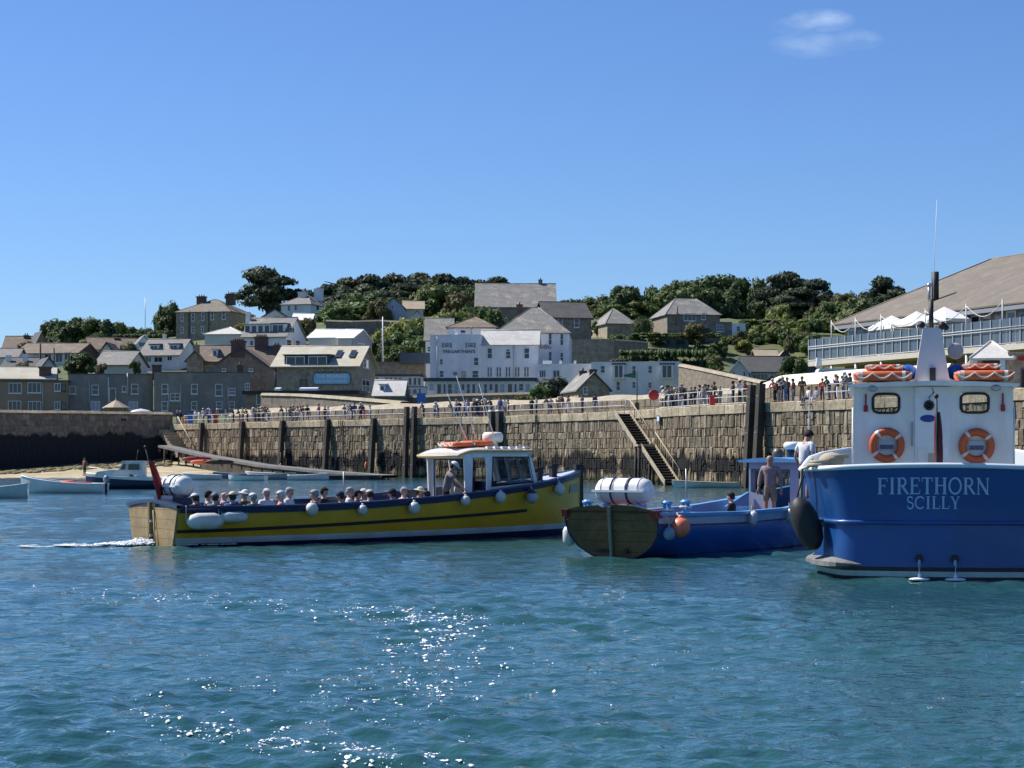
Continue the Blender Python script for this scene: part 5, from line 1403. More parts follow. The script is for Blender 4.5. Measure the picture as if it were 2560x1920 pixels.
plant('bushy', 205, 886, 935, 64, 298, L_DARK, 'rounded dark green tree in front of the bungalow'); plant('bushy', 322, 862, 915, 50, 312, L_DARK, 'dark tree beside the white chalet')
plant('shrub', 55, 902, 930, 62, 280, L_OLIVE, 'brownish bush above the pale lichened roof'); plant('shrub', 338, 898, 935, 36, 300, L_MID, 'green shrub at the foot of the white chalet'); plant('shrub', 255, 905, 935, 46, 288, L_OLIVE, 'low grey green shrub beside the shed roofed cottage')
plant('bushy', 895, 738, 810, 120, 425, L_MID, 'broad mid green tree right of the hilltop villa'); plant('bushy', 840, 760, 808, 80, 405, L_MID, 'smaller mid green tree beside the hilltop villa')
plant('shrub', 600, 806, 838, 52, 395, L_LIGHT, 'bright bush beside the large stone house'); plant('shrub', 765, 790, 850, 72, 348, L_OLIVE, 'brown green bush above the shining white roofs'); plant('bushy', 705, 800, 860, 60, 350, L_OLIVE, 'olive tree behind the balcony house gable')
plant('bushy', 948, 752, 812, 58, 402, L_OLIVE, 'pale feathery palm like tree in front of the dark wood'); plant('bushy', 1090, 718, 800, 120, 440, L_MID, 'rounded green tree left of the slate hall'); plant('bushy', 1152, 735, 790, 72, 425, L_OLIVE, 'pale olive tree beside the slate hall'); plant('bushy', 1185, 725, 800, 70, 430, L_DARK, 'dark tree tucked against the slate hall')
plant('bushy', 990, 745, 812, 90, 420, L_DARK, 'dark tree beside the small hillside gable')
G3 = 'bright hedgerow trees behind the hotel'
for (px, yt, w, d) in ((985, 812, 90, 352), (1040, 798, 110, 356), (1090, 786, 110, 360), (1140, 776, 110, 364), (1190, 770, 100, 368), (1225, 775, 80, 366), (1010, 830, 100, 345), (1060, 820, 110, 348), (1120, 808, 100, 350), (1170, 800, 100, 352), (950, 845, 80, 340), (1000, 860, 90, 335), (1045, 850, 90, 336)):
 plant('bushy', px, yt, 925 if px < 1060 else 890, w, d, L_MID if RNG.random() < .45 else L_DARK if yt > 815 else L_LIGHT, ('dark' if yt > 815 else 'bright') + ' leafy tree in the bank ' + ('by the bare white flagpole' if px < 1030 else 'behind the white hotel'), G3)
plant('shrub', 945, 885, 925, 40, 325, L_LIGHT, 'light green shrub by the bare white flagpole')
G4 = 'trees along the right hand skyline'
for (px, yt, w, d, k, mt) in ((1562, 712, 84, 452, 'bushy', L_DARK), (1512, 745, 70, 462, 'bushy', L_DARK), (1618, 738, 60, 468, 'bushy', L_DARK), (1652, 716, 80, 472, 'bushy', L_DARK), (1705, 704, 96, 482, 'bushy', L_DARK), (1760, 696, 104, 488, 'bushy', L_DARK), (1818, 690, 112, 490, 'bushy', L_DARK), (1872, 698, 96, 486, 'bushy', L_DARK), (1680, 725, 90, 465, 'bushy', L_MID), (1735, 725, 100, 468, 'bushy', L_DARK), (1800, 722, 100, 472, 'bushy', L_DARK), (1460, 748, 80, 470, 'bushy', L_DARK), (1415, 752, 80, 475, 'pine', L_PINE), (1590, 755, 90, 450, 'bushy', L_MID), (1535, 762, 80, 445, 'bushy', L_MID)):
 plant(k, px, yt, 800, w, d, mt, '%s tree on the skyline %s' % ('dark pine' if k == 'pine' else 'mid green' if mt is L_MID else 'dark leafy', 'between the slate hall and the pointed roof cottage' if px < 1540 else 'behind the pointed roof cottage' if px < 1640 else 'behind the big stone house' if px < 1770 else 'above the meadow'), G4)
G5 = 'dark pines right of the meadow'
for (px, yt, w, d, k) in ((1965, 686, 135, 455, 'pine'), (2030, 704, 120, 450, 'pine'), (1925, 722, 95, 452, 'pine'), (1990, 725, 140, 440, 'pine'), (2050, 735, 110, 440, 'bushy'), (2210, 698, 100, 420, 'pine'), (2240, 728, 110, 415, 'pine'), (2180, 735, 90, 425, 'bushy')):
 plant(k, px, yt, 812, w, d, L_PINE, ('tall dark pine' if k == 'pine' else 'rounded dark tree') + (' beside the meadow' if px < 2100 else ' behind the left slope of the big buff roof' if False else ' behind the big buff roof'), G5)
for (px, yt, yb, w, d, mt, k, lb) in ((2110, 730, 812, 62, 420, L_OLIVE, 'bushy', 'thin half bare tree between two groups of dark pines'), (2085, 755, 830, 90, 400, L_MID, 'bushy', 'mid green tree below the half bare tree'), (2140, 750, 835, 100, 395, L_MID, 'bushy', 'leafy tree beside the upper end of the buff roof'), (1955, 764, 815, 54, 415, L_LIGHT, 'bushy', 'light green tree in front of the dark pines'), (2045, 768, 820, 50, 410, L_OLIVE, 'bushy', 'olive tree below the dark pines'),
  (1606, 792, 842, 50, 352, L_DARK, 'clipped', 'clipped round evergreen beside the big stone house'), (1735, 810, 850, 50, 338, L_OLIVE, 'bushy', 'small olive tree in front of the big stone house'), (1490, 800, 842, 40, 372, L_DARK, 'shrub', 'dark bush beside the pointed roof cottage'), (1548, 832, 862, 70, 345, L_MID, 'shrub', 'green shrub below the pointed roof cottage'), (1590, 832, 866, 70, 342, L_MID, 'shrub', 'leafy shrub between the cottage and the big stone house'), (1640, 830, 866, 60, 345, L_DARK, 'shrub', 'dark shrub at the corner of the big stone house')):
 plant(k, px, yt, yb, w, d, mt, lb)
for (px, yt, yb, w, d, mt, lb) in ((1620, 872, 908, 130, 312, L_DARK, 'long dark clipped hedge above the white hotel wing'), (1705, 870, 925, 110, 306, L_DARK, 'tall dark hedge at the end of the white hotel wing'), (1690, 832, 846, 200, 340, L_MID, 'low green hedge in front of the big stone house'), (1955, 798, 818, 190, 385, L_MID, 'straight clipped hedge below the dark pines'), (1880, 802, 824, 60, 385, L_DARK, 'short dark hedge beside the meadow')):
 plant('hedge', px, yt, yb, w, d, mt, lb)
G6 = 'garden shrubs on the slope right of the big stone house'
grng = random.Random(21)
for k in range(110):
 px = grng.uniform(1735, 2045); y = grng.uniform(825, 955)
 if px < 1830 and y < 850: continue
 if px > 1800 and y > 882: continue
 d = 295 + (955 - y) / 130 * 85
 kd = 'shrub' if grng.random() < .7 else 'bushy'; yy = y - grng.uniform(18, 40); ww = grng.uniform(38, 66); mm = grng.choice([L_MID, L_MID, L_LIGHT, L_LIGHT, L_DARK, L_OLIVE])
 plant(kd, px, yy, y + 6, ww, d, mm, '%s %s in the sloping garden %s' % ({'ev': 'dark green', 'ga': 'mid green', 'br': 'bright yellow green', 'ol': 'olive brown'}[mm.name[:2]], 'shrub' if kd == 'shrub' else 'small tree', 'below the hedge under the dark pines' if px > 1890 and y < 880 else 'above the little white gabled house' if px > 1800 else 'beside the big stone house'), G6)
for (px, yt, yb, w, d, mt, k, lb) in ((1985, 893, 968, 60, 288, L_DARK, 'bushy', 'dark spreading tree in front of the navy gable'), (1928, 938, 962, 40, 270, L_OLIVE, 'shrub', 'small palm like bush behind the crowd'), (1388, 948, 1005, 78, 250, L_PINE, 'bushy', 'very dark tree at the end of the glazed sun lounge'), (1345, 962, 1005, 62, 246, L_MID, 'shrub', 'green bush beside the very dark tree'), (1300, 985, 1006, 70, 246, L_OLIVE, 'shrub', 'low weedy bush below the sun lounge'), (1668, 962, 990, 50, 240, L_DARK, 'shrub', 'small dark bush at the foot of the white hotel wing'), (1250, 990, 1008, 70, 246, L_OLIVE, 'shrub', 'low dry bush on the bank below the sun lounge'), (1560, 895, 912, 80, 300, L_OLIVE, 'shrub', 'dry grass tuft above the white hotel wing')):
 plant(k, px, yt, yb, w, d, mt, lb)
# small far gable in the wood
h = House('hill_house', 'small grey blue gable among the trees above the hotel bank', (958, 405), (1010, 405), 795, 768, 8, M_WALLB).gable_v(744, R_SLATE); h.win([(978, 762, 984, 774)])
h = House('hill_house', 'low tan roof beside the small gable among the trees', (1010, 410), (1058, 410.2), 795, 772, 7, M_WALLW2).gable_u(754, R_TAN)
h = House('hill_house', 'tiny pointed roof poking out of the bright bank of trees', (1025, 378), (1060, 378), 815, 792, 6, M_WALLW2).gable_v(777, R_PALE)
# ------------------------------------------------------------------ the hill itself
def build_hill():
 ctl = list(CTRL)
 s = 0.0
 while s < QLEN:
  q, t = q_in(s, 9.5); ctl.append((q.x, q.y, 6.3)); s += 6
 for k in range(8):
  q = hpt(k / 7, 2.0, 0) + HO; ctl.append((q.x, q.y, 6.3))
 for px, y in ((-300, 905), (0, 890), (200, 872), (430, 830), (640, 795), (860, 775), (1050, 775), (1300, 780), (1500, 790), (1700, 775), (1950, 775), (2200, 790), (2560, 800), (2900, 800)):
  for d, dy in ((530, 0), (640, 0)):
   q = P(px, y, d); ctl.append((q.x, q.y, q.z if d == 530 else q.z - 14))
 ctl.append((130, 300, 30)); ctl.append((150, 450, 40)); ctl.append((-140, 300, 12))
 for px, y, d in ((1820, 795, 430), (1790, 800, 420), (1850, 790, 440), (1900, 812, 400)): 
  q = P(px, y, d); ctl.append((q.x, q.y, q.z))
 C = np.array(ctl)
 fr = []
 for k in range(10): q = hpt(k / 9.0 * .999, 1.15, 0) + HO; fr.append((q.x, q.y))
 s = 2.0
 while s < QLEN: q, t = q_in(s, 8.12); fr.append((q.x, q.y)); s += 1.6
 fr = np.array(fr)
 nr = 90
 rows = []
 for i in range(nr):
  u = (i / (nr - 1)) ** 1.25
  yy = fr[:, 1] + (720 - fr[:, 1]) * u
  xx = fr[:, 0] * (1 + (yy / fr[:, 1] - 1) * 1.12)
  rows.append(np.stack([xx, yy], -1))
 G = np.array(rows)
 flat = G.reshape(-1, 2)
 z = np.zeros(len(flat))
 for i in range(0, len(flat), 2000):
  d2 = ((flat[i:i + 2000, None, :] - C[None, :, :2]) ** 2).sum(-1)
  w = 1.0 / (d2 + 16.0) ** 2
  z[i:i + 2000] = (w * C[None, :, 2]).sum(1) / w.sum(1)
 z = z.reshape(nr, -1)
 for _ in range(2):
  zp = np.pad(z, 1, mode='edge'); z = (zp[:-2, 1:-1] + zp[2:, 1:-1] + zp[1:-1, :-2] + zp[1:-1, 2:] + 2 * z) / 6
 z[0] = np.minimum(z[0], 6.2)
 rg = np.random.default_rng(2); z += rg.normal(0, .12, z.shape) - .25
 verts = np.concatenate([G.reshape(-1, 2), z.reshape(-1, 1)], 1)
 n = G.shape[1]
 idx = np.arange(nr * n).reshape(nr, n)
 q = np.stack([idx[:-1, :-1], idx[:-1, 1:], idx[1:, 1:], idx[1:, :-1]], -1).reshape(-1, 4)
 me = bpy.data.meshes.new('hill'); me.from_pydata(verts.tolist(), [], q.tolist())
 me.polygons.foreach_set('use_smooth', np.ones(len(q), bool))
 me.materials.append(mat('hill_grass', (0.07, 0.098, 0.027), 0.95, 0.35, 0.6, (0.11, 0.115, 0.045), 0.12, bump=1.0, bscale=1.6))
 o = mesh_obj('hill', me); tag(o, 'green hillside with gardens rising behind the harbour town', 'hill', kind='structure')
build_hill()
# ------------------------------------------------------------------ boats
class Boat:
 def __init__(self, name, label, x, d, ang, cat='boat'):
  self.O = Vector((x, d, 0)); self.a = math.radians(ang)
  self.root = empty(name, self.O, self.a); tag(self.root, label, cat)
  self.ux = Vector((math.cos(self.a), math.sin(self.a), 0)); self.uy = Vector((-math.sin(self.a), math.cos(self.a), 0))
 def world(self, x, y, z): return self.O + self.ux * x + self.uy * y + Vector((0, 0, z))
 def px(self, x, y): w = self.world(x, y, 0); return 1280 + F * w.x / w.y
 def find(self, px, yf, lo, hi):
  for _ in range(40):
   m = (lo + hi) / 2
   if self.px(m, yf(m)) < px: lo = m
   else: hi = m
  return lo
 def z_at(self, py, x, y): w = self.world(x, y, 0); return ZP(py, w.y)
def interp(t, xs, ys): return float(np.interp(t, xs, ys))
def loft(sections, bands, mats, name, parent, smooth=True):
 """sections: list of point rows (keel -> sheer) on the +y side, mirrored to -y"""
 m = MB(); n = len(sections[0])
 for sgn in (1, -1):
  for k in range(n - 1):
   rows = [[(s[k][0], s[k][1] * sgn, s[k][2]), (s[k + 1][0], s[k + 1][1] * sgn, s[k + 1][2])] for s in sections]
   m.grid(rows, mi=bands[k], smooth=smooth, flip=(sgn > 0))
 return m.build(name, mats, parent)
def strip(m, pts_a, pts_b, mi=0, smooth=True):
 m.grid([[a, b] for a, b in zip(pts_a, pts_b)], mi=mi, smooth=smooth)
def rail_band(fn, ts, z0f, z1f, proud, parent, name, mat_, sides=(1, -1)):
 """raised strip running along the hull side between two heights"""
 m = MB()
 for sg in sides:
  rows = []
  for t in ts:
   x, za, zb_ = fn(t)[0], z0f(t), z1f(t)
   ya, yb = fn(t)[1](za), fn(t)[1](zb_)
   rows.append([(x, sg * (ya - .01), za), (x, sg * (ya + proud), za + .01), (x, sg * (yb + proud), zb_ - .01), (x, sg * (yb - .01), zb_)])
  m.grid(rows, flip=(sg > 0), smooth=False)
 return m.build(name, mat_, parent)
# ======================= yellow passenger launch
M_YEL = mat('yellow_hull_paint', (0.70, 0.365, 0.012), 0.34, 0.12, 1.2, (0.58, 0.31, 0.015), 0.5, coat=0.25, streak=3)
M_BOOT = mat('white_boot_top', (0.62, 0.63, 0.62), 0.5, 0.12, 3.0, (0.45, 0.46, 0.42), 1.5)
M_NAVYB = mat('navy_gunwale_paint', (0.010, 0.016, 0.07), 0.35, 0.15, 3.0, coat=0.2)
M_TRANS = mat('weathered_transom_ply', (0.36, 0.25, 0.12), 0.55, 0.18, 5.0, (0.27, 0.185, 0.085), 1.6)
M_RBR = mat('dark_backing', (.03, .02, .012), .8)
YB = Boat('passenger_launch', 'long yellow open passenger launch with navy gunwale full of seated passengers', -9.22, 51.54, 33.0)
YL = 13.35
YT = [0, .06, .15, .28, .4, .55, .68, .78, .86, .92, .96, .985, 1.0]
_bs = [1.6, 1.68, 1.78, 1.88, 1.92, 1.90, 1.78, 1.55, 1.22, .86, .52, .26, .06]
_bw = [1.25, 1.36, 1.48, 1.60, 1.62, 1.52, 1.26, .95, .64, .38, .2, .1, .04]
_sh = [1.0, .985, .98, 1.0, 1.05, 1.16, 1.30, 1.43, 1.56, 1.67, 1.75, 1.81, 1.85]
def y_sheer(t): return interp(t, YT, _sh)
def y_hb(t, z):
 bs, bw, sh = interp(t, YT, _bs), interp(t, YT, _bw), y_sheer(t)
 if z <= 0: return max(.03, bw * (1 - (-z / .6) ** 1.5 * .9))
 return bw + (bs - bw) * min(1, z / sh) ** .75
secs = []
FT = [i / 60 for i in range(61)]
for t in FT:
 zs = [-.58, -.3, .06 + .13 * t, .21 + .14 * t, .45 + .1 * t, .7 + .15 * t, y_sheer(t) - .15, y_sheer(t)]
 secs.append([(YL * t, y_hb(t, z) if k else .04, z) for k, z in enumerate(zs)])
loft(secs, [0, 0, 1, 2, 2, 2, 2], [M_NAVY, M_BOOT, M_YEL], 'hull', YB.root)
fnY = lambda t: (YL * t, lambda z, t=t: y_hb(t, z))
rail_band(fnY, FT, lambda t: y_sheer(t) - .15, lambda t: y_sheer(t) + .0, .05, YB.root, 'gunwale_band', M_NAVYB)
rail_band(fnY, [i / 40 * .80 for i in range(41)], lambda t: .335 + .50 * t ** 1.35, lambda t: .425 + .50 * t ** 1.35, .035, YB.root, 'rubbing_strake', M_BLACK)
m_ = MB()
for sg in (1, -1):
 m_.grid([[(YL * t, sg * (y_hb(t, y_sheer(t)) + .06), y_sheer(t) + .0), (YL * t, sg * (y_hb(t, y_sheer(t)) + .05), y_sheer(t) + .045), (YL * t, sg * max(0.0, y_hb(t, y_sheer(t)) - .14), y_sheer(t) + .045), (YL * t, sg * max(0.0, y_hb(t, y_sheer(t)) - .14), y_sheer(t) - .06)] for t in FT], flip=(sg > 0), smooth=False)
m_.build('gunwale_cap', M_NAVYB, YB.root)
m_ = MB()
for sg in (1, -1):
 m_.grid([[(YL * t + .02, sg * max(0, y_hb(t, y_sheer(t)) - .13), y_sheer(t)), (YL * t + .02, sg * max(0, y_hb(t, .3) - .13), .2)] for t in FT[:52]], flip=(sg < 0))
m_.build('inner_lining', M_NAVYB, YB.root)
m_ = MB(); m_.grid([[(YL * t + .02, -(max(0, y_hb(t, .2) - .1)), .2), (YL * t + .02, max(0, y_hb(t, .2) - .1), .2)] for t in FT[:56]], smooth=False)
m_.build('sole', mat('deck_grey', (0.25, 0.26, 0.27), .7, .1), YB.root)
# transom boards
def plank_band(hbf, z0, z1, x, th, n=5):
 pts = [(x, hbf(z0 + (z1 - z0) * k / n), z0 + (z1 - z0) * k / n) for k in range(n + 1)] + [(x, -hbf(z1 - (z1 - z0) * k / n), z1 - (z1 - z0) * k / n) for k in range(n + 1)]
 m = MB(); m.slab(pts, (th, 0, 0)); return m
y_tr = lambda z: y_hb(0, z) - .0 if z > .12 else (y_hb(0, .12) * math.sqrt(max(0.02, 1 - ((.12 - z) / .5) ** 2)))
plank_band(lambda z: y_tr(z) - .02, -.3, .95, -.02, .02).build('transom_backing', M_RBR, YB.root)
zz = -.3
while zz < .93:
 z1 = min(zz + .245, .97)
 plank_band(y_tr, zz + .003, z1 - .003, -.06, .07).build('transom_plank', M_TRANS, YB.root); zz += .245
m_ = MB(); m_.grid([[(-.09, 1.63 - 3.26 * k / 12, .96 + .12 * math.sin(math.pi * k / 12)), (-.09, 1.63 - 3.26 * k / 12, 1.05 + .12 * math.sin(math.pi * k / 12)), (.12, 1.63 - 3.26 * k / 12, 1.05 + .12 * math.sin(math.pi * k / 12)), (.12, 1.63 - 3.26 * k / 12, .9)] for k in range(13)], smooth=False); m_.build('transom_cap', M_NAVY, YB.root)
m_ = MB(); m_.slab([(-.01, 1.6, .93), (-.01, 1.2, 1.08), (-.01, 0, 1.12), (-.01, -1.2, 1.08), (-.01, -1.6, .93)], (.03, 0, 0)); m_.build('transom_topboard', M_NAVY, YB.root)
m_ = MB(); m_.slab([(-.07, -.05, -.5), (-.07, .05, -.5), (-.07, .05, 1.1), (-.07, -.05, 1.1)], (-.09, 0, 0)); m_.slab([(-.16, -.03, -.6), (-.16, -.03, .12), (-.52, -.03, .02), (-.55, -.03, -.6)], (0, .06, 0)); m_.build('rudder', mat('rudder_paint', (.16, .13, .05), .6, .2), YB.root)
for z_ in (.25, .62):
 m_ = MB(); m_.box((-.12, 0, z_), (.08, .22, .06)); m_.build('rudder_strap', M_STEEL, YB.root)
m_ = MB(); m_.tube([(-.1, -.16, .9), (-.12, -.3, .3), (-.12, -.35, .05)], .02, 5); m_.build('rudder_line', M_ROPE, YB.root)
m_ = MB(); m_.slab([(YL - .03, -.07, -.5), (YL - .03, .07, -.5), (YL - .03, .07, 1.86), (YL - .03, -.07, 1.86)], (.13, 0, 0)); m_.box((YL - .02, 0, 1.93), (.3, .17, .2)); m_.build('stem_post', M_BLACK, YB.root)
# bow name board
for sg in (1, -1):
 m_ = MB(); a, b = .945, .985
 m_.add([(YL * a, sg * (y_hb(a, 1.2) + .015), 1.2), (YL * b, sg * (y_hb(b, 1.25) + .015), 1.25), (YL * b, sg * (y_hb(b, 1.47) + .015), 1.5), (YL * a, sg * (y_hb(a, 1.45) + .015), 1.43)], [(0, 1, 2, 3)])
 m_.build('name_board', mat('board_grey', (.34, .33, .27), .6, .2, 20), YB.root)
# foredeck
m_ = MB(); tt = [.80 + .2 * k / 14 for k in range(15)]
m_.grid([[(YL * t, -(y_hb(t, y_sheer(t)) - .1), y_sheer(t) - .03), (YL * t, 0, y_sheer(t) + .05), (YL * t, (y_hb(t, y_sheer(t)) - .1), y_sheer(t) - .03)] for t in tt[:-1]]); m_.build('foredeck', mat('deck_pale_blue', (.40, .46, .58), .6, .1), YB.root)
for (a, y) in ((.865, -.55), (.915, -.3)):
 m_ = MB(); m_.box((YL * a, y, y_sheer(a) + .16), (.17, .17, .44)); m_.box((YL * a, y, y_sheer(a) + .36), (.24, .24, .06)); m_.build('mooring_bitt', M_BLACK, YB.root)
# benches along both sides
for sg in (1, -1):
 m_ = MB(); m_.grid([[(YL * t, sg * (y_hb(t, .5) - .62), .42), (YL * t, sg * (y_hb(t, .5) - .15), .42)] for t in FT[4:33]], flip=(sg < 0)); m_.grid([[(YL * t, sg * (y_hb(t, .5) - .62), .2), (YL * t, sg * (y_hb(t, .5) - .62), .42)] for t in FT[4:33]]); m_.build('bench', M_NAVYB, YB.root)
m_ = MB(); m_.box((3.6, 0, .31), (6.4, .7, .22)); m_.build('engine_box', M_NAVYB, YB.root)
# wheelhouse
WZ = 2.38
for sg in (-1, 1):
 y0 = sg * .97
 def pl(m, q): m.slab([(x, y0, z) for x, z in q], (0, sg * .05, 0))
 m_ = MB()
 pl(m_, [(9.62, 1.1), (11.25, 1.34), (11.2, 1.55), (9.68, 1.42)])
 pl(m_, [(9.50, 1.1), (9.62, 1.1), (9.70, WZ), (9.42, WZ), (9.50, 1.9)])
 pl(m_, [(9.70, 2.24), (11.0, 2.24), (10.96, WZ), (9.70, WZ)])
 pl(m_, [(11.03, 1.5), (11.2, 1.5), (10.96, WZ), (10.84, WZ)])
 m_.build('wheelhouse_side', M_GRP, YB.root)
 m_ = MB(); m_.slab([(9.64, y0 + sg * .02, 1.43), (11.06, y0 + sg * .02, 1.54), (10.90, y0 + sg * .02, 2.26), (9.68, y0 + sg * .02, 2.26)], (0, sg * .012, 0)); w_ = m_.build('side_window', M_CLEAR, YB.root)
 m_ = MB(); m_.tube([(9.66, y0 + sg * .055, 1.44), (11.05, y0 + sg * .055, 1.55), (10.89, y0 + sg * .055, 2.25), (9.69, y0 + sg * .055, 2.25)], .022, 5, closed=True); m_.build('window_seal', M_BLACK, w_)
 m_ = MB(); pl(m_, [(8.8, .95), (9.0, .95), (9.04, WZ), (8.74, WZ)]); pl(m_, [(9.0, 2.24), (9.45, 2.24), (9.42, WZ), (9.0, WZ)]); m_.build('wheelhouse_post', M_GRP, YB.root)
m_ = MB(); m_.slab([(8.86, -.97, 2.2), (8.86, .97, 2.2), (8.84, .97, WZ), (8.84, -.97, WZ)], (.05, 0, 0)); m_.slab([(8.86, .97, .95), (8.86, .78, .95), (8.86, .78, 2.2), (8.86, .97, 2.2)], (.05, 0, 0)); m_.build('aft_frame', M_GRP, YB.root)
m_ = MB(); m_.tube([(8.84, .76, .95), (8.84, .76, 2.18), (8.84, -.92, 2.18)], .02, 5); m_.build('window_seal', M_BLACK, YB.root)
m_ = MB(); m_.slab([(11.08, -.96, 1.36), (11.08, 0.96, 1.36), (11.18, 0.96, 1.55), (11.18, -.96, 1.55)], (-.06, 0, 0)); m_.slab([(10.98, -.96, 2.24), (10.98, 0.96, 2.24), (10.94, 0.96, WZ), (10.94, -.96, WZ)], (-.06, 0, 0))
for y in (-.93, -.31, .31, .93): m_.box((11.06, y, 1.9), (.07, .07, .75), (0, -.28, 0))
m_.build('windscreen_frame', M_GRP, YB.root)
m_ = MB(); m_.slab([(11.17, -.92, 1.55), (11.17, .92, 1.55), (10.96, .92, 2.26), (10.96, -.92, 2.26)], (-.01, 0, 0)); m_.build('windscreen', M_CLEAR, YB.root)
m_ = MB(); m_.slab([(9.9, -.9, .2), (9.9, .9, .2), (9.9, .9, 1.45), (9.9, -.9, 1.45)], (.05, 0, 0)); m_.box((9.75, -.45, 1.45), (.35, .8, .25)); m_.build('helm_console', M_NAVY, YB.root)
m_ = MB(); rows = []
for k in range(15):
 x = 8.5 + (11.02 - 8.5) * k / 14; c = .05 * math.sin(math.pi * k / 14); dr = -.13 * max(0, (9.0 - x) / .5) ** 1.5
 rows.append([(x, -1.06, WZ - .02 + dr), (x, -1.09, WZ + .03 + dr), (x, -1.0, WZ + .08 + c + dr), (x, 0, WZ + .13 + c + dr), (x, 1.0, WZ + .08 + c + dr), (x, 1.09, WZ + .03 + dr), (x, 1.06, WZ - .02 + dr), (x, 0, WZ - .02 + dr), (x, -1.06, WZ - .02 + dr)])
m_.grid(rows); m_.slab(rows[0][:-1], (-.01, 0, 0)); m_.slab(rows[-1][:-1], (.01, 0, 0)); roofY = m_.build('wheelhouse_roof', M_GRP, YB.root)
m_ = MB(); m_.tube([(8.48, -1.08, WZ - .1)] + [(r[1][0], -1.11, r[1][2] + .02) for r in rows], .03, 5); m_.tube([(8.48, 1.08, WZ - .1)] + [(r[1][0], 1.11, r[1][2] + .02) for r in rows], .03, 5); m_.tube([(8.48, -1.08, WZ - .1), (8.48, 1.08, WZ - .1)], .03, 5); m_.build('roof_edge_trim', mat('tan_trim', (.62, .38, .12), .5), roofY)
m_ = MB()
for k in range(6): m_.box((9.6 + k * .25, -.95, WZ + .15), (.16, .1, .05))
m_.build('handrail_blocks', M_WHITE, roofY)
# aerials, radar scanner on the wheelhouse roof
for (xa, dx, hz) in ((9.45, -.75, 1.5), (9.75, -.75, 2.0), (10.35, -.6, 1.8)):
 m_ = MB(); m_.tube([(xa, -.2, WZ + .15), (xa + dx * .5, -.2, WZ + .15 + hz * .5), (xa + dx, -.2, WZ + .15 + hz)], [.018, .014, .008], 5); m_.build('aerial', M_WHITE, roofY)
m_ = MB(); m_.cyl((10.4, .1, WZ + .1), (10.4, .1, WZ + .32), .12, n=10); m_.lathe([(.24, 0), (.30, .04), (.30, .22), (.24, .28), (.05, .29)], (10.4, .1, WZ + .3), n=18); m_.build('radar_dome', mat('radar_cream', (.72, .67, .58), .4, .05), roofY)
m_ = MB(); m_.cyl((6.0, .9, 1.0), (6.0, .9, 1.85), .018, n=6); m_.build('stern_light_pole', M_STEEL, YB.root)
# things carried by the launch
def place(o, boat, x, y, z, rz=0.0):
 o.location = boat.world(x, y, z); o.rotation_euler = (0, 0, boat.a + rz); return o
def ring_sec(x, hy, hz, zc, e=.4, n=18):
 out = []
 for k in range(n):
  th = 2 * math.pi * k / n; c_, s_ = math.cos(th), math.sin(th)
  out.append((x, hy * math.copysign(abs(c_) ** e, c_), zc + hz * math.copysign(abs(s_) ** e, s_)))
 return out + out[:1]
def float_block(boat, x, y, z, lx, ly, lz, label, group, rz=0.0):
 """rounded slab, long side along local x"""
 root = empty('life_float'); place(root, boat, x, y, z, rz); tag(root, label, 'life float', group)
 m = MB(); rows = [ring_sec(-lx / 2 + lx * u, max(.01, ly / 2 * (1 - k) - 0), max(.01, lz / 2 * (1 - k * 1.2)), lz / 2) for u, k in ((0, .75), (.02, .3), (.06, .08), (.12, 0), (.88, 0), (.94, .08), (.98, .3), (1, .75))]
 m.grid(rows); m.add(rows[0][:-1], [tuple(range(18))]); m.add(rows[-1][:-1], [tuple(range(18))]); m.build('float_body', M_ORANGE, root)
 for sg in (-1, 1):
  m = MB(); m.tube([(-lx / 2 + lx * k / 24, sg * (ly / 2 + .02), lz * (.75 - .5 * abs(math.sin(math.pi * k / 8)))) for k in range(25)], .02, 5); m.build('grab_rope', M_WROPE, root)
 for k in (-.36, .36):
  m = MB(); m.grid([ring_sec(lx * k - .035, ly / 2 * 1.01, lz / 2 * 1.02, lz / 2), ring_sec(lx * k + .035, ly / 2 * 1.01, lz / 2 * 1.02, lz / 2)]); m.build('reflective_band', M_TAPE, root)
 return root
GF = 'orange life floats on the wheelhouse roofs'
float_block(YB, 9.1, -.05, WZ + .15, 1.35, .62, .15, 'pale orange life float at the open end of the yellow launch roof', GF, 1.35)
float_block(YB, 9.75, -.05, WZ + .16, 1.35, .62, .18, 'pale orange life float beside the radar dome on the yellow launch', GF, 1.35)
def canister(boat, x, y, z, L, r, label, straps=2):
 root = empty('life_raft_canister'); place(root, boat, x, y, z); tag(root, label, 'life raft')
 prof = [(.03, -L / 2), (r * .6, -L / 2 + .02), (r * .9, -L / 2 + .1), (r, -L / 2 + .22), (r, L / 2 - .22), (r * .9, L / 2 - .1), (r * .6, L / 2 - .02), (.03, L / 2)]
 m = MB(); m.lathe(prof, (0, 0, r), axis='y', n=26); m.build('shell', M_GRP, root)
 m = MB(); m.box((0, 0, r), (r * 2 + .1, L * .96, .05)); m.build('flange', M_WHITE, root)
 for k in range(4):
  yy = -L * .34 + L * .68 * k / 3
  m = MB(); m.torus((0, yy, r), r + .005, .012, Matrix(((1, 0, 0), (0, 0, 1), (0, 1, 0))), 24, 5); m.build('moulded_ridge', M_GRP, root)
 for k in range(straps):
  yy = -L * .15 + L * .3 * k
  m = MB(); m.torus((0, yy, r), r + .012, .02, Matrix(((1, 0, 0), (0, 0, 1), (0, 1, 0))), 24, 5); m.build('strap', M_NAVY, root)
 return root
m_ = MB(); m_.box((.62, 0, 1.12), (.75, 1.2, .3)); m_.box((.62, .4, .6), (.12, .12, .9)); m_.box((.62, -.4, .6), (.12, .12, .9)); m_.build('raft_cradle', M_NAVY, YB.root)
canister(YB, .62, 0, 1.24, 1.3, .275, 'white life raft canister on black cradle at the stern of the yellow launch')
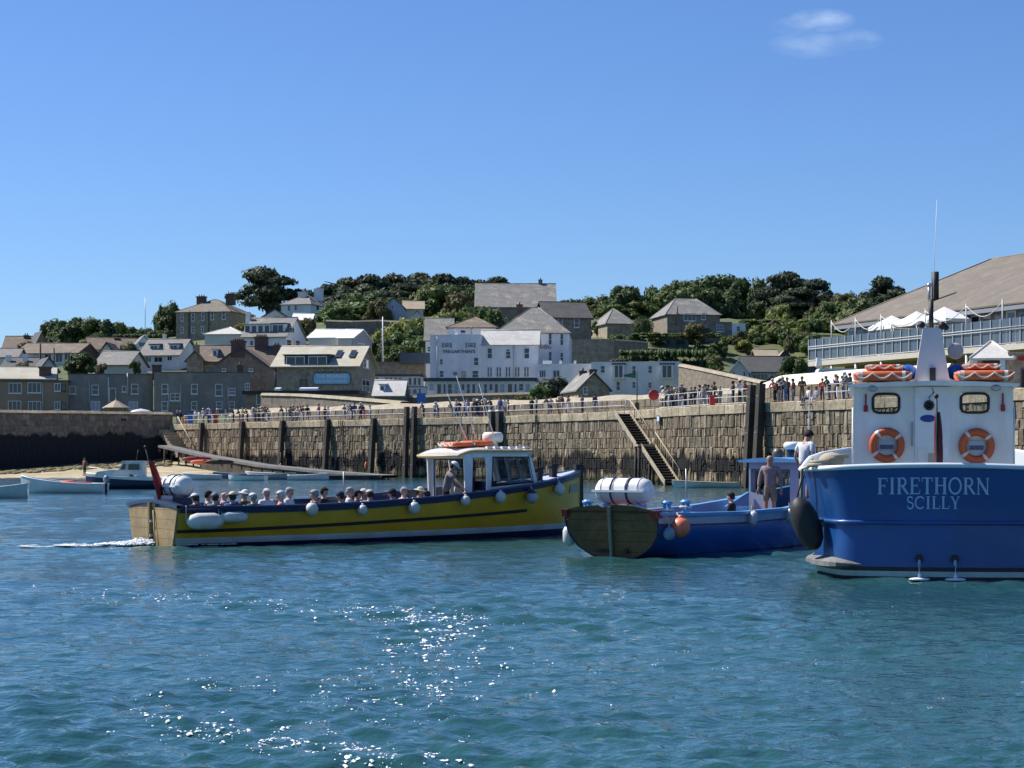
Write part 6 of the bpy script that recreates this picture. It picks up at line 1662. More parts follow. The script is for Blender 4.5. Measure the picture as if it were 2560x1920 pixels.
# furled red ensign
def ensign(boat, base, top, label, cloth_w, z0, z1, col):
 root = empty('ensign'); place(root, boat, *base); tag(root, label, 'flag')
 v = Vector(top) - Vector(base)
 m = MB(); m.cyl((0, 0, 0), v, .025, .018, 8); m.build('staff', M_BLACK, root)
 m = MB(); m.ball(v, .045, 8, 6); m.build('truck', M_BLACK, root)
 m = MB(); rows = []
 for k in range(17):
  u = k / 16; c = v * (z1 + (z0 - z1) * u); wd = cloth_w * (.25 + .9 * math.sin(math.pi * min(u * .75 + .1, 1)) ** .8)
  off = Vector((.03 + wd * .4, -.02, -.12 * u))
  ring = []
  for j in range(15):
   th = 2 * math.pi * j / 14; rr = wd * .5 * (1 + .28 * math.sin(4 * th + 3 * u) + .1 * math.sin(9 * th))
   ring.append(c + off + Vector((rr * math.cos(th), rr * .6 * math.sin(th), 0)))
  rows.append(ring)
 m.grid(rows); m.build('cloth', col, root)
 return root
M_RED = mat('ensign_red', (.33, .02, .02), .8, .2, 5, (.22, .012, .02), 3.0)
M_DRED = mat('ensign_dark_red', (.12, .015, .018), .8, .2, 5, (.06, .01, .02), 3.0)
ensign(YB, (.25, .25, 1.1), (-.12, .3, 2.52), 'furled red ensign on leaning staff at the stern of the yellow launch', .15, .06, .74, M_RED)
# fenders
def fender_ball(boat, x, y, z, r, zr, label, col, group, top=None):
 root = empty('fender'); place(root, boat, x, y, z); tag(root, label, 'fender', group)
 m = MB(); m.ball((0, 0, 0), (r, r, r * 1.08), 18, 12); m.build('ball', col, root)
 m = MB(); m.cyl((0, 0, r * .95), (0, 0, r * 1.32), r * .3, r * .18, 10); m.build('eye', top or col, root)
 if top:
  m = MB(); m.ball((0, 0, 0.01), (r * 1.02, r * 1.02, r * 1.1), 16, 6, zlo=.55); m.build('cap', top, root)
 sg = -1 if y < 0 else 1
 m = MB(); m.tube([(0, 0, r * 1.25), (0, -sg * .04, (zr - z) * .7), (0, -sg * .1, zr - z)], .018, 5); m.build('lanyard', M_WROPE, root)
 return root
M_FEND = mat('fender_white', (.66, .66, .62), .45, .1, 6, (.50, .49, .42), 3.0)
GY = 'white ball fenders along the side of the yellow launch'
names = ['white ball fender below the passengers with the white hats on the yellow launch', 'white ball fender hung mid way along the passenger benches of the yellow launch', 'white ball fender with worn greenish top just behind the wheelhouse of the yellow launch', 'white ball fender under the crew member leaning out of the yellow launch', 'white ball fender under the side window of the yellow launch wheelhouse', 'grey ball fender with dark cap below the yellow launch foredeck', 'white ball fender beside the bow name board of the yellow launch']
for (px, py, r), lb in zip(((780, 1273, 15.5), (908, 1275, 12.5), (1036, 1270, 15), (1165, 1252, 13), (1252, 1243, 14.5), (1330, 1243, 16), (1399, 1224, 15)), names):
 R_ = r / 94.0 * 1.0
 x = YB.find(px, lambda a: -(y_hb(a / YL, y_sheer(a / YL) - .3) + .2), 0, YL)
 t = x / YL; y = -(y_hb(t, y_sheer(t) - .3) + R_ * .95 + .04)
 z = YB.z_at(py, x, y)
 fender_ball(YB, x, y, z, R_, y_sheer(t) + .05, lb, M_FEND if r != 16 else mat('fender_grey', (.36, .36, .37), .5, .12), GY, M_NAVY if r == 16 else None)
def fender_long(boat, x, y, z, L, r, zr, label, ax, col, group=None, rot=None):
 root = empty('fender'); place(root, boat, x, y, z); tag(root, label, 'fender', group)
 prof = [(.02, -L / 2), (r * .35, -L / 2 + .03), (r * .75, -L / 2 + L * .1), (r, -L / 2 + L * .27), (r, L / 2 - L * .27), (r * .75, L / 2 - L * .1), (r * .35, L / 2 - .03), (.02, L / 2)]
 M3 = Euler(rot).to_matrix() if rot else None
 m = MB(); m.lathe(prof, (0, 0, 0), axis=ax, n=22, M=M3); m.build('body', col, root)
 for e in (-1, 1):
  q = Vector((e * L / 2, 0, 0)) if ax == 'x' else Vector((0, 0, e * L / 2))
  if M3: q = M3 @ q
  m = MB(); m.tube([q, q * .98 + Vector((0, .06, .12)), (q.x * .9, (.16 if y < 0 else -.16) * (1 if ax == 'x' else .3), zr - z)], .018, 5)
  if ax == 'x' or e > 0: m.build('lanyard', M_ROPE, root)
 return root
for (px, py, lp, rp_, lb) in ((512, 1303, 84, 20.5, 'large white sausage fender under the stern quarter of the yellow launch'), (586, 1293, 66, 13.5, 'smaller white sausage fender beside the large one on the yellow launch')):
 x = YB.find(px, lambda a: -(y_hb(a / YL, .7) + .2), 0, YL); t = x / YL; R_ = rp_ / 98; y = -(y_hb(t, .65) + R_ + .04)
 fender_long(YB, x, y, YB.z_at(py, x, y), lp / 98 / .84, R_, y_sheer(t) + .05, lb, 'x', M_FEND)
# ======================= blue workboat
M_BLUE = mat('mid_blue_hull_paint', (0.012, 0.13, 0.47), 0.35, 0.1, 1.5, (0.010, 0.105, 0.38), 0.8, coat=0.2, streak=3)
M_LBLUE = mat('light_blue_paint', (0.14, 0.36, 0.66), 0.4, 0.08, 2.0, (0.12, 0.31, 0.58), 0.9)
M_PALEB = mat('pale_blue_paint', (0.42, 0.52, 0.64), 0.45, 0.08, 2.0, (0.36, 0.44, 0.54), 0.9)
M_REDL = mat('red_line_paint', (.22, .02, .02), .5, .15)
M_RBROWN = mat('antifoul_brown', (.06, .02, .016), .7, .25, 4)
M_OLTR = mat('oiled_wood_transom', (0.17, 0.095, 0.03), 0.6, 0.3, 4.0, (0.085, 0.05, 0.018), 1.8)
BB = Boat('blue_launch', 'mid blue wooden launch with rounded oiled transom and light blue wheelhouse', 2.39, 45.5, 56.0)
BL = 11.5
BT = [0, .12, .3, .5, .65, .8, .9, .96, 1.0]
_b2 = [1.2, 1.32, 1.42, 1.42, 1.30, .98, .58, .26, .05]
_w2 = [.80, .95, 1.10, 1.14, .98, .62, .30, .12, .04]
_s2 = [1.0, .96, .94, .98, 1.10, 1.30, 1.47, 1.58, 1.66]
def b_sheer(t): return interp(t, BT, _s2)
def b_hb(t, z):
 bs, bw, sh = interp(t, BT, _b2), interp(t, BT, _w2), b_sheer(t)
 if z <= 0: return max(.03, bw * math.sqrt(max(0.01, 1 - (-z / .45) ** 2)))
 return bw + (bs - bw) * math.sin(min(1, z / sh * 1.15) * math.pi / 2) ** .9
def b_tr(z): return interp(z, [-.12, -.08, .05, .25, .5, .75, 1.05, 1.2], [.03, .3, .66, .97, 1.16, 1.21, 1.2, 1.15])
secs = []
for t in FT:
 sh = b_sheer(t); k0 = max(0, 1 - t / .14)
 zs = [-.4 + .3 * k0, -.2 + .14 * k0, .02, .22, .45, .62, sh - .26, sh - .22, sh - .03, sh]
 row = []
 for k, z in enumerate(zs):
  y = b_hb(t, z) if k else .05
  if k0 > 0: y = y * (1 - k0) + b_tr(z) * k0
  row.append((BL * t - .24 * max(0, z) * k0, y, z))
 secs.append(row)
loft(secs, [0, 0, 1, 1, 1, 1, 2, 3, 4], [M_RBROWN, M_BLUE, M_REDL, M_PALEB, M_LBLUE], 'hull', BB.root)
m_ = MB()
for sg in (1, -1):
 m_.grid([[(BL * t, sg * (b_hb(t, b_sheer(t)) + .06), b_sheer(t) - .03), (BL * t, sg * (b_hb(t, b_sheer(t)) + .06), b_sheer(t) + .04), (BL * t, sg * max(0.0, b_hb(t, b_sheer(t)) - .12), b_sheer(t) + .04), (BL * t, sg * max(0.0, b_hb(t, b_sheer(t)) - .12), b_sheer(t) - .08)] for t in FT], flip=(sg > 0), smooth=False)
m_.build('gunwale_cap', M_LBLUE, BB.root)
m_ = MB()
for sg in (1, -1):
 m_.grid([[(BL * t + .03, sg * max(0, b_hb(t, b_sheer(t)) - .11), b_sheer(t)), (BL * t + .03, sg * max(0, b_hb(t, .5) - .13), .4)] for t in FT[:54]], flip=(sg < 0))
m_.build('inner_lining', M_LBLUE, BB.root)
m_ = MB(); m_.grid([[(BL * t + .03, -(max(0, b_hb(t, .5) - .1)), .55), (BL * t + .03, max(0, b_hb(t, .5) - .1), .55)] for t in FT[:56]], smooth=False); m_.build('deck', mat('deck_red', (.24, .06, .04), .7, .2), BB.root)
plank_band(lambda z: b_tr(z) - .02, -.11, 1.05, -.02, .02).build('transom_backing', M_RBR, BB.root)
for z0, z1 in ((-.12, .12), (.12, .36), (.36, .6), (.6, .84), (.84, 1.06)):
 plank_band(b_tr, z0 + .003, z1 - .003, -.07, .07).build('transom_plank', M_OLTR, BB.root)
m_ = MB(); m_.slab([(-.07, 1.19, 1.06), (-.07, .9, 1.13), (-.07, .3, 1.18), (-.07, .22, 1.14), (-.07, .1, 1.14), (-.07, 0, 1.2), (-.07, -.6, 1.18), (-.07, -1.19, 1.07), (-.07, -1.19, 1.0), (-.07, 1.19, 1.0)], (.07, 0, 0)); m_.build('transom_topboard', M_OLTR, BB.root)
m_ = MB()
for sg in (1, -1): m_.tube([(-.075, sg * (b_tr(z) + .005), z) for z in [-.11 + 1.16 * k / 16 for k in range(17)]], .022, 5)
m_.build('transom_edge', M_NAVY, BB.root)
m_ = MB(); m_.box((-.11, .03, .56), (.07, .07, 1.2), (.08, 0, 0)); m_.build('stern_post', mat('post_grey', (.24, .21, .16), .6, .15), BB.root)
m_ = MB(); m_.cyl((-.075, -.32, .14), (-.13, -.32, .14), .06, n=12); m_.build('exhaust', M_BLACK, BB.root)
text_o = text_obj('1.0M', .3, .085, M_BLACK, BB.root, (-.078, .45, .1), -math.pi / 2)
for y in (1.17, -1.17):
 m_ = MB(); m_.box((-.02, y, .99), (.3, .14, .17)); m_.build('quarter_knee', M_REDL, BB.root)
for o in BB.root.children:      # the transom rakes aft toward its top
 if o.name.split('.')[0] in ('transom_plank', 'transom_topboard', 'transom_edge', 'stern_post', 'transom_backing', 'exhaust', 'quarter_knee', 'gunwale_cap'):
  for v in o.data.vertices: v.co.x -= .24 * max(0, v.co.z) * max(0, 1 - max(0, v.co.x) / (.14 * BL))
 elif o.name.startswith('lettering'): o.location.x -= .05
# life raft on blue frame
m_ = MB()
for y in (.45, -.35):
 m_.box((.42, y, 1.14), (.5, .08, .12)); m_.box((.55, y, .85), (.09, .09, .6)); m_.box((.3, y + .12, 1.07), (.07, .35, .07), (.6, 0, 0))
m_.build('raft_frame', M_LBLUE, BB.root)
canister(BB, .42, .05, 1.2, 1.42, .295, 'white life raft canister with navy straps above the oiled wood transom')
for (x, y) in ((.5, -1.02), (1.5, -.95), (.35, 1.0)):
 m_ = MB(); m_.cyl((x, y, .55), (x, y, 1.28), .09, n=10); m_.cyl((x, y, 1.2), (x, y, 1.26), .13, n=10); m_.build('mooring_post', M_LBLUE, BB.root)
m_ = MB(); m_.torus((.5, -1.02, 1.08), .13, .03, n=16, k=5); m_.tube([(.5, -1.1, 1.1), (.55, -1.25, .98), (.8, -1.32, .9)], .025, 5); m_.build('mooring_rope', M_WROPE, BB.root)
m_ = MB(); m_.torus((1.5, -.95, 1.12), .13, .03, n=16, k=5); m_.build('mooring_rope', M_WROPE, BB.root)
m_ = MB(); m_.cyl((1.6, -.9, 1.0), (1.6, -.9, 2.0), .015, n=5); m_.build('light_pole', M_STEEL, BB.root)
m_ = MB(); m_.box((3.2, .1, .72), (1.7, .9, .4)); m_.build('hatch', M_LBLUE, BB.root)
m_ = MB(); m_.box((4.8, .3, .68), (1.0, .6, .28)); m_.build('net_pile', M_REDL, BB.root)
# wheelhouse
x0, x1, hy, zt = 8.0, 10.6, .72, 2.12
for sg in (-1, 1):
 y = sg * hy
 m_ = MB()
 def pl(q): m_.slab([(x, y, z) for x, z in q], (0, sg * .05, 0))
 pl([(x0, .55), (x1, .55), (x1, 1.3), (x0, 1.3)]); pl([(x0, 1.3), (x0 + .28, 1.3), (x0 + .28, zt), (x0, zt)]); pl([(x1 - .15, 1.3), (x1, 1.3), (x1 - .1, zt), (x1 - .2, zt)]); pl([(x0 + .28, 1.92), (x1 - .15, 1.92), (x1 - .15, zt), (x0 + .28, zt)]); pl([(x0 + 1.2, 1.3), (x0 + 1.4, 1.3), (x0 + 1.4, 1.92), (x0 + 1.2, 1.92)])
 m_.build('wheelhouse_side', M_PALEB, BB.root)
 for a, b in ((x0 + .28, x0 + 1.2), (x0 + 1.4, x1 - .15)):
  m_ = MB(); m_.slab([(a, y + sg * .02, 1.3), (b, y + sg * .02, 1.3), (b, y + sg * .02, 1.92), (a, y + sg * .02, 1.92)], (0, sg * .01, 0)); w_ = m_.build('side_window', M_CLEAR, BB.root)
  m_ = MB(); m_.tube([(a + .03, y + sg * .055, 1.33), (b - .03, y + sg * .055, 1.33), (b - .03, y + sg * .055, 1.89), (a + .03, y + sg * .055, 1.89)], .025, 5, closed=True); m_.build('window_seal', M_BLUE, w_)
m_ = MB(); m_.slab([(x0, -hy, .55), (x0, -hy + .3, .55), (x0, -hy + .3, zt), (x0, -hy, zt)], (.04, 0, 0)); m_.slab([(x0, .05, .55), (x0, hy, .55), (x0, hy, 1.35), (x0, .05, 1.15)], (.04, 0, 0)); m_.slab([(x0, -hy, 1.95), (x0, hy, 1.95), (x0, hy, zt), (x0, -hy, zt)], (-.03, 0, 0)); m_.build('aft_bulkhead', M_PALEB, BB.root)
m_ = MB(); m_.slab([(x1, -hy, .55), (x1, hy, .55), (x1, hy, 1.4), (x1, -hy, 1.4)], (-.05, 0, 0)); m_.slab([(x1 - .02, -hy, 1.9), (x1 - .02, hy, 1.9), (x1 - .05, hy, zt), (x1 - .05, -hy, zt)], (-.05, 0, 0)); m_.build('front_bulkhead', M_PALEB, BB.root)
m_ = MB(); rows = []
for k in range(9):
 x = x0 - .35 + (x1 - x0 + .55) * k / 8; rows.append([(x, -hy - .18, zt), (x, -hy - .2, zt + .06), (x, -hy * .6, zt + .11), (x, 0, zt + .13), (x, hy * .6, zt + .11), (x, hy + .2, zt + .06), (x, hy + .18, zt), (x, 0, zt), (x, -hy - .18, zt)])
m_.grid(rows); m_.slab(rows[0][:-1], (-.01, 0, 0)); m_.slab(rows[-1][:-1], (.01, 0, 0)); rf = m_.build('wheelhouse_roof', M_LBLUE, BB.root)
m_ = MB(); m_.cyl((9.3, .1, zt + .1), (9.3, .1, zt + .34), .2, n=12); m_.build('radar_stand', M_NAVY, rf)
m_ = MB(); m_.lathe([(.2, 0), (.27, .03), (.28, .14), (.22, .2), (.03, .21)], (9.3, .1, zt + .34), n=18); m_.build('radar_dome', M_GRP, rf)
m_ = MB(); m_.ball((8.75, .3, zt + .22), (.14, .16, .16), 10, 8); m_.build('searchlight', mat('lamp_brown', (.10, .08, .06), .4), rf)
m_ = MB(); m_.tube([(9.6, -.2, zt + .1), (9.55, -.22, zt + 1.0), (9.42, -.3, zt + 1.9)], [.02, .014, .008], 5); m_.build('aerial', M_WHITE, rf)
m_ = MB(); m_.slab([(x0 - .03, hy + .03, 1.35), (x0 - .03, hy + .03, .98), (x0 - .9, hy + .25, .98)], (0, .05, 0)); m_.build('coaming', M_LBLUE, BB.root)
GB = 'fenders along the side of the blue launch'
fender_long(BB, 3.7, -(b_hb(.32, .8) + .14), .80, .40, .10, b_sheer(.32), 'white fender at the middle of the blue launch side', 'z', M_FEND, GB, (.0, .25, 0)); fender_long(BB, 5.7, -(b_hb(.5, .8) + .14), .82, .40, .10, b_sheer(.5), 'white fender below the bald man on the blue launch', 'z', M_FEND, GB, (0, .25, 0))
M_OBALL = mat('orange_buoy', (.80, .20, .10), .45, .08, 5, (.70, .18, .10), 2.0)
fender_ball(BB, .27, -1.5, .69, .215, 1.02, 'big salmon orange ball fender beside the oiled transom', M_OBALL, None)
fender_ball(BB, .0, -1.36, .56, .14, 1.0, 'blue grey ball fender behind the big orange one', mat('fender_bluegrey', (.2, .28, .38), .5), None)
fender_long(BB, .05, 1.32, .45, .5, .15, .95, 'white fender hanging from the far quarter of the blue launch', 'z', M_FEND)
# ======================= big blue boat seen from astern
M_FBLUE = mat('royal_blue_hull_paint', (0.005, 0.070, 0.275), 0.36, 0.16, 0.9, (0.012, 0.064, 0.205), 0.4, coat=0.35, streak=4)
M_FSIDE = M_FBLUE
M_CAPB = mat('white_capping', (.70, .74, .80), .45, .06, 3)
M_BELT = mat('weathered_belting', (.20, .195, .185), .8, .25, 6, (.13, .13, .12), 2)
M_STRIPE = mat('waterline_stripe', (.46, .54, .50), .5, .15, 2, (.30, .38, .34), 1.2)
FB = Boat('harbour_launch', 'large royal blue harbour boat with white wheelhouse and name lettered across its stern', 7.99, 37.55, 79.5)
FL = 14.5
def f_plan(k, n=13, ext=0.0):
 """outline, bow port -> stern -> bow starboard, for half beam k"""
 pts = []
 for x in (FL, FL - .6, FL - 1.8, FL - 3.5, FL - 5.5, 7.0, 5.0, 3.4, 2.6):
  t = max(0, (x - 6.0) / (FL - 6.0)); pts.append((x, k * (1 - t ** 2.2) + .04))
 st = []
 for i in range(2 * n + 1):
  ph = 1 - i / n; a = abs(ph)
  st.append((f_st(ph) - ext, k * ph))
 return pts + st + [(x, -y) for x, y in reversed(pts)]
def f_st(ph):
 a = abs(ph); return -.3 + .3 * a * a + (1.6 * ((a - .70) / .30) ** 2.0 if a > .70 else 0)
lv = [(-.6, 1.6, 0), (-.02, 2.25, 0), (.05, 2.28, 0), (.15, 2.33, 0), (.23, 2.34, 0), (.7, 2.32, 0), (1.02, 2.34, 0), (1.10, 2.37, 0), (1.5, 2.44, .03), (1.85, 2.53, .08), (2.04, 2.60, .11)]
def crown_z(z, y, x): return z + (.09 * (1 - (y / 2.6) ** 2) * max(0, (z - 1.0)) if x < 3 else .09 * max(0, z - 1) * (-1 + 0) * 0) + (.055 * max(0, x - 3) * max(0, z - 1.1) if x > 3 else 0)
rows = []
for z, k, ex in lv:
 rows.append([(x - ex if x < 3 else x, y, crown_z(z, y, x)) for x, y in f_plan(k)])
m_ = MB(); bands = [0, 0, 1, 2, 3, 3, 3, 3, 3, 3]
for i in range(len(rows) - 1): m_.grid([rows[i], rows[i + 1]], mi=bands[i])
m_.build('hull', [M_BLACK, M_STRIPE, M_BLACK, M_FBLUE], FB.root)
m_ = MB(); m_.tube([(p_[0], p_[1] * 1.0, p_[2]) for p_ in rows[-1]], .055, 6); m_.build('bulwark_capping', M_CAPB, FB.root)
m_ = MB(); m_.tube([((x - .02) if x < 3 else x, y * 1.006, 1.06) for x, y in f_plan(2.37)], .045, 6); m_.build('rubbing_rail', M_FBLUE, FB.root)
belt = [q for q in f_plan(2.36, 24) if q[0] < 5.2 and q[1] > 1.3]; rws = []
for i, q in enumerate(belt):
 a = Vector(q); w_ = .26 * math.sin(math.pi * min(1, max(0.02, i / (len(belt) - 1)))) ** 1.2; o_ = a + (a - Vector((2.6, 0))).normalized() * w_
 k_ = w_ / .26; rws.append([(a.x, a.y, .27 - .11 * k_), (o_.x, o_.y, .27 - .05 * k_), (o_.x, o_.y, .27 + .04 * k_), (a.x, a.y, .27 + .12 * k_)])
m_ = MB(); m_.grid(rws, smooth=False); m_.build('quarter_belting', M_BELT, FB.root)
# deck
m_ = MB(); pl_ = f_plan(2.3); m_.add([(x + (.12 if x < 2 else 0), y * .97, 1.25) for x, y in pl_], [tuple(range(len(pl_)))]); m_.build('deck', mat('deck_green', (.12, .16, .15), .8, .1), FB.root)
m_ = MB(); inn = [(x + .1 if x < 3 else x, y * .965, z) for x, y, z in rows[-1]]; m_.grid([[(a[0] + (.32 if a[0] < 3 else 0), a[1] * .90, 1.3) for a in inn], inn], flip=True); m_.build('bulwark_inside', mat('bulwark_grey', (.45, .48, .50), .6, .08), FB.root)
# serif letters drawn as strokes
def serif(ch):
 T, t, s = .16, .07, .11
 st = []; H = 1.0
 def stem(x, w=T, y0=0., y1=1., ser=True):
  st.append([(x, y0), (x, y1)] + [w])
  if ser: st.append([(x - w / 2 - s * .8, y0 + .02), (x + w / 2 + s * .8, y0 + .02), .05]); st.append([(x - w / 2 - s * .8, y1 - .02), (x + w / 2 + s * .8, y1 - .02), .05])
 if ch == 'I': stem(.25); return st, .5
 if ch == 'F': stem(.2); st += [[(.2, .965), (.72, .965), t], [(.70, .97), (.74, .76), .05], [(.2, .52), (.56, .52), t], [(.56, .42), (.56, .62), .05]]; return st, .78
 if ch == 'E': stem(.2); st += [[(.2, .965), (.72, .965), t], [(.70, .97), (.74, .76), .05], [(.2, .52), (.56, .52), t], [(.56, .42), (.56, .62), .05], [(.2, .035), (.74, .035), t], [(.73, .03), (.78, .25), .05]]; return st, .82
 if ch == 'T': stem(.42); st += [[(.05, .965), (.79, .965), t], [(.04, .97), (.06, .74), .05], [(.80, .97), (.78, .74), .05]]; return st, .84
 if ch == 'H': stem(.2); stem(.78); st += [[(.2, .52), (.78, .52), t]]; return st, .98
 if ch == 'L': stem(.2); st += [[(.2, .035), (.70, .035), t], [(.69, .03), (.74, .28), .05]]; return st, .76
 if ch == 'N': stem(.18, .08); stem(.84, .08); st += [[(.14, .98), (.84, .02), .15]]; return st, 1.0
 if ch == 'Y': stem(.43, T, 0, .48); st += [[(.43, .46), (.12, .97), .13], [(.43, .46), (.74, .97), .07], [(.0, .98), (.28, .98), .05], [(.60, .98), (.86, .98), .05]]; return st, .86
 arc = lambda cx, cy, rx, ry, a0, a1, n=14: [(cx + rx * math.cos(math.radians(a0 + (a1 - a0) * k / n)), cy + ry * math.sin(math.radians(a0 + (a1 - a0) * k / n))) for k in range(n + 1)]
 if ch == 'R': stem(.2); st += [[(.2, .965), (.45, .965), t], arc(.45, .735, .22, .23, 90, -90) + [.12], [(.2, .505), (.45, .505), t], [(.42, .50), (.82, .02), .14], [(.76, .02), (.92, .02), .05]]; return st, .88
 if ch == 'O': st += [arc(.5, .5, .42, .47, 0, 360, 26) + [.12]]; return st, 1.0
 if ch == 'C': st += [arc(.5, .5, .42, .47, 45, 315, 22) + [.12], [(.80, .86), (.82, .68), .05]]; return st, .88
 if ch == 'S': st += [arc(.34, .74, .22, .23, 40, 270, 14) + arc(.36, .26, .24, .25, 90, -140, 14) + [.12], [(.52, .94), (.54, .74), .05], [(.13, .04), (.11, .28), .05]]; return st, .66
 return st, .4
def lettering(word, width, height, z, yc, boat, mat_, label):
 """strokes laid on the curved stern"""
 segs = []; x = 0
 for ch in word:
  st, adv = serif(ch)
  for s_ in st: segs.append(([(a + x, b) for a, b in s_[:-1]], s_[-1]))
  x += adv + .07
 W = x - .07; m = MB()
 def put(u, v, lift):
  y = yc + width / 2 - u / W * width; zz = z + v * height
  k = interp(zz, [q[0] for q in lv], [q[1] for q in lv]); ex = interp(zz, [q[0] for q in lv], [q[2] for q in lv])
  return (f_st(y / k) - ex - lift, y, zz + .09 * (1 - (y / 2.6) ** 2) * max(0, zz - 1))
 sc = height / (width / W)
 for li, (pts, w) in enumerate(segs):
  lf = .008 + .0012 * (li % 3)
  P2 = [Vector((a, b * sc)) for a, b in pts]; L_, R_ = [], []
  for i, p_ in enumerate(P2):
   t = (P2[min(i + 1, len(P2) - 1)] - P2[max(i - 1, 0)]).normalized(); n_ = Vector((-t.y, t.x))
   L_.append(p_ + n_ * w / 2 * sc); R_.append(p_ - n_ * w / 2 * sc)
  rr = [[put(a.x, a.y / sc, lf), put(b.x, b.y / sc, lf)] for a, b in zip(L_, R_)]
  m.grid(rr, smooth=False)
 o = m.build('lettering', mat_, boat.root); o['label'] = label
 return o
M_NAME = mat('pale_blue_lettering', (.40, .52, .68), .5, .08, 8)
sc_ = 37.25 / F
lettering('FIRETHORN', 2.05, .285, ZP(1242, 37.2), FB.uy.dot(P(2340, 1134, 37.2) - FB.O) + .05, FB, M_NAME, 'pale name lettering reading FIRETHORN')
lettering('SCILLY', .98, .215, ZP(1276, 37.2), FB.uy.dot(P(2340, 1134, 37.2) - FB.O) + .05, FB, M_NAME, 'pale lettering reading SCILLY')
# exhausts with cooling water
for px in (2298, 2387):
 y = FB.uy.dot(P(px, 1134, 37.3) - FB.O)
 x = f_st(y / 2.33)
 m_ = MB(); m_.cyl((x + .1, y, .40), (x - .12, y, .39), .075, n=14); ex = m_.build('exhaust_pipe', M_BLACK, FB.root)
 m_ = MB(); m_.tube([(x - .10, y, .36), (x - .17, y, .28), (x - .2, y, .1), (x - .2, y, 0.0)], [.03, .025, .03, .04], 7); m_.ball((x - .22, y, .02), (.14, .2, .035), 12, 5); m_.build('cooling_water', mat('falling_water', (.75, .80, .82), .15, .05), ex)
# wheelhouse
WX, WH, ZR = 3.55, 1.60, 3.74
m_ = MB()
def wq(y0, y1, z0, z1, mi=0, x=WX, th=.06): m_.slab([(x, y0, z0), (x, y1, z0), (x, y1, z1), (x, y0, z1)], (th, 0, 0), mi)
ta = lambda y, z: y * (1 - .018 * (z - 1.25))
wins = [(.68, 1.21), (-1.11, -.56)]
zs0, zs1 = 3.19, 3.58
wq(WH, -WH, 1.25, zs0 - .0); wq(WH, 1.21, zs0, zs1); wq(.68, -.56, zs0, zs1); wq(-1.11, -WH, zs0, zs1); wq(WH, -WH, zs1, ZR)
for sg in (1, -1): m_.slab([(WX + .06, sg * WH, 1.25), (8.2, sg * (WH - .1), 1.25), (7.9, sg * (WH - .12), ZR), (WX + .06, sg * WH, ZR)], (0, -sg * .05, 0))
m_.slab([(8.2, WH - .1, 1.25), (8.2, -WH + .1, 1.25), (8.0, -WH + .1, 2.95), (8.0, WH - .1, 2.95)], (-.05, 0, 0))
for y in (-1.45, -.5, .5, 1.45): m_.box((7.95, y, 3.35), (.08, .09, .85))
m_.build('wheelhouse', M_GRP, FB.root)
for sg in (1, -1):
 m_ = MB(); m_.cyl((WX + .05, sg * (WH + .02), 1.9), (WX + .05, sg * (WH + .02), 3.3), .02, n=6); m_.build('grab_rail', M_WHITE, FB.root)
for (y0, y1) in wins:
 c = (y0 + y1) / 2; hw = (y1 - y0) / 2; zc = (zs0 + zs1) / 2; hz = (zs1 - zs0) / 2
 ring = []
 for k in range(28):
  th = 2 * math.pi * k / 28; cx, cz = math.cos(th), math.sin(th)
  ring.append((WX - .015, c + hw * math.copysign(abs(cx) ** .45, cx), zc + hz * math.copysign(abs(cz) ** .45, cz)))
 m_ = MB(); m_.tube(ring, .03, 6, closed=True); wf = m_.build('window_seal', M_BLACK, FB.root)
 m_ = MB(); m_.add([(WX + .02, q[1], q[2]) for q in ring], [tuple(range(28))]); m_.build('window_pane', M_CLEAR, wf)
# centre door panel
m_ = MB(); m_.slab([(WX - .035, .36, 1.25), (WX - .035, -.36, 1.25), (WX - .035, -.36, ZR - .02), (WX - .035, .36, ZR - .02)], (.04, 0, 0)); dr = m_.build('centre_panel', M_WHITE, FB.root)
m_ = MB(); m_.slab([(WX - .05, .31, 1.3), (WX - .05, -.31, 1.3), (WX - .05, -.31, 2.48), (WX - .05, .31, 2.48)], (.02, 0, 0)); dr2 = m_.build('door', M_GRP, FB.root)
m_ = MB(); m_.slab([(WX - .06, .10, 2.16), (WX - .06, -.12, 2.16), (WX - .06, -.12, 2.36), (WX - .06, .10, 2.36)], (.01, 0, 0)); m_.build('notice', mat('notice_buff', (.45, .40, .32), .6, .1, 30), dr2)
m_ = MB(); m_.torus((WX - .06, .08, 3.34), .075, .03, Matrix(((0, 0, 1), (1, 0, 0), (0, 1, 0))), 18, 6); m_.ball((WX - .04, .08, 3.34), (.02, .05, .05), 8, 6); m_.build('horn', M_BLACK, FB.root)
m_ = MB(); m_.ball((WX - .045, .1, 3.07), (.015, .16, .075), 16, 8); m_.build('oval_badge', mat('badge_blue', (.02, .05, .25), .4), FB.root)
m_ = MB(); m_.tube([(WX - .04, .02, 3.7), (WX - .05, -.02, 3.6), (WX - .05, .08, 3.5), (WX - .06, .05, 3.42)], .01, 4); m_.build('cable', M_BLACK, FB.root)
for sg in (1, -1):
 m_ = MB(); y = sg * 1.375 - .02; m_.box((WX - .03, y, 3.45), (.03, .035, .26)); m_.box((WX - .035, y, 3.28), (.05, .085, .13)); m_.build('red_hammer', mat('hammer_red', (.30, .02, .02), .5), FB.root)
m_ = MB(); m_.box((WX - .03, .42, 2.75), (.03, .02, .5)); m_.build('hinge', M_SHUT, FB.root)
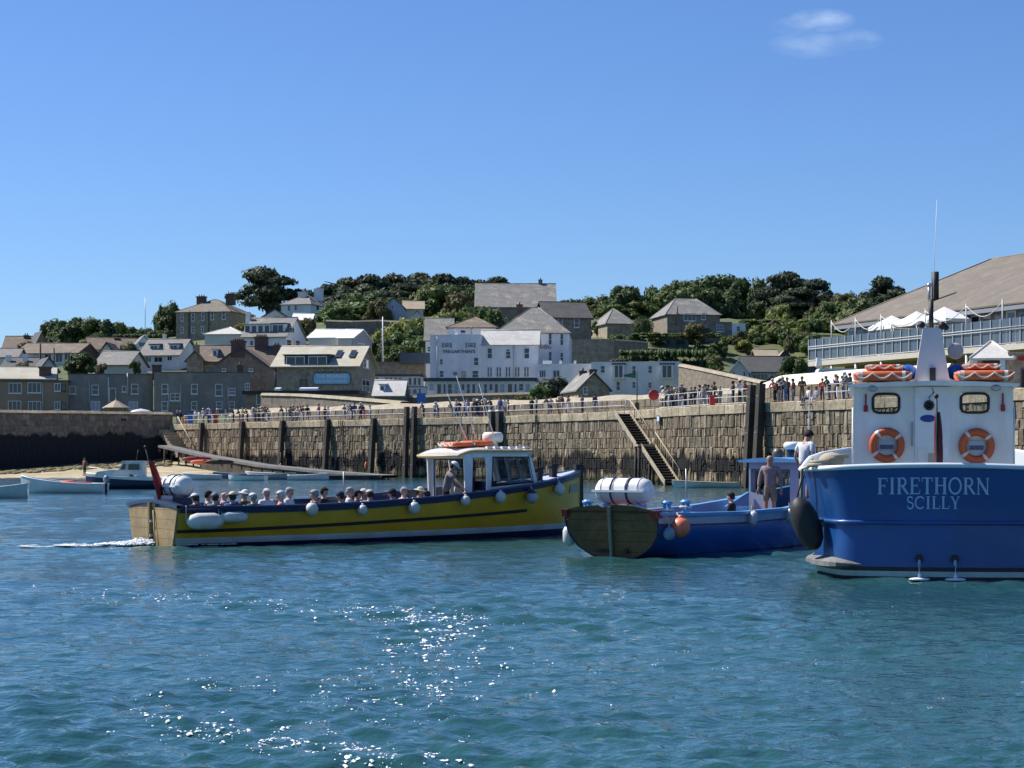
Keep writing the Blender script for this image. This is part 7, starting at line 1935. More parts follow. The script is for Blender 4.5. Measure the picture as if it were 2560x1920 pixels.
# roof and mast
m_ = MB(); rows_ = []
for k in range(9):
 x = WX - .22 + (8.25 - WX + .22) * k / 8; rows_.append([(x, WH + .1, ZR - .03), (x, WH + .13, ZR + .03), (x, WH * .5, ZR + .085), (x, 0, ZR + .1), (x, -WH * .5, ZR + .085), (x, -WH - .13, ZR + .03), (x, -WH - .1, ZR - .03), (x, 0, ZR + .0), (x, WH + .1, ZR - .03)])
m_.grid(rows_); m_.slab(rows_[0][:-1], (-.01, 0, 0)); m_.slab(rows_[-1][:-1], (.01, 0, 0)); rfF = m_.build('wheelhouse_roof', M_GRP, FB.root)
m_ = MB(); m_.slab([(3.75, .37, ZR + .07), (3.75, -.35, ZR + .07), (3.95, -.17, ZR + 1.22), (3.95, .19, ZR + 1.22)], (.6, 0, 0)); mast = m_.build('mast_housing', mat('mast_white', (.72, .70, .68), .5, .08, 2, (.62, .58, .55), 1.0), FB.root)
m_ = MB(); m_.box((3.76, .0, ZR + .24), (.06, .12, .28)); m_.build('vent', M_BLACK, mast)
m_ = MB(); m_.cyl((4.2, .02, ZR + 1.2), (4.2, .02, ZR + 1.82), .05, n=10); m_.build('mast_post', M_BLACK, mast)
m_ = MB(); m_.cyl((4.2, .06, ZR + 1.8), (4.2, .06, ZR + 2.1), .03, n=8); m_.ball((4.2, .06, ZR + 2.12), .05, 8, 6); m_.build('mast_light', M_STEEL, mast)
m_ = MB(); m_.tube([(4.2, -.02, ZR + 1.8), (4.2, -.05, ZR + 2.8), (4.2, -.1, ZR + 3.9)], [.008, .006, .004], 5); m_.build('whip_aerial', M_WHITE, mast)
for (y, z, r) in ((.22, 1.28, .08), (-.2, 1.26, .09), (-.28, 1.22, .06)):
 m_ = MB(); m_.ball((3.98, y, ZR + z), r, 10, 7); m_.build('mast_lamp', M_BLACK, mast)
m_ = MB(); m_.ball((4.3, -.48, ZR + .75), (.05, .17, .17), 14, 8); m_.build('radar_reflector', mat('reflector_grey', (.5, .48, .48), .3, .05), mast)
for (y, z) in ((1.22, ZR - .05), (-1.25, ZR - .05)):
 m_ = MB(); m_.ball((WX - .2, y, z), (.07, .11, .07), 10, 6); m_.build('deck_light', M_STEEL, rfF)
GO = 'orange life floats on the wheelhouse roofs'
for sg, lb in ((1, 'nearer the blue launch'), (-1, 'away from the blue launch')):
 float_block(FB, 3.72, sg * 1.02, ZR + .09, 1.2, .9, .22, 'roped orange life float on the white wheelhouse roof ' + lb, GO, math.pi / 2)
 float_block(FB, 3.95, sg * .98, ZR + .33, .78, .55, .13, 'small orange float stacked on the roped float ' + lb, GO, math.pi / 2)
 o = empty('buoy'); place(o, FB, 4.15, sg * .50, ZR + .30); tag(o, 'round blue buoy beside the white mast housing, the one ' + lb, 'buoy', 'blue buoys on the wheelhouse roof')
 m_ = MB(); m_.ball((0, 0, 0), (.17, .21, .17), 16, 10); m_.build('ball', mat('buoy_blue', (.03, .10, .40), .35, .08), o)
 m_ = MB(); m_.cyl((0, sg * .2, .05), (0, sg * .29, .08), .05, n=8); m_.build('eye', M_BLUE, o)
# lifebuoys
def lifebuoy(boat, x, y, z, R_, r_, label):
 root = empty('lifebuoy'); place(root, boat, x, y, z); tag(root, label, 'lifebuoy', 'lifebuoys on the back of the white wheelhouse')
 Mx = Matrix(((0, 0, 1), (1, 0, 0), (0, 1, 0)))
 m = MB(); m.torus((0, 0, 0), R_, r_, Mx, 40, 12); m.build('ring', mat('lifebuoy_orange', (.55, .10, .03), .55, .15, 4, (.46, .09, .03), 2), root)
 for k in range(4):
  a = math.radians(45 + 90 * k + 8); m = MB(); m.torus((0, 0, 0), R_, r_ * 1.05, Mx, 4, 12, a0=a - .1, a1=a + .1); m.build('band', M_TAPE, root)
 m = MB(); m.slab([(.03, .16, -.1), (.03, -.16, -.1), (.03, -.16, .1), (.03, .16, .1)], (.015, 0, 0)); pl2 = m.build('name_plate', mat('plate_grey', (.38, .40, .46), .5, .1, 20), root)
 m = MB(); m.slab([(.025, .14, -.08), (.025, -.14, -.08), (.025, -.14, .01), (.025, .14, .01)], (.01, 0, 0)); m.build('plate_print', mat('plate_navy', (.06, .08, .16), .5), pl2)
lifebuoy(FB, WX - .1, .93, ZP(1113, 41.1), .285, .08, 'orange lifebuoy on the white wheelhouse, on the side nearer the blue launch')
lifebuoy(FB, WX - .1, -.87, ZP(1115, 41.1), .285, .08, 'orange lifebuoy on the white wheelhouse, on the side away from the blue launch')
e_ = ensign(FB, (-.28, FB.uy.dot(P(2345, 1134, 37.2) - FB.O), 2.1), (-.33, FB.uy.dot(P(2341, 1134, 37.2) - FB.O), 3.42), 'furled dark red ensign on a staff at the stern of the royal blue boat', .2, .02, .78, M_DRED)
# huge black fender between the boats
fr = empty('fender'); place(fr, FB, .62, 2.46, 1.0); tag(fr, 'huge black sausage fender hung between the two blue boats', 'fender')
m_ = MB(); Lf = 1.08; prof = [(.03, -Lf / 2), (.12, -Lf / 2 + .05), (.21, -Lf / 2 + .17), (.265, -.15), (.265, .13), (.21, Lf / 2 - .19), (.13, Lf / 2 - .06), (.03, Lf / 2)]
m_.lathe(prof, (0, 0, 0), axis='z', n=26, M=Euler((-.36, -.05, 0)).to_matrix()); m_.build('body', M_BLACK, fr)
m_ = MB(); m_.tube([(0, .18, .50), (0, .10, .8), (-.02, .0, 1.08)], .014, 6); m_.build('lanyard', M_NAVY, fr)
m_ = MB(); m_.torus((.35, 2.25, 2.13), .16, .045, n=20, k=6); m_.torus((.35, 2.22, 2.19), .13, .04, n=20, k=6); m_.tube([(.5, 2.3, 2.15), (.8, 2.55, 2.05), (1.5, 2.6, 1.2), (2.5, 2.75, 1.05)], .03, 6); m_.build('mooring_rope', M_ROPE, FB.root)
m_ = MB(); m_.ball((1.3, 2.0, 2.22), (.3, .25, .16), 12, 6); m_.torus((1.3, 1.9, 2.3), .2, .05, n=18, k=6); m_.build('rope_coil', M_ROPE, FB.root)
# ------------------------------------------------------------------ quay furniture
def qp(s, off, z):
 q, t = q_in(s, off); return Vector((q.x, q.y, z))
def qang(s): t = q_in(s, 0)[1]; return math.atan2(t.y, t.x)
def timber_post(px, top, w, label, cap=None, bottom=-1.2, lean=.5, group='timber fender posts on the quay face'):
 s = q_px(px); b = qp(s, -.30 - lean, bottom); root = empty('fender_post', b, qang(s)); tag(root, label, 'post', group)
 t = qp(s, -.32, top) - b; ang = qang(s); t = Matrix.Rotation(-ang, 3, 'Z') @ t
 m = MB(); hw = w / 2
 c = [(-hw, -hw), (hw, -hw), (hw, hw), (-hw, hw)]
 m.hexa([Vector((x, y, 0)) for x, y in c] + [t + Vector((x * .95, y * .95, 0)) for x, y in c]); m.build('timber', M_TIMBER, root)
 if cap:
  m = MB(); m.box(t + Vector((0, 0, .06)), (w * 1.15, w * 1.15, .14)); m.build('cap', M_WHITE, root)
 else:
  m = MB()
  for k in range(3): m.cyl(t * (.3 + .3 * k) + Vector((0, -hw - .02, 0)), t * (.3 + .3 * k) + Vector((0, -hw + .05, 0)), .06, n=8)
  m.build('bolt_heads', M_STEEL, root)
 return root
for px, lb in ((511, 'timber fender post nearest the small stone steps'), (613, 'timber fender post above the middle of the sloping slipway'), (713, 'timber fender post above the moored white dinghies'), (826, 'timber fender post beside the orange marker'), (941, 'timber fender post where the slipway ends')):
 timber_post(px, QZ + .1, .5, lb)
timber_post(1024, 6.95, .42, 'tall timber post of a close pair, the one toward the small stone steps', lean=.3); timber_post(1043, 6.95, .42, 'tall timber post of a close pair, the one toward the white capped piles', lean=.3)
timber_post(1238, 6.25, .5, 'white capped timber pile of a pair, the one toward the small stone steps', cap=True, lean=.1); timber_post(1257, 6.25, .55, 'white capped timber pile of a pair, the one toward the long wooden stairs', cap=True, lean=.1)
timber_post(1890, 7.05, .5, 'tallest timber fender post of a pair, the one toward the long wooden stairs', lean=.5); timber_post(1913, 7.1, .5, 'tallest timber fender post of a pair, the one beside the unrailed quay end', lean=.5)
def railing(px0, px1, label, rails=(.5, 1.02), step=2.4):
 s0, s1 = q_px(px0), q_px(px1); n = max(1, round((s1 - s0) / step)); O = qp(s0, .3, QZ)
 root = empty('railing', O); tag(root, label, 'railing', 'grey tube railings along the quay')
 for k in range(n + 1):
  s = s0 + (s1 - s0) * k / n; m = MB(); b = qp(s, .3, QZ) - O; m.cyl(b, b + Vector((0, 0, 1.06)), .038, n=6); m.build('post', M_RAIL, root)
 for z in rails:
  m = MB(); m.tube([qp(s0 + (s1 - s0) * k / (2 * n), .3, QZ + z) - O for k in range(2 * n + 1)], .034, 6); m.build('rail', M_RAIL, root)
railing(455, 1022, 'two bar tube railing from the small stone steps to the tall paired posts'); railing(1048, 1232, 'two bar tube railing between the paired posts and the white capped piles'); railing(1262, 1556, 'two bar tube railing between the white capped piles and the green flag')
railing(1640, 1884, 'three bar tube railing beside the tallest fender posts', (.1, .55, 1.05)); railing(2052, 2125, 'short tube railing at the far end of the quay', (.55, 1.05))
# long wooden stairs down the quay face
def stairs(px0, px1, z0, z1, oi, oo, label, nm, steps, mtread, mstr, rail=True, stone=False, landing=None):
 s0, s1 = q_px(px0), q_px(px1); O = qp(s0, oo, 0); root = empty(nm, O); tag(root, label, 'stairs')
 S_ = []
 for k in range(steps):
  u0, u1 = k / steps, (k + 1) / steps
  S_.append((s0 + (s1 - s0) * u0, s0 + (s1 - s0) * u1, z0 + (z1 - z0) * u1))
 for a, b, z in S_:
  m = MB(); th = .6 if stone else .07
  m.hexa([qp(a, oo, z - th) - O, qp(b, oo, z - th) - O, qp(b, oi, z - th) - O, qp(a, oi, z - th) - O, qp(a, oo, z) - O, qp(b + .04, oo, z) - O, qp(b + .04, oi, z) - O, qp(a, oi, z) - O])
  m.build('step', mtread, root)
 if not stone:
  for off, nmm in ((oo, 'outer'), (oi, 'inner')):
   m = MB(); d_ = .07
   q0 = [qp(s0, off, z0 - .28), qp(s1, off, z1 - .28), qp(s1, off, z1 + .12), qp(s0, off, z0 + .12)]
   n_ = (qp(s0, off - .1, 0) - qp(s0, off, 0)).normalized() * d_
   m.slab([q - O for q in q0], n_); m.build('stringer', mstr, root)
  m = MB(); m.slab([qp(s0, oo + .05, z0 - .25) - O, qp(s1, oo + .05, z1 - .25) - O, qp(s1, oi - .05, z1 - .25) - O, qp(s0, oi - .05, z0 - .25) - O], (0, 0, -.04)); m.build('soffit', M_TIMBER, root)
 if rail:
  m = MB(); m.tube([qp(s0, oi + .0, z0 + 1.0) - O, qp(s1, oi, z1 + 1.0) - O], .05, 6); m.build('handrail', mstr, root)
  for k in range(5):
   s = s0 + (s1 - s0) * k / 4; z = z0 + (z1 - z0) * k / 4; m = MB(); m.cyl(qp(s, oi, z - .1) - O, qp(s, oi, z + 1.0) - O, .04, n=6); m.build('baluster', mstr, root)
 return root, O
M_STAIRW = mat('pale_stair_timber', (.42, .36, .25), .8, .2, 4, (.30, .26, .18), 1.5); M_STAIRT = mat('dark_stair_tread', (.17, .155, .13), .8, .3, 5)
stairs(1580, 1636, 5.75, 3.1, -.25, -1.45, 'upper flight of the long wooden stairs down the quay face', 'quay_stairs', 13, M_STAIRT, M_STAIRW)
stairs(1646, 1706, 3.0, .25, -.25, -1.35, 'lower flight of the long wooden stairs ending at the moored rowing boat', 'quay_stairs', 14, M_STAIRT, M_STAIRW)
s0 = q_px(1636); s1 = q_px(1647); O = qp(s0, -1.6, 3.0); root = empty('stair_landing', O); tag(root, 'timber landing between the two flights of wooden stairs', 'landing')
m_ = MB(); m_.hexa([qp(s0, -1.7, 2.9) - O, qp(s1, -1.7, 2.9) - O, qp(s1, -.2, 2.9) - O, qp(s0, -.2, 2.9) - O, qp(s0, -1.7, 3.08) - O, qp(s1, -1.7, 3.08) - O, qp(s1, -.2, 3.08) - O, qp(s0, -.2, 3.08) - O]); m_.build('platform', M_STAIRW, root)
for s in (s0 + .1, s1 - .1):
 for of in (-1.55, -.4):
  m_ = MB(); m_.cyl(qp(s, of, -1) - O, qp(s, of, 2.9) - O, .12, n=7); m_.build('support', M_TIMBER, root)
stairs(432, 502, 5.5, 1.2, -.05, -1.8, 'small worn stone steps at the corner of the quay and the harbour wall', 'stone_steps', 13, M_COPING, M_STAIRW, rail=False, stone=True)
s0, s1 = q_px(446), q_px(500); O = qp(s0, -.1, 5.8); root = empty('handrail', O); tag(root, 'pale timber handrail beside the small worn stone steps', 'handrail')
m_ = MB(); m_.tube([qp(s0, -.1, 6.7) - O, qp(s1, -.2, 2.2) - O], .07, 6); m_.build('rail', M_STAIRW, root)
for k in range(4):
 s = s0 + (s1 - s0) * k / 3.2; m_ = MB(); z = 6.7 - 4.5 * k / 3.2; m_.cyl(qp(s, -.1, z - 1.0) - O, qp(s, -.1, z) - O, .05, n=6); m_.build('post', M_STAIRW, root)
# ladders on the quay face
for px, lb in ((858, 'iron ladder fixed to the quay face right of the orange marker'), (1345, 'iron ladder on the smooth part of the quay face')):
 s = q_px(px); O = qp(s, -.18, 0); root = empty('ladder', O, qang(s)); tag(root, lb, 'ladder', 'iron ladders on the quay face')
 for x in (-.2, .2):
  m_ = MB(); m_.box((x, 0, 2.8), (.05, .05, 6.0)); m_.build('rail', M_TIMBER, root)
 for k in range(14):
  m_ = MB(); m_.box((0, 0, .2 + k * .4), (.4, .03, .03)); m_.build('rung', M_TIMBER, root)
# flag, lifebuoy housing, notices, bins
s = q_px(1567); O = qp(s, .9, QZ); root = empty('flagpole', O); tag(root, 'green pennant flag on a dark pole above the wooden stairs', 'flag')
m_ = MB(); m_.cyl((0, 0, 0), (0, 0, 3.25), .05, .035, 8); m_.build('pole', M_TIMBER, root)
m_ = MB(); m_.grid([[(-.1 - 1.0 * k / 8 * (1 if j == 0 else 1), .06 * math.sin(k * 1.1 + j), 3.2 - j * (.52 - .05 * k) - .05 * k * .6) for j in (0, .5, 1)] for k in range(9)]); m_.build('cloth', mat('flag_green', (.02, .14, .07), .8, .2, 4), root)
m_ = MB(); m_.box((0, 0, .35), (.35, .35, .7)); m_.build('base', M_TIMBER, root)
s = q_px(1523); O = qp(s, 4.0, QZ); root = empty('lifebuoy_housing', O); tag(root, 'round red lifebuoy housing on the quay by the green flag', 'lifebuoy')
m_ = MB(); m_.lathe([(.02, -.1), (.42, -.1), (.45, -.05), (.45, .05), (.42, .1), (.02, .1)], (0, 0, 1.45), axis='y', n=26); m_.build('case', mat('case_red', (.36, .02, .02), .5, .1), root)
m_ = MB(); m_.cyl((0, .12, 0), (0, .12, 1.5), .05, n=6); m_.build('post', M_STEEL, root)
s = q_px(1652); O = qp(s, -.2, QZ - .75); root = empty('notice_board', O, qang(s)); tag(root, 'small white notice fixed to the quay face below the three bar railing', 'notice')
m_ = MB(); m_.box((0, 0, 0), (.62, .05, .45)); m_.build('board', mat('board_pale', (.62, .68, .75), .5, .08, 12), root)
m_ = MB(); m_.tube([(-.31, -.03, -.22), (.31, -.03, -.22), (.31, -.03, .22), (-.31, -.03, .22)], .025, 5, closed=True); m_.build('frame', M_BLUE, root)
def bin_(px, w, hgt, col, label, nm='bin', off=3.0):
 s = q_px(px); q = P(px, 1134, q_at(s)[0].y + off); root = empty(nm, (q.x, q.y, QZ)); tag(root, label, nm)
 m = MB(); m.box((0, 0, hgt * .45), (w, w, hgt * .9), taper=1.08); m.build('body', col, root)
 m = MB(); m.box((0, 0, hgt * .95), (w * 1.15, w * 1.15, hgt * .1)); m.build('lid', col, root)
bin_(477, .62, 1.3, M_BLUE, 'tall blue bin behind the railing near the small stone steps'); bin_(539, .45, 1.25, mat('bin_red', (.34, .02, .02), .5), 'red bin behind the railing in front of the grey terrace'); bin_(1783, .5, .75, mat('crate_red', (.6, .06, .04), .5), 'bright red box on the ground behind the three bar railing', 'box', .8)
bin_(462, .5, .8, mat('crate_coral', (.62, .16, .10), .5), 'coral red box beside the tall blue bin', 'box', 2.0); bin_(1440, .5, .45, mat('sack_cream', (.62, .55, .40), .8), 'cream sack on the quay left of the red lifebuoy housing', 'sack', .9)
O = P(1053, 1000, 214); root = empty('sign_board', (O.x, O.y, 6.9)); tag(root, 'navy blue notice board behind the parapet by the low terrace wall', 'sign')
m_ = MB(); m_.box((0, 0, 1.35), (.95, .08, 1.15)); m_.build('panel', M_BLUE, root)
for x in (-.4, .4):
 m_ = MB(); m_.cyl((x, .05, -.6), (x, .05, 1.9), .05, n=6); m_.build('post', M_TIMBER, root)
# ------------------------------------------------------------------ slipway
pts = [(395, 1113, 227), (500, 1137, 216), (640, 1161, 203), (800, 1177, 190), (955, 1188, 181)]
q = [P(*p) for p in pts]; O = q[0].copy(); O.z = 0; root = empty('slipway', O); tag(root, 'long grey boarded slipway running down from the beach along the quay', 'slipway')
wv = Vector((1.3, 1.6, 0))
m_ = MB(); m_.grid([[a - O, a + wv - O, a + wv - O + Vector((0, 0, -.25)), a - O + Vector((0, 0, -.25)), a - O] for a in q], smooth=False); m_.build('deck', mat('slip_grey', (.17, .165, .155), .85, .15, 2, (.12, .12, .115), .8), root)
m_ = MB(); m_.grid([[a - O + Vector((.1, .1, -.2)), Vector((a.x + .1, a.y + .1, -1.0)) - O] for a in q[1:]], smooth=False); m_.build('side_wall', M_TIMBER, root)
for k in range(24):
 u = k / 23 * 3.99; i = int(u); a = q[i].lerp(q[i + 1], u - i) - O
 m_ = MB(); m_.box(a + Vector((.15, .1, -.25 - .25)), (.25, .2, .55)); m_.cyl(a + Vector((.6, .8, -.3)), Vector((a.x + .6, a.y + .8, -1.5)), .1, n=6); m_.build('support', M_TIMBER, root)
m_ = MB(); a, b = P(955, 1191, 180), P(1095, 1197, 180); O = a.copy(); O.z = 0; root = empty('pontoon', O); tag(root, 'low dark floating pontoon at the foot of the slipway', 'pontoon')
m_ = MB(); m_.box((-4.0, .4, .12), (7.5, 1.6, .5)); m_.build('float', M_TIMBER, root); m_ = MB(); m_.box((-4.0, .4, .40), (7.6, 1.7, .07)); m_.build('deck', M_STAIRW, root)
# ------------------------------------------------------------------ small craft
def dinghy(nm, label, px, yw, L, beam, hgt, ang, hull_m, in_m, cat='dinghy', group=None, sheer=.35, z0=-.05, loc=None):
 """open boat, bow toward local +x"""
 d = EYE * F / (yw - HZ); c = XY(px, d)
 root = empty(nm, loc if loc is not None else (c.x, c.y, z0), math.radians(ang)); tag(root, label, cat, group)
 ts = [k / 14 for k in range(15)]; secs = []; ins = []
 for t in ts:
  b = beam / 2 * (interp(t, [0, .3, .6, .85, 1], [.82, 1, .95, .55, .04])); sh = hgt * (1 + sheer * t ** 2.2); x = -L / 2 + L * t
  secs.append([(x, .03, -.12), (x, b * .6, -.05), (x, b * .86, hgt * .4), (x, b * .97, hgt * .75), (x, b, sh)])
  ins.append([(x + .02, max(0, b - .06), sh), (x + .02, max(0, b * .75), .1), (x + .02, 0, .08)])
 loft(secs, [0, 0, 0, 0], [hull_m], 'hull', root)
 m = MB(); s0 = secs[0]; m.add([(-L / 2, y, z) for _, y, z in s0] + [(-L / 2, -y, z) for _, y, z in reversed(s0)], [tuple(range(10))]); m.build('transom', hull_m, root)
 m = MB()
 for sg in (1, -1): m.grid([[(a, y * sg, z) for a, y, z in r] for r in ins], flip=(sg < 0))
 m.build('lining', in_m, root)
 m = MB()
 for sg in (1, -1): m.tube([(r[-1][0], r[-1][1] * sg, r[-1][2]) for r in secs], .035, 5)
 m.build('gunwale', in_m, root)
 for t in (.25, .55):
  m = MB(); b = beam / 2 * .9; m.box((-L / 2 + L * t, 0, hgt * .7), (.25, b * 1.9, .04)); m.build('thwart', in_m, root)
 return root
def outboard(root, x, z):
 m = MB(); m.ball((x - .16, 0, z + .32), (.2, .17, .26), 12, 8); ob = m.build('outboard_cowl', mat('outboard_grey', (.22, .25, .29), .4, .1), root)
 m = MB(); m.box((x - .14, 0, z - .2), (.13, .1, .8)); m.build('outboard_leg', M_BLACK, ob)
M_SKIFF = mat('skiff_white', (.76, .76, .74), .45, .08, 3, (.66, .66, .63), 1.2); M_GREENB = mat('dinghy_pale_green', (.45, .56, .52), .5, .1, 3)
r_ = dinghy('motor_skiff', 'white open motor skiff with raised bow and grey outboard near the beach', 158, 1233, 5.2, 1.7, .62, 172, M_SKIFF, M_WHITE, 'skiff', sheer=.75); outboard(r_, -2.5, .55)
m_ = MB(); m_.box((-1.2, .1, .55), (.9, .8, .35)); m_.ball((-.3, 0, .62), (.6, .4, .22), 10, 6); m_.build('red_tarpaulin', mat('tarp_red', (.45, .07, .05), .7, .2), r_)
m_ = MB(); m_.ball((.7, .1, .6), (.7, .45, .2), 10, 6); m_.build('dark_cover', M_NAVY, r_)
dinghy('dinghy', 'pale green dinghy at the edge of the mooring beside the yellow buoy', 10, 1246, 2.6, 1.35, .62, -8, M_GREENB, M_WHITE)
root = empty('mooring_buoy', (XY(91, 119).x, 119, 0)); tag(root, 'round yellow mooring buoy beside the white skiff', 'buoy')
m_ = MB(); m_.lathe([(.05, -.15), (.24, -.1), (.31, .05), (.31, .25), (.24, .4), (.1, .46), (.02, .47)], (0, 0, 0), n=20); m_.build('float', mat('buoy_yellow', (.62, .42, .06), .5, .12, 4), root)
m_ = MB(); m_.torus((0, 0, .5), .07, .02, n=14, k=5); m_.build('ring', M_STEEL, root)
# cabin boat
d_ = 133.0; c = XY(318, d_); root = empty('cabin_cruiser', (c.x, c.y, 0), math.radians(176)); tag(root, 'small cabin cruiser with navy hull and white wheelhouse off the beach', 'motor boat')
L = 5.6; secs = []
for k in range(17):
 t = k / 16; b = 1.05 * interp(t, [0, .3, .6, .85, 1], [.88, 1, .95, .58, .03]); sh = .75 + .3 * t ** 2; x = -L / 2 + L * t
 secs.append([(x, .04, -.2), (x, b * .75, -.05), (x, b * .9, .3), (x, b * .96, sh - .18), (x, b, sh)])
loft(secs, [0, 0, 0, 1], [M_NAVY, M_GRP], 'hull', root)
m_ = MB(); m_.grid([[(s_[-1][0], -s_[-1][1], s_[-1][2]), (s_[-1][0], 0, s_[-1][2] + .06), (s_[-1][0], s_[-1][1], s_[-1][2])] for s_ in secs]); m_.build('deck', M_GRP, root)
m_ = MB(); s_ = secs[0]; m_.add([(-L / 2, y, z) for _, y, z in s_] + [(-L / 2, -y, z) for _, y, z in reversed(s_)], [tuple(range(10))]); m_.build('transom', M_NAVY, root)
m_ = MB(); m_.slab([(2.0, -.6, .9), (1.0, -.75, .85), (-.3, -.75, .82), (-.3, -.68, 1.32), (1.0, -.62, 1.25), (1.8, -.5, 1.15)], (0, 1.35, 0)); m_.build('cuddy', M_GRP, root)
m_ = MB(); m_.slab([(.55, -.68, 1.2), (-1.15, -.72, .8), (-1.15, -.62, 1.78), (-.1, -.6, 1.8), (.1, -.6, 1.74)], (0, 1.3, 0)); wh_ = m_.build('wheelhouse', M_GRP, root)
for q_ in ([(.30, 1.3), (-.02, 1.3), (-.1, 1.66), (.04, 1.66)], [(-.25, 1.28), (-1.0, 1.28), (-1.0, 1.66), (-.28, 1.66)]):
 for y, sgn in ((-.72, 1), (.72, -1)):
  m_ = MB(); m_.slab([(x, y - .0 * sgn, z) for x, z in q_], (0, -.02 * sgn, 0)); m_.build('window', M_GLASS, wh_)
m_ = MB(); m_.slab([(-1.35, -.72, 1.8), (.2, -.7, 1.8), (.2, .7, 1.8), (-1.35, .72, 1.8)], (0, 0, .06)); m_.build('roof', M_GRP, wh_)
m_ = MB(); m_.tube([(-.6, 0, 1.84), (-.75, 0, 2.6)], .02, 5); m_.build('aerial', M_BLACK, wh_)
m_ = MB()
for y in (-.8, .8): m_.tube([(2.6, y * .15, 1.45), (1.6, y * .8, 1.35), (.7, y, 1.2)], .018, 5)
m_.build('pulpit_rail', M_STEEL, root)
GD = 'dinghies moored along the slipway'
drng = random.Random(4)
dn = ['white dinghy moored in front of the slipway with its bow tucked behind the life raft', 'grey dinghy lying between two white ones along the slipway', 'white dinghy with dark cover below the red kayaks', 'low grey inflatable moored along the slipway', 'white dinghy lying nearest the pontoon', 'dark dinghy alongside the pontoon', 'small white tender among the dinghies below the slipway']
for k, (px, yw, L_) in enumerate(((505, 1200, 3.4), (575, 1196, 3.2), (618, 1202, 3.4), (690, 1199, 3.6), (770, 1201, 3.6), (845, 1198, 3.4), (650, 1194, 3.0))):
 dinghy('dinghy', dn[k], px, yw, L_, 1.4, .5, drng.choice([168, 178, 187, 5, -6]), (M_GRP, M_SHUT, M_GRP, mat('inflatable_grey', (.35, .36, .38), .6, .1), M_GRP, M_NAVY, M_WHITE)[k], (M_GRP, M_SHUT, M_NAVY, M_SHUT, M_GRP, M_SHUT, M_GRP)[k], group=GD)
for k, (px, py, col, lb) in enumerate(((492, 1152, M_REDL, 'dull red kayak lying on the slope beside the slipway'), (512, 1160, M_OBALL, 'orange red kayak lying on the slope beside the slipway'), (548, 1160, M_BLACK, 'black inflatable drawn up on the slipway'))):
 c = P(px, py, 205 - k); root = empty('kayak', c, .2); tag(root, lb, 'kayak'); m_ = MB(); m_.ball((0, 0, .2), (1.5, .35, .25), 16, 8, power=.8); m_.build('hull', col, root); m_ = MB(); m_.torus((0, 0, .40), .28, .04, n=16, k=5); m_.build('cockpit_rim', M_BLACK, root)
r_ = dinghy('rowing_boat', 'weathered white rowing boat moored at the foot of the wooden stairs', 1765, 1220, 4.6, 1.4, .42, 176, M_BOOT, M_STAIRW, 'rowing boat', sheer=.4)
dinghy('rowing_boat', 'dark rowing boat moored behind the weathered white one by the stairs', 1828, 1216, 2.6, 1.1, .5, 176, M_TIMBER, M_TIMBER, 'rowing boat')
# markers against the quay
for px, py, lb in ((720, 1168, 'orange marker float hanging at the foot of the quay above the white dinghies'), (934, 1165, 'orange marker float hanging from the post where the slipway ends')):
 s = q_px(px); b = qp(s, -.9, ZP(py, q_at(s)[0].y)); o = empty('marker_float', b); tag(o, lb, 'float', 'orange floats on the quay face'); m_ = MB(); m_.ball((0, 0, 0), (.17, .17, .42), 12, 8); m_.build('float', M_OBALL, o); m_ = MB(); m_.cyl((0, 0, .4), (0, 0, 1.6), .02, n=5); m_.build('line', M_ROPE, o)
# foam of the launch's wake
fo = MB(); frng = random.Random(8)
for k in range(5200):
 u = frng.random() ** 1.6; x = -.3 - u * 3.1 + frng.gauss(0, .05); y = -.1 + frng.gauss(0, .20 + .12 * u) + u * .5
 if u > .25 and math.sin(x * 5.3 + 1.5 * math.sin(y * 6)) + math.sin(x * 13 + y * 4) * .6 < -.1 + .5 * u: continue
 w_ = YB.world(x, y, 0); r = frng.uniform(.006, .028) * (1.3 - .7 * u)
 fo.ball((w_.x, w_.y, .035 + abs(frng.gauss(0, .05)) * (1 - u) ** 5), (r * 2.2, r * 1.5, r * .7), 5, 3, rot=(0, 0, frng.uniform(0, 3)))
for k in range(60):
 t = frng.random() * .12; w_ = YB.world(YL * t, -(y_hb(t, 0) + abs(frng.gauss(0, .05))), 0); r = frng.uniform(.01, .03)
 fo.ball((w_.x, w_.y, .04), (r * 2, r * 1.5, r * .5), 6, 4)
o = fo.build('wake_foam', mat('sea_foam', (.82, .85, .86), .7, .06, 8)); tag(o, 'white churned foam behind the stern of the yellow launch', 'foam', kind='stuff')
# sun glints on the water, put in as loose white flecks
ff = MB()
def glint_fleck(px, py, wpx):
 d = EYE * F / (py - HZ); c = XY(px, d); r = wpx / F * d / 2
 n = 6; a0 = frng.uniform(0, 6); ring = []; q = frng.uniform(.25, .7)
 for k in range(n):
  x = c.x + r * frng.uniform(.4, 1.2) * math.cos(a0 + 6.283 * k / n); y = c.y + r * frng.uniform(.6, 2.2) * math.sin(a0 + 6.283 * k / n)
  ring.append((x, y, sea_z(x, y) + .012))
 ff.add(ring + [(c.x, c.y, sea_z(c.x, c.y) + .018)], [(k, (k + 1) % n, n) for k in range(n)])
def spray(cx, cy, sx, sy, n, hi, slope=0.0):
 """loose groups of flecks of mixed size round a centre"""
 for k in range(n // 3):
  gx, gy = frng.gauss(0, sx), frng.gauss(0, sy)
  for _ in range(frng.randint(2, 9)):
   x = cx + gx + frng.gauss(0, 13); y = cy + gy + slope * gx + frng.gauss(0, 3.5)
   if 1440 < y < 1930: glint_fleck(x, y, 1.2 + .72 * hi * frng.random() ** 2.4)
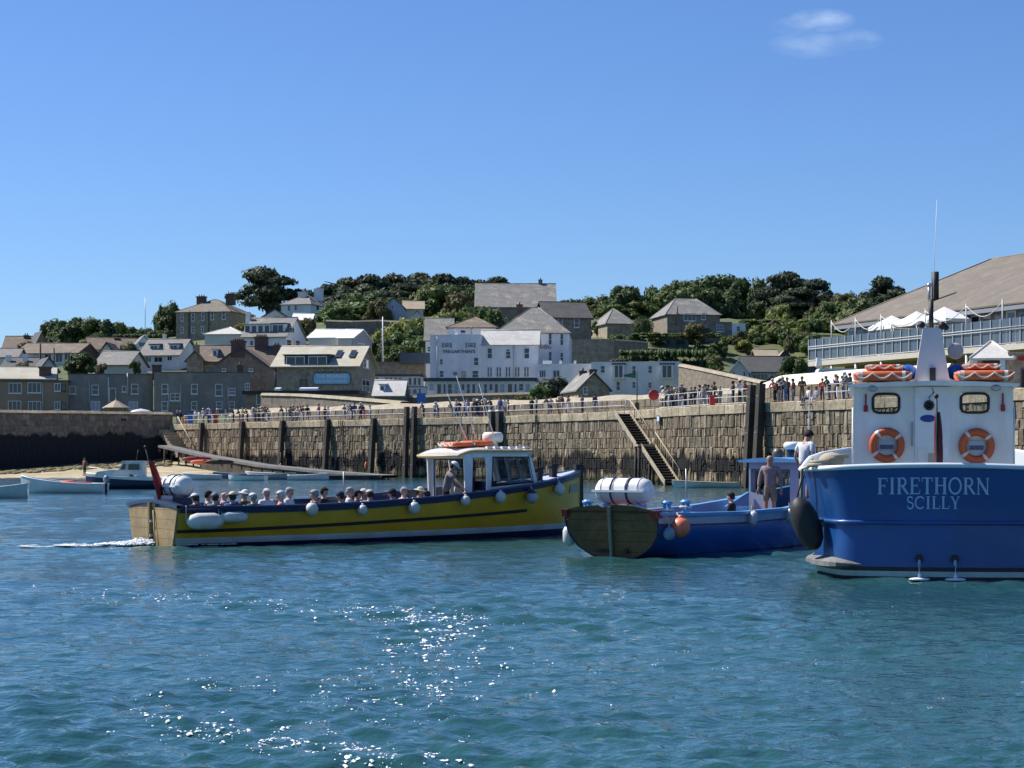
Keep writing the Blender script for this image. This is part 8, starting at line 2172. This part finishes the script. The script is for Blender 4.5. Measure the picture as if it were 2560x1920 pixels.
spray(520, 1500, 190, 7, 150, 9, .05); spray(900, 1532, 160, 9, 170, 12, .04); spray(1090, 1545, 60, 14, 150, 15); spray(1090, 1610, 70, 32, 190, 18)
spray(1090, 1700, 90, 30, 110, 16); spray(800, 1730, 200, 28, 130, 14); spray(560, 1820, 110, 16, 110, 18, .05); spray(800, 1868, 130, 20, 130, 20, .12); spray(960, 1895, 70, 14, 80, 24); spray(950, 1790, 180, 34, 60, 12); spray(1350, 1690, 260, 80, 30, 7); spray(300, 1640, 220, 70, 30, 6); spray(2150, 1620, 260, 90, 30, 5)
me = raw_mesh(ff, 'foam_flecks', mat('sea_foam', (.82, .85, .86), .7)); o = mesh_obj('foam_flecks', me); tag(o, 'scattered white painted sun glints on the water in front of the yellow launch', 'foam', kind='stuff')
# ------------------------------------------------------------------ people
M_SKIN = mat('skin_light', (.50, .30, .22), .55, .1, 8); M_SKIN2 = mat('skin_tanned', (.36, .20, .135), .55, .1, 8); M_EYE = mat('eye_dark', (.03, .02, .02), .3)
def cloth(nm, c): return mat('cloth_' + nm, c, .9, .14, 7, tuple(x * .75 for x in c), 3.0, bump=.08, bscale=14)
CL = {k: cloth(k, v) for k, v in dict(navy=(.018, .025, .06), black=(.014, .014, .018), white=(.72, .72, .72), grey=(.20, .21, .23), maroon=(.10, .022, .03), purple=(.06, .035, .10), teal=(.06, .16, .17), red=(.42, .03, .03), olive=(.10, .10, .05), brown=(.10, .06, .035), lavender=(.36, .33, .44), blue=(.05, .11, .26), denim=(.07, .11, .20), beige=(.42, .36, .26), coral=(.55, .16, .12), yellow=(.55, .48, .16), green=(.05, .12, .06), taupe=(.26, .21, .205), khaki=(.24, .19, .12), pink=(.60, .38, .40), cream=(.62, .56, .44)).items()}
H_COL = dict(dark=cloth('hair_dark', (.02, .014, .01)), brown=cloth('hair_brown', (.07, .04, .022)), grey=cloth('hair_grey', (.34, .33, .32)), white=cloth('hair_white', (.62, .61, .58)), fair=cloth('hair_fair', (.34, .24, .11)))
def joints(pose):
 J = dict(pelvis=(0, 0, .95), belly=(0, 0, 1.12), chest=(0, .0, 1.33), neck=(0, -.005, 1.475), hb=(0, .02, 1.545), head=(0, .035, 1.635), top=(0, .02, 1.71))
 for sx, s in ((1, 'L'), (-1, 'R')):
  J.update({'sh' + s: (.185 * sx, -.01, 1.42), 'el' + s: (.235 * sx, -.03, 1.13), 'wr' + s: (.245 * sx, .05, .90), 'ha' + s: (.245 * sx, .075, .82),
                  'hip' + s: (.09 * sx, 0, .90), 'kn' + s: (.10 * sx, .02, .50), 'an' + s: (.10 * sx, -.02, .085), 'to' + s: (.115 * sx, .14, .035)})
 def up(names, f):
  for n in names: J[n] = tuple(f(Vector(J[n])))
 UP = ['belly', 'chest', 'neck', 'hb', 'head', 'top', 'shL', 'shR', 'elL', 'elR', 'wrL', 'wrR', 'haL', 'haR']
 def bend(names, piv, ang):
  R = Matrix.Rotation(ang, 3, 'X'); piv = Vector(piv); up(names, lambda v: R @ (v - piv) + piv)
 if pose == 'lean':
  bend(UP, (0, 0, .95), -.42)
  for sx, s in ((1, 'L'), (-1, 'R')): J['el' + s] = (.26 * sx, .36, 1.12); J['wr' + s] = (.10 * sx, .52, 1.10); J['ha' + s] = (.03 * sx, .56, 1.10)
  bend(['head', 'top'], J['hb'], .25)
  J['knR'] = (-.10, .09, .52); J['anR'] = (-.10, -.02, .09); J['toR'] = (-.11, .14, .035)
 elif pose == 'fold':
  for sx, s in ((1, 'L'), (-1, 'R')): J['el' + s] = (.25 * sx, .08, 1.13); J['wr' + s] = (.03 * sx, .22, 1.18); J['ha' + s] = (-.06 * sx, .22, 1.2)
 elif pose == 'photo':
  for sx, s in ((1, 'L'), (-1, 'R')): J['el' + s] = (.24 * sx, .16, 1.22); J['wr' + s] = (.09 * sx, .30, 1.46); J['ha' + s] = (.05 * sx, .31, 1.53)
 elif pose == 'walk':
  J['knL'] = (.10, .20, .54); J['anL'] = (.10, .28, .12); J['toL'] = (.11, .44, .07); J['anR'] = (-.10, -.24, .14); J['knR'] = (-.10, -.02, .5); J['toR'] = (-.11, -.10, .04)
  J['wrL'] = (.24, -.12, .92); J['haL'] = (.24, -.14, .84); J['wrR'] = (-.24, .16, .96); J['haR'] = (-.24, .2, .89)
 elif pose in ('sit', 'sitphoto'):
  up(UP + ['pelvis', 'hipL', 'hipR'], lambda v: v + Vector((0, 0, -.83)))
  for sx, s in ((1, 'L'), (-1, 'R')):
   J['hip' + s] = (.09 * sx, .02, .09); J['kn' + s] = (.13 * sx, .44, .10); J['an' + s] = (.13 * sx, .45, -.32); J['to' + s] = (.14 * sx, .60, -.37)
   J['el' + s] = (.24 * sx, .05, .33); J['wr' + s] = (.16 * sx, .28, .22); J['ha' + s] = (.13 * sx, .35, .20)
   if pose == 'sitphoto': J['el' + s] = (.24 * sx, .16, .40); J['wr' + s] = (.09 * sx, .30, .63); J['ha' + s] = (.05 * sx, .31, .70)
 elif pose == 'reach':      # leaning out, one hand on the gunwale
  bend(UP, (0, 0, .95), -.30)
  J['elL'] = (.30, .42, 1.16); J['wrL'] = (.34, .62, .98); J['haL'] = (.35, .69, .93); J['elR'] = (-.26, .16, 1.08); J['wrR'] = (-.22, .34, 1.0); J['haR'] = (-.21, .41, .98)
  bend(['head', 'top'], J['hb'], -.15)
 elif pose == 'lookup':     # relaxed, chin lifted
  bend(['head', 'top'], J['hb'], .30)
  J['elL'] = (.26, -.06, 1.14); J['wrL'] = (.29, .02, .90); J['haL'] = (.29, .05, .81); J['elR'] = (-.26, -.06, 1.14); J['wrR'] = (-.29, .02, .90); J['haR'] = (-.29, .05, .81)
 elif pose == 'lookdown':   # stooping over something at hip height
  bend(UP, (0, 0, .95), -.16); bend(['head', 'top'], J['hb'], -.45)
  J['elL'] = (.27, .02, 1.10); J['wrL'] = (.25, .20, .92); J['haL'] = (.24, .27, .88); J['elR'] = (-.28, .0, 1.10); J['wrR'] = (-.27, .15, .90); J['haR'] = (-.26, .22, .86)
 return {k: Vector(v) for k, v in J.items()}
def skin_mesh(verts, edges, radii, root=0, sub=1):
 me = bpy.data.meshes.new('tmp_skin'); me.from_pydata(verts, edges, []); ob = bpy.data.objects.new('tmp_skin', me); link(ob)
 md = ob.modifiers.new('Skin', 'SKIN'); md.use_smooth_shade = True; md.branch_smoothing = .6
 sk = me.skin_vertices[0].data
 for i, r in enumerate(radii):
  sk[i].radius = r if isinstance(r, tuple) else (r, r); sk[i].use_root = (i == root)
 sb = ob.modifiers.new('Sub', 'SUBSURF'); sb.levels = sub; sb.render_levels = sub
 dg = bpy.context.evaluated_depsgraph_get(); dg.update()
 out = bpy.data.meshes.new_from_object(ob.evaluated_get(dg))
 v = [tuple(p.co) for p in out.vertices]; f = [tuple(p.vertices) for p in out.polygons]
 bpy.data.objects.remove(ob); bpy.data.meshes.remove(me); bpy.data.meshes.remove(out)
 return v, f
def chainset(J, spec):
 """spec: list of (names, radii) chains, joined at shared names"""
 idx, V, E, R = {}, [], [], []
 for names, rad in spec:
  prev = None
  for n, r in zip(names, rad):
   if n not in idx: idx[n] = len(V); V.append(tuple(J[n])); R.append(r)
   if prev is not None and (prev, idx[n]) not in E: E.append((prev, idx[n]))
   prev = idx[n]
 return V, E, R
PCACHE = {}
def rawm(name, v, f, mats, mi=None):
 me = bpy.data.meshes.new(name); me.from_pydata(v, [], f)
 for m in mats: me.materials.append(m)
 me.polygons.foreach_set('use_smooth', [True] * len(f))
 if mi: me.polygons.foreach_set('material_index', mi)
 me.update(); return me
def body_mesh(pose, det):
 key = ('body', pose, det)
 if key in PCACHE: return PCACHE[key]
 J = joints(pose)
 sp = [(['pelvis', 'belly', 'chest', 'neck', 'hb', 'head', 'top'], [(.13, .10), (.125, .095), (.15, .105), (.060, .060), (.068, .078), (.106, .124), (.088, .102)])]
 for s in 'LR':
  sp.append((['chest', 'sh' + s, 'el' + s, 'wr' + s, 'ha' + s], [(.15, .105), .058, .042, .030, (.036, .022)]))
  sp.append((['pelvis', 'hip' + s, 'kn' + s, 'an' + s, 'to' + s], [(.13, .10), .085, .056, .038, (.042, .026)]))
 v, f = skin_mesh(*chainset(J, sp))
 mb = MB(); mb.add(v, f, 0, True)
 fw = (J['head'] - J['hb']); fw.normalize(); side = Vector((1, 0, 0)); front = side.cross(fw).normalized() * -1
 if front.y < 0: front = -front
 hc = J['head']
 mb.ball(hc + front * .098 - fw * .022, (.013, .02, .022), 7, 5, 0)
 mb.ball(hc + front * .085 - fw * .062, (.026, .008, .007), 6, 4, 1)
 for sx in (-1, 1):
  mb.ball(hc + front * .086 + side * sx * .032 - fw * .0, (.012, .008, .008), 6, 4, 1)
  mb.ball(hc + side * sx * .080 - fw * .018, (.012, .022, .032), 6, 5, 0)
 for s in 'LR':
  h0 = J['ha' + s]; dr = (J['ha' + s] - J['wr' + s]).normalized(); sx = 1 if s == 'L' else -1
  ac = dr.cross(Vector((0, 1, .2))).normalized() if abs(dr.y) < .8 else dr.cross(Vector((0, 0, 1))).normalized()
  inn = dr.cross(ac).normalized()
  for k, ln in enumerate((.072, .082, .078, .06)):
   b = h0 + ac * (.024 - .016 * k) + dr * .012
   mb.tube([b, b + dr * ln * .5 + inn * .004, b + dr * ln * .85 + inn * .022], [.0095, .0085, .007], 5 if det else 4)
  b = h0 + ac * .03 - dr * .03
  mb.tube([b, b + ac * .022 + dr * .03, b + ac * .024 + dr * .062 + inn * .012], [.011, .0095, .008], 5 if det else 4)
 PCACHE[key] = rawm('person', mb.v, mb.f, [M_SKIN, M_EYE], mb.m)
 return PCACHE[key]
def shirt_mesh(pose, sleeve):
 key = ('shirt', pose, sleeve)
 if key in PCACHE: return PCACHE[key]
 J = joints(pose); g = .018
 J['hem'] = J['pelvis'].lerp(J['belly'], -.75); J['col'] = J['chest'].lerp(J['neck'], .9)
 sp = [(['hem', 'belly', 'chest', 'col'], [(.178, .148), (.165, .135), (.185, .148), (.098, .104)])]
 for s in 'LR':
  J['cu' + s] = J['sh' + s].lerp(J['el' + s], .72) if sleeve == 'short' else J['el' + s].lerp(J['wr' + s], .9)
  ns = ['chest', 'sh' + s] + (['el' + s] if sleeve != 'short' else []) + ['cu' + s]
  sp.append((ns, [(.185, .148), .088] + ([.066] if sleeve != 'short' else []) + [.072 if sleeve == 'short' else .05]))
 v, f = skin_mesh(*chainset(J, sp)); PCACHE[key] = rawm('shirt', v, f, [CL['white']]); return PCACHE[key]
def trouser_mesh(pose, leg):
 key = ('trousers', pose, leg)
 if key in PCACHE: return PCACHE[key]
 J = joints(pose); J['wst'] = J['pelvis'].lerp(J['belly'], .75)
 sp = [(['pelvis', 'wst'], [(.148, .118), (.138, .108)])]
 for s in 'LR':
  J['cuf' + s] = J['hip' + s].lerp(J['kn' + s], .92) if leg == 'shorts' else J['kn' + s].lerp(J['an' + s], .88)
  ns = ['pelvis', 'hip' + s] + (['kn' + s] if leg != 'shorts' else []) + ['cuf' + s]
  sp.append((ns, [(.148, .118), .103] + ([.072] if leg != 'shorts' else []) + [.088 if leg == 'shorts' else .058]))
 v, f = skin_mesh(*chainset(J, sp)); PCACHE[key] = rawm('trousers', v, f, [CL['navy']]); return PCACHE[key]
def shoe_mesh(pose):
 key = ('shoes', pose)
 if key in PCACHE: return PCACHE[key]
 J = joints(pose); m = MB()
 for s in 'LR':
  a, t = J['an' + s], J['to' + s]; c = a.lerp(t, .45); c.z = min(a.z, t.z) + .015
  m.ball(c, (.052, .14, .05), 10, 6)
 PCACHE[key] = m.mesh('shoes', CL['black']); return PCACHE[key]
def hair_mesh(pose, kind):
 key = ('hair', pose, kind)
 if key in PCACHE: return PCACHE[key]
 J = joints(pose); fw = (J['head'] - J['hb']).normalized(); front = Vector((1, 0, 0)).cross(fw); front = front if front.y > 0 else -front
 front.normalize(); M3 = Matrix((Vector((1, 0, 0)), front, fw)).transposed(); c = J['head'] + fw * .008
 rot = M3.to_euler(); m = MB(); G_ = 1.06
 def w(x, y, z): return c + M3 @ Vector((x, y, z)) * G_
 if kind in ('short', 'long'):
  m.ball(w(0, -.02, .028), (0.106, 0.118, 0.106), 14, 8, rot=tuple(rot), zlo=.18); m.ball(w(0, -.045, -.0), (0.107, 0.092, 0.105), 14, 8, rot=tuple(rot)); m.ball(w(0, .052, .075), (0.07, 0.045, 0.03), 10, 5, rot=tuple(rot))
  if kind == 'long': m.ball(w(0, -.055, -.09), (0.103, 0.063, 0.168), 12, 8, rot=tuple(rot))
 elif kind == 'cap':
  m.ball(w(0, -.008, .02), (0.111, 0.127, 0.103), 14, 6, rot=tuple(rot), zlo=.1); m.ball(w(0, .11, .03), (0.082, 0.098, 0.013), 12, 5, rot=tuple(rot)); 
 elif kind == 'sunhat':
  m.ball(w(0, -.005, .03), (0.110, 0.122, 0.112), 14, 6, rot=tuple(rot), zlo=.05); m.ball(w(0, 0, .035), (0.193, 0.207, 0.020), 18, 5, rot=tuple(rot))
 elif kind == 'beanie':
  m.ball(w(0, -.012, .012), (0.112, 0.127, 0.129), 14, 7, rot=tuple(rot), zlo=.05); m.torus(w(0, -.012, .02), .094, .016, M3, 16, 6)
 elif kind == 'hood':
  m.ball(w(0, -.02, .0), (0.126, 0.129, 0.140), 14, 8, rot=tuple(rot), zlo=-.6)
 PCACHE[key] = m.mesh({'short': 'hair', 'long': 'hair', 'cap': 'cap', 'sunhat': 'sun_hat', 'beanie': 'beanie', 'hood': 'hood'}[kind], CL['navy']); return PCACHE[key]
def put(me, name, parent, m):
 o = mesh_obj(name, me, parent)
 for i in range(1):
  o.material_slots[i].link = 'OBJECT'; o.material_slots[i].material = m
 return o
HAT_N = {'short': 'hair', 'long': 'hair', 'cap': 'cap', 'sunhat': 'sun_hat', 'beanie': 'beanie', 'hood': 'hood'}
def person(loc, rz, pose, top, legs, head, label, group, scale=1.0, sleeve='long', leg='long', skin=None, det=False, extra=None, shoes='black'):
 root = mesh_obj('person', body_mesh(pose, det), None, loc, (0, 0, rz), (scale,) * 3)
 root.material_slots[0].link = 'OBJECT'; root.material_slots[0].material = skin or M_SKIN
 tag(root, label, 'person', group)
 put(shirt_mesh(pose, sleeve), 'shirt' if sleeve == 'short' else 'jacket', root, CL[top])
 put(trouser_mesh(pose, leg), 'shorts' if leg == 'shorts' else 'trousers', root, CL[legs])
 put(shoe_mesh(pose), 'shoes', root, CL[shoes])
 if head and head[0] != 'bald':
  put(hair_mesh(pose, head[0]), HAT_N[head[0]], root, H_COL[head[1]] if head[0] in ('short', 'long') else CL[head[1]])
  if head[0] in ('cap', 'sunhat', 'beanie') : put(hair_mesh(pose, 'short'), 'hair', root, H_COL[head[2] if len(head) > 2 else 'brown']).scale = (.97, .97, .985)
 return root
def headphrase(h):
 if not h or h[0] == 'bald': return 'bald'
 return ('long %s hair' if h[0] == 'long' else '%s hair' if h[0] == 'short' else '%s ' + {'sunhat': 'sun hat'}.get(h[0], h[0])) % h[1]
POSEW = {'lean': 'leaning', 'stand': 'standing', 'fold': 'arms folded', 'photo': 'hands raised', 'walk': 'walking', 'sit': 'sitting'}
def where(px):
 for lim, t in ((450, 'atop the stone steps'), (690, 'by the grey terrace'), (1045, 'before the inn'), (1262, 'by the capped piles'), (1570, 'near the green flag'), (1890, 'at three bar railing')):
  if px < lim: return t
 return 'at the quay end'
crowd = [
 (431, 'stand', 'navy', 'denim', ('short', 'grey')), (439, 'walk', 'black', 'navy', ('cap', 'white')), (489, 'stand', 'white', 'beige', ('short', 'dark')), (497, 'stand', 'white', 'white', ('short', 'brown')), (508, 'fold', 'white', 'grey', ('cap', 'white')), (520, 'lean', 'blue', 'navy', ('short', 'fair')),
 (564, 'walk', 'grey', 'grey', ('short', 'fair')), (584, 'lean', 'navy', 'navy', ('short', 'dark')), (600, 'lean', 'black', 'maroon', ('short', 'brown')), (606, 'stand', 'yellow', 'olive', ('short', 'fair')), (619, 'lean', 'navy', 'black', ('short', 'grey')), (632, 'photo', 'white', 'lavender', ('short', 'white')), (642, 'lean', 'teal', 'grey', ('short', 'grey')), (653, 'stand', 'grey', 'denim', ('cap', 'white')), (662, 'fold', 'navy', 'denim', ('beanie', 'black')),
 (708, 'lean', 'maroon', 'black', ('short', 'dark')), (730, 'lean', 'brown', 'grey', ('long', 'dark')), (757, 'photo', 'purple', 'black', ('short', 'dark')), (768, 'stand', 'black', 'purple', ('long', 'brown')), (797, 'fold', 'maroon', 'denim', ('short', 'brown')), (812, 'stand', 'black', 'black', ('cap', 'grey')), (820, 'walk', 'white', 'blue', ('cap', 'white')), (861, 'photo', 'grey', 'grey', ('short', 'dark')), (868, 'stand', 'white', 'beige', ('short', 'white')), (880, 'lean', 'black', 'navy', ('short', 'fair')), (902, 'stand', 'purple', 'navy', ('short', 'grey')), (911, 'lean', 'navy', 'coral', ('long', 'grey')), (925, 'stand', 'grey', 'black', ('cap', 'grey')),
 (1060, 'lean', 'navy', 'black', ('cap', 'beige')), (1088, 'stand', 'white', 'navy', ('cap', 'cream')), (1096, 'lean', 'grey', 'denim', ('short', 'white')), (1131, 'lean', 'black', 'grey', ('short', 'dark')), (1141, 'stand', 'grey', 'black', ('short', 'grey')), (1148, 'fold', 'navy', 'blue', ('short', 'dark')), (1161, 'walk', 'lavender', 'navy', ('short', 'white')), (1184, 'stand', 'white', 'navy', ('short', 'white')), (1193, 'lean', 'black', 'navy', ('short', 'grey')), (1206, 'stand', 'yellow', 'maroon', ('cap', 'white')), (1216, 'photo', 'purple', 'denim', ('short', 'grey')), (1229, 'lean', 'navy', 'denim', ('short', 'brown')), (1250, 'stand', 'blue', 'denim', ('long', 'dark')), (1262, 'stand', 'white', 'grey', ('short', 'brown')),
 (1270, 'fold', 'maroon', 'black', ('short', 'brown')), (1329, 'stand', 'black', 'black', ('short', 'fair')), (1341, 'stand', 'lavender', 'navy', ('short', 'dark')), (1377, 'walk', 'pink', 'black', ('short', 'brown')), (1456, 'fold', 'navy', 'navy', ('short', 'brown')), (1487, 'stand', 'purple', 'grey', ('beanie', 'black')),
 (1665, 'lean', 'white', 'navy', ('cap', 'white')), (1676, 'lean', 'grey', 'denim', ('short', 'dark')), (1686, 'stand', 'maroon', 'navy', ('cap', 'cream')), (1700, 'stand', 'brown', 'grey', ('long', 'brown')), (1713, 'lean', 'navy', 'black', ('short', 'grey')), (1727, 'fold', 'green', 'black', ('short', 'grey')), (1737, 'stand', 'navy', 'denim', ('short', 'brown')), (1749, 'stand', 'black', 'navy', ('short', 'dark')), (1766, 'photo', 'grey', 'grey', ('long', 'brown')), (1780, 'stand', 'navy', 'denim', ('short', 'brown')), (1800, 'stand', 'teal', 'grey', ('short', 'grey')), (1833, 'fold', 'black', 'navy', ('hood', 'black')), (1850, 'photo', 'white', 'black', ('sunhat', 'white')), (1862, 'stand', 'maroon', 'olive', ('sunhat', 'grey')), (1879, 'fold', 'brown', 'brown', ('short', 'dark')),
 (1942, 'stand', 'navy', 'beige', ('cap', 'white')), (1955, 'stand', 'maroon', 'black', ('short', 'fair')), (1968, 'fold', 'black', 'black', ('short', 'dark')), (1983, 'stand', 'maroon', 'denim', ('cap', 'black')), (2005, 'fold', 'olive', 'olive', ('beanie', 'olive')), (2022, 'sit', 'white', 'denim', ('short', 'fair')), (2041, 'sit', 'lavender', 'white', ('short', 'brown')), (2056, 'fold', 'red', 'black', ('cap', 'maroon')), (2074, 'lean', 'navy', 'denim', ('short', 'grey')), (2094, 'photo', 'purple', 'white', ('short', 'dark')), (2110, 'stand', 'olive', 'blue', ('cap', 'black')), (2122, 'lean', 'grey', 'denim', ('short', 'white')), (2090, 'stand', 'white', 'navy', ('short', 'fair'))]
seen = {}
crng = random.Random(77)
for lo, hi, n in ((470, 690, 16), (700, 940, 15), (1055, 1262, 15), (1262, 1500, 6), (1655, 1885, 14), (1938, 2125, 9)):
 cen = [crng.uniform(lo, hi) for _ in range(max(2, n // 4))]
 for k in range(n):
  crowd.append((min(hi, max(lo, crng.choice(cen) + crng.gauss(0, 9))), crng.choice(['stand', 'fold', 'lean', 'photo', 'stand', 'walk']), crng.choice(list(CL)), crng.choice(['navy', 'denim', 'black', 'grey', 'beige', 'blue', 'olive', 'white']), crng.choice([('short', 'grey'), ('short', 'white'), ('short', 'brown'), ('short', 'dark'), ('long', 'fair'), ('long', 'brown'), ('cap', 'white'), ('cap', 'navy'), ('sunhat', 'cream'), ('sunhat', 'white'), ('bald',)])))
prng = random.Random(31)
for (px, pose, top, legs, head) in crowd:
 lb = 'person in %s top and %s legwear, %s, %s %s' % (top, legs, headphrase(head), POSEW[pose], where(px))
 s = q_px(px); off = .55 if pose == 'lean' else .30 if pose == 'sit' else prng.uniform(.8, 2.6)
 p2, t = q_in(s, off); k = 1280 + F * p2.x / p2.y
 s2 = s
 for _ in range(6):
  p2, t = q_in(s2, off); s2 += (px - (1280 + F * p2.x / p2.y)) / F * p2.y / max(.25, abs(t.x) + .35)
 p2, t = q_in(s2, off)
 face = math.atan2(t.y, t.x) + math.pi + (prng.uniform(-.3, .3) if pose in ('lean', 'sit') else prng.uniform(-1.3, 1.3))
 if px < 445: p2, t = q_in(q_px(438 + (px - 435)), .5)
 sc = prng.uniform(.88, 1.05)
 person((p2.x, p2.y, QZ + (.10 if pose == 'sit' else .015)), face, pose, top, legs, head, lb, 'people on the quay', sc, skin=M_SKIN if prng.random() < .75 else M_SKIN2, sleeve='short' if top in ('white', 'yellow', 'pink') else 'long')
# beachcomber and people on the inn terrace
pb = P(212, 1190, 190); person((pb.x, pb.y, .25), 2.6, 'stand', 'coral', 'brown', ('short', 'dark'), 'person in orange top and brown legwear standing on the beach behind the white skiff', None, .98)
for px, c_, hd in ((1045, 'white', ('short', 'white')), (1060, 'pink', ('cap', 'white'))):
 q = P(px, 997, 215.5); person((q.x, q.y, 7.0), 3.0, 'sit', c_, 'navy', hd, 'person in %s top sitting behind parapet beside navy notice board' % c_, 'people by the navy notice board', 1.0)
# ---- aboard the yellow launch
passengers = [  # px, side (near -1 / far 1), pose, top, head, turn
 (466, 1, 'sit', 'beige', ('sunhat', 'brown'), .2, 'cream'), (489, -1, 'sit', 'navy', ('cap', 'white', 'brown'), -.9, 'cap'), (519, 1, 'sitphoto', 'blue', ('short', 'dark'), -1.2, ''), (538, -1, 'sit', 'grey', ('beanie', 'grey'), .3, ''), (559, 1, 'sit', 'pink', ('bald',), -1.1, ''),
 (610, 1, 'sit', 'olive', ('sunhat', 'white', 'white'), -.6, ''), (666, 1, 'sit', 'white', ('short', 'white'), -.1, ''), (703, -1, 'sit', 'pink', ('short', 'white'), -2.6, ''), (722, 1, 'sit', 'white', ('short', 'grey'), -.7, ''),
 (788, -1, 'sit', 'coral', ('short', 'grey'), -2.2, ''), (809, 1, 'sit', 'black', ('short', 'dark'), -.7, ''), (853, -1, 'sit', 'navy', ('beanie', 'navy'), -2.0, ''), (873, 1, 'sit', 'white', ('short', 'grey'), -1.0, ''), (892, 1, 'sitphoto', 'brown', ('cap', 'black', 'dark'), -1.2, ''), (925, -1, 'sit', 'lavender', ('cap', 'cream', 'brown'), .5, ''),
 (983, -1, 'sit', 'black', ('beanie', 'black'), -1.6, ''), (1009, 1, 'sit', 'white', ('short', 'grey'), -.5, ''), (1048, 1, 'sit', 'brown', ('sunhat', 'cream'), -.6, ''), (1068, -1, 'sit', 'grey', ('cap', 'black'), -1.2, ''),
 (582, -1, 'sit', 'blue', ('sunhat', 'cream'), .5, ''), (634, -1, 'sit', 'teal', ('cap', 'white', 'grey'), -.4, ''), (908, 1, 'sit', 'white', ('short', 'white'), -.2, '')]
for (px, side, pose, top, head, turn, _n) in passengers:
 yf = (lambda a: (y_hb(a / YL, .5) - .40) * side)
 a = YB.find(px, yf, 0.3, YL); y = yf(a)
 w = YB.world(a, y, .47)
 rz = YB.a + (math.pi if side > 0 else 0) - (turn if side > 0 else max(-.9, min(.9, turn * .45)))
 lb = 'passenger in %s top, %s, seated on the %s bench of the yellow launch' % (top, headphrase(head), 'far' if side > 0 else 'near')
 person(w, rz, pose, top, 'navy' if top != 'navy' else 'beige', head, lb, 'passengers aboard the yellow launch', crng.uniform(.92, 1.02), sleeve='short' if top in ('white', 'pink') else 'long', skin=M_SKIN, det=True)
w = YB.world(8.1, -1.12, .42); person(w, YB.a - math.radians(140), 'reach', 'taupe', 'black', ('cap', 'white', 'dark'), 'crew member in sleeveless dark top and pale cap leaning over the yellow launch gunwale', 'crew of the yellow launch', 1.0, sleeve='short', skin=M_SKIN2, det=True)
w = YB.world(9.45, -.25, .2); person(w, YB.a - .2 - math.pi / 2, 'stand', 'black', 'black', ('short', 'dark'), 'skipper in dark clothes standing inside the yellow launch wheelhouse', 'crew of the yellow launch', 1.0, skin=M_SKIN2, det=True)
# ---- aboard the blue launch
w = BB.world(6.7, -.5, .565); person(w, math.radians(165), 'lookup', 'taupe', 'khaki', ('bald',), 'bald man in loose taupe shirt and khaki shorts standing in the blue launch', None, 1.01, sleeve='long', leg='shorts', skin=M_SKIN2, det=True, shoes='brown')
w = BB.world(6.95, -1.33, b_sheer(.6) + .06); person(w, math.radians(20) - math.pi / 2 + .4, 'lookdown', 'white', 'navy', ('short', 'dark'), 'dark haired man in white t shirt and navy shorts stooping beside the huge black fender', None, 1.05, sleeve='short', leg='shorts', skin=M_SKIN2, det=True, shoes='white')
w = BB.world(4.9, -.35, .60); person(w + Vector((0, 0, .0)), 1.2, 'sit', 'black', 'navy', ('short', 'dark'), 'person in black sitting low among the gear in the blue launch', None, .85, skin=M_SKIN, det=True)
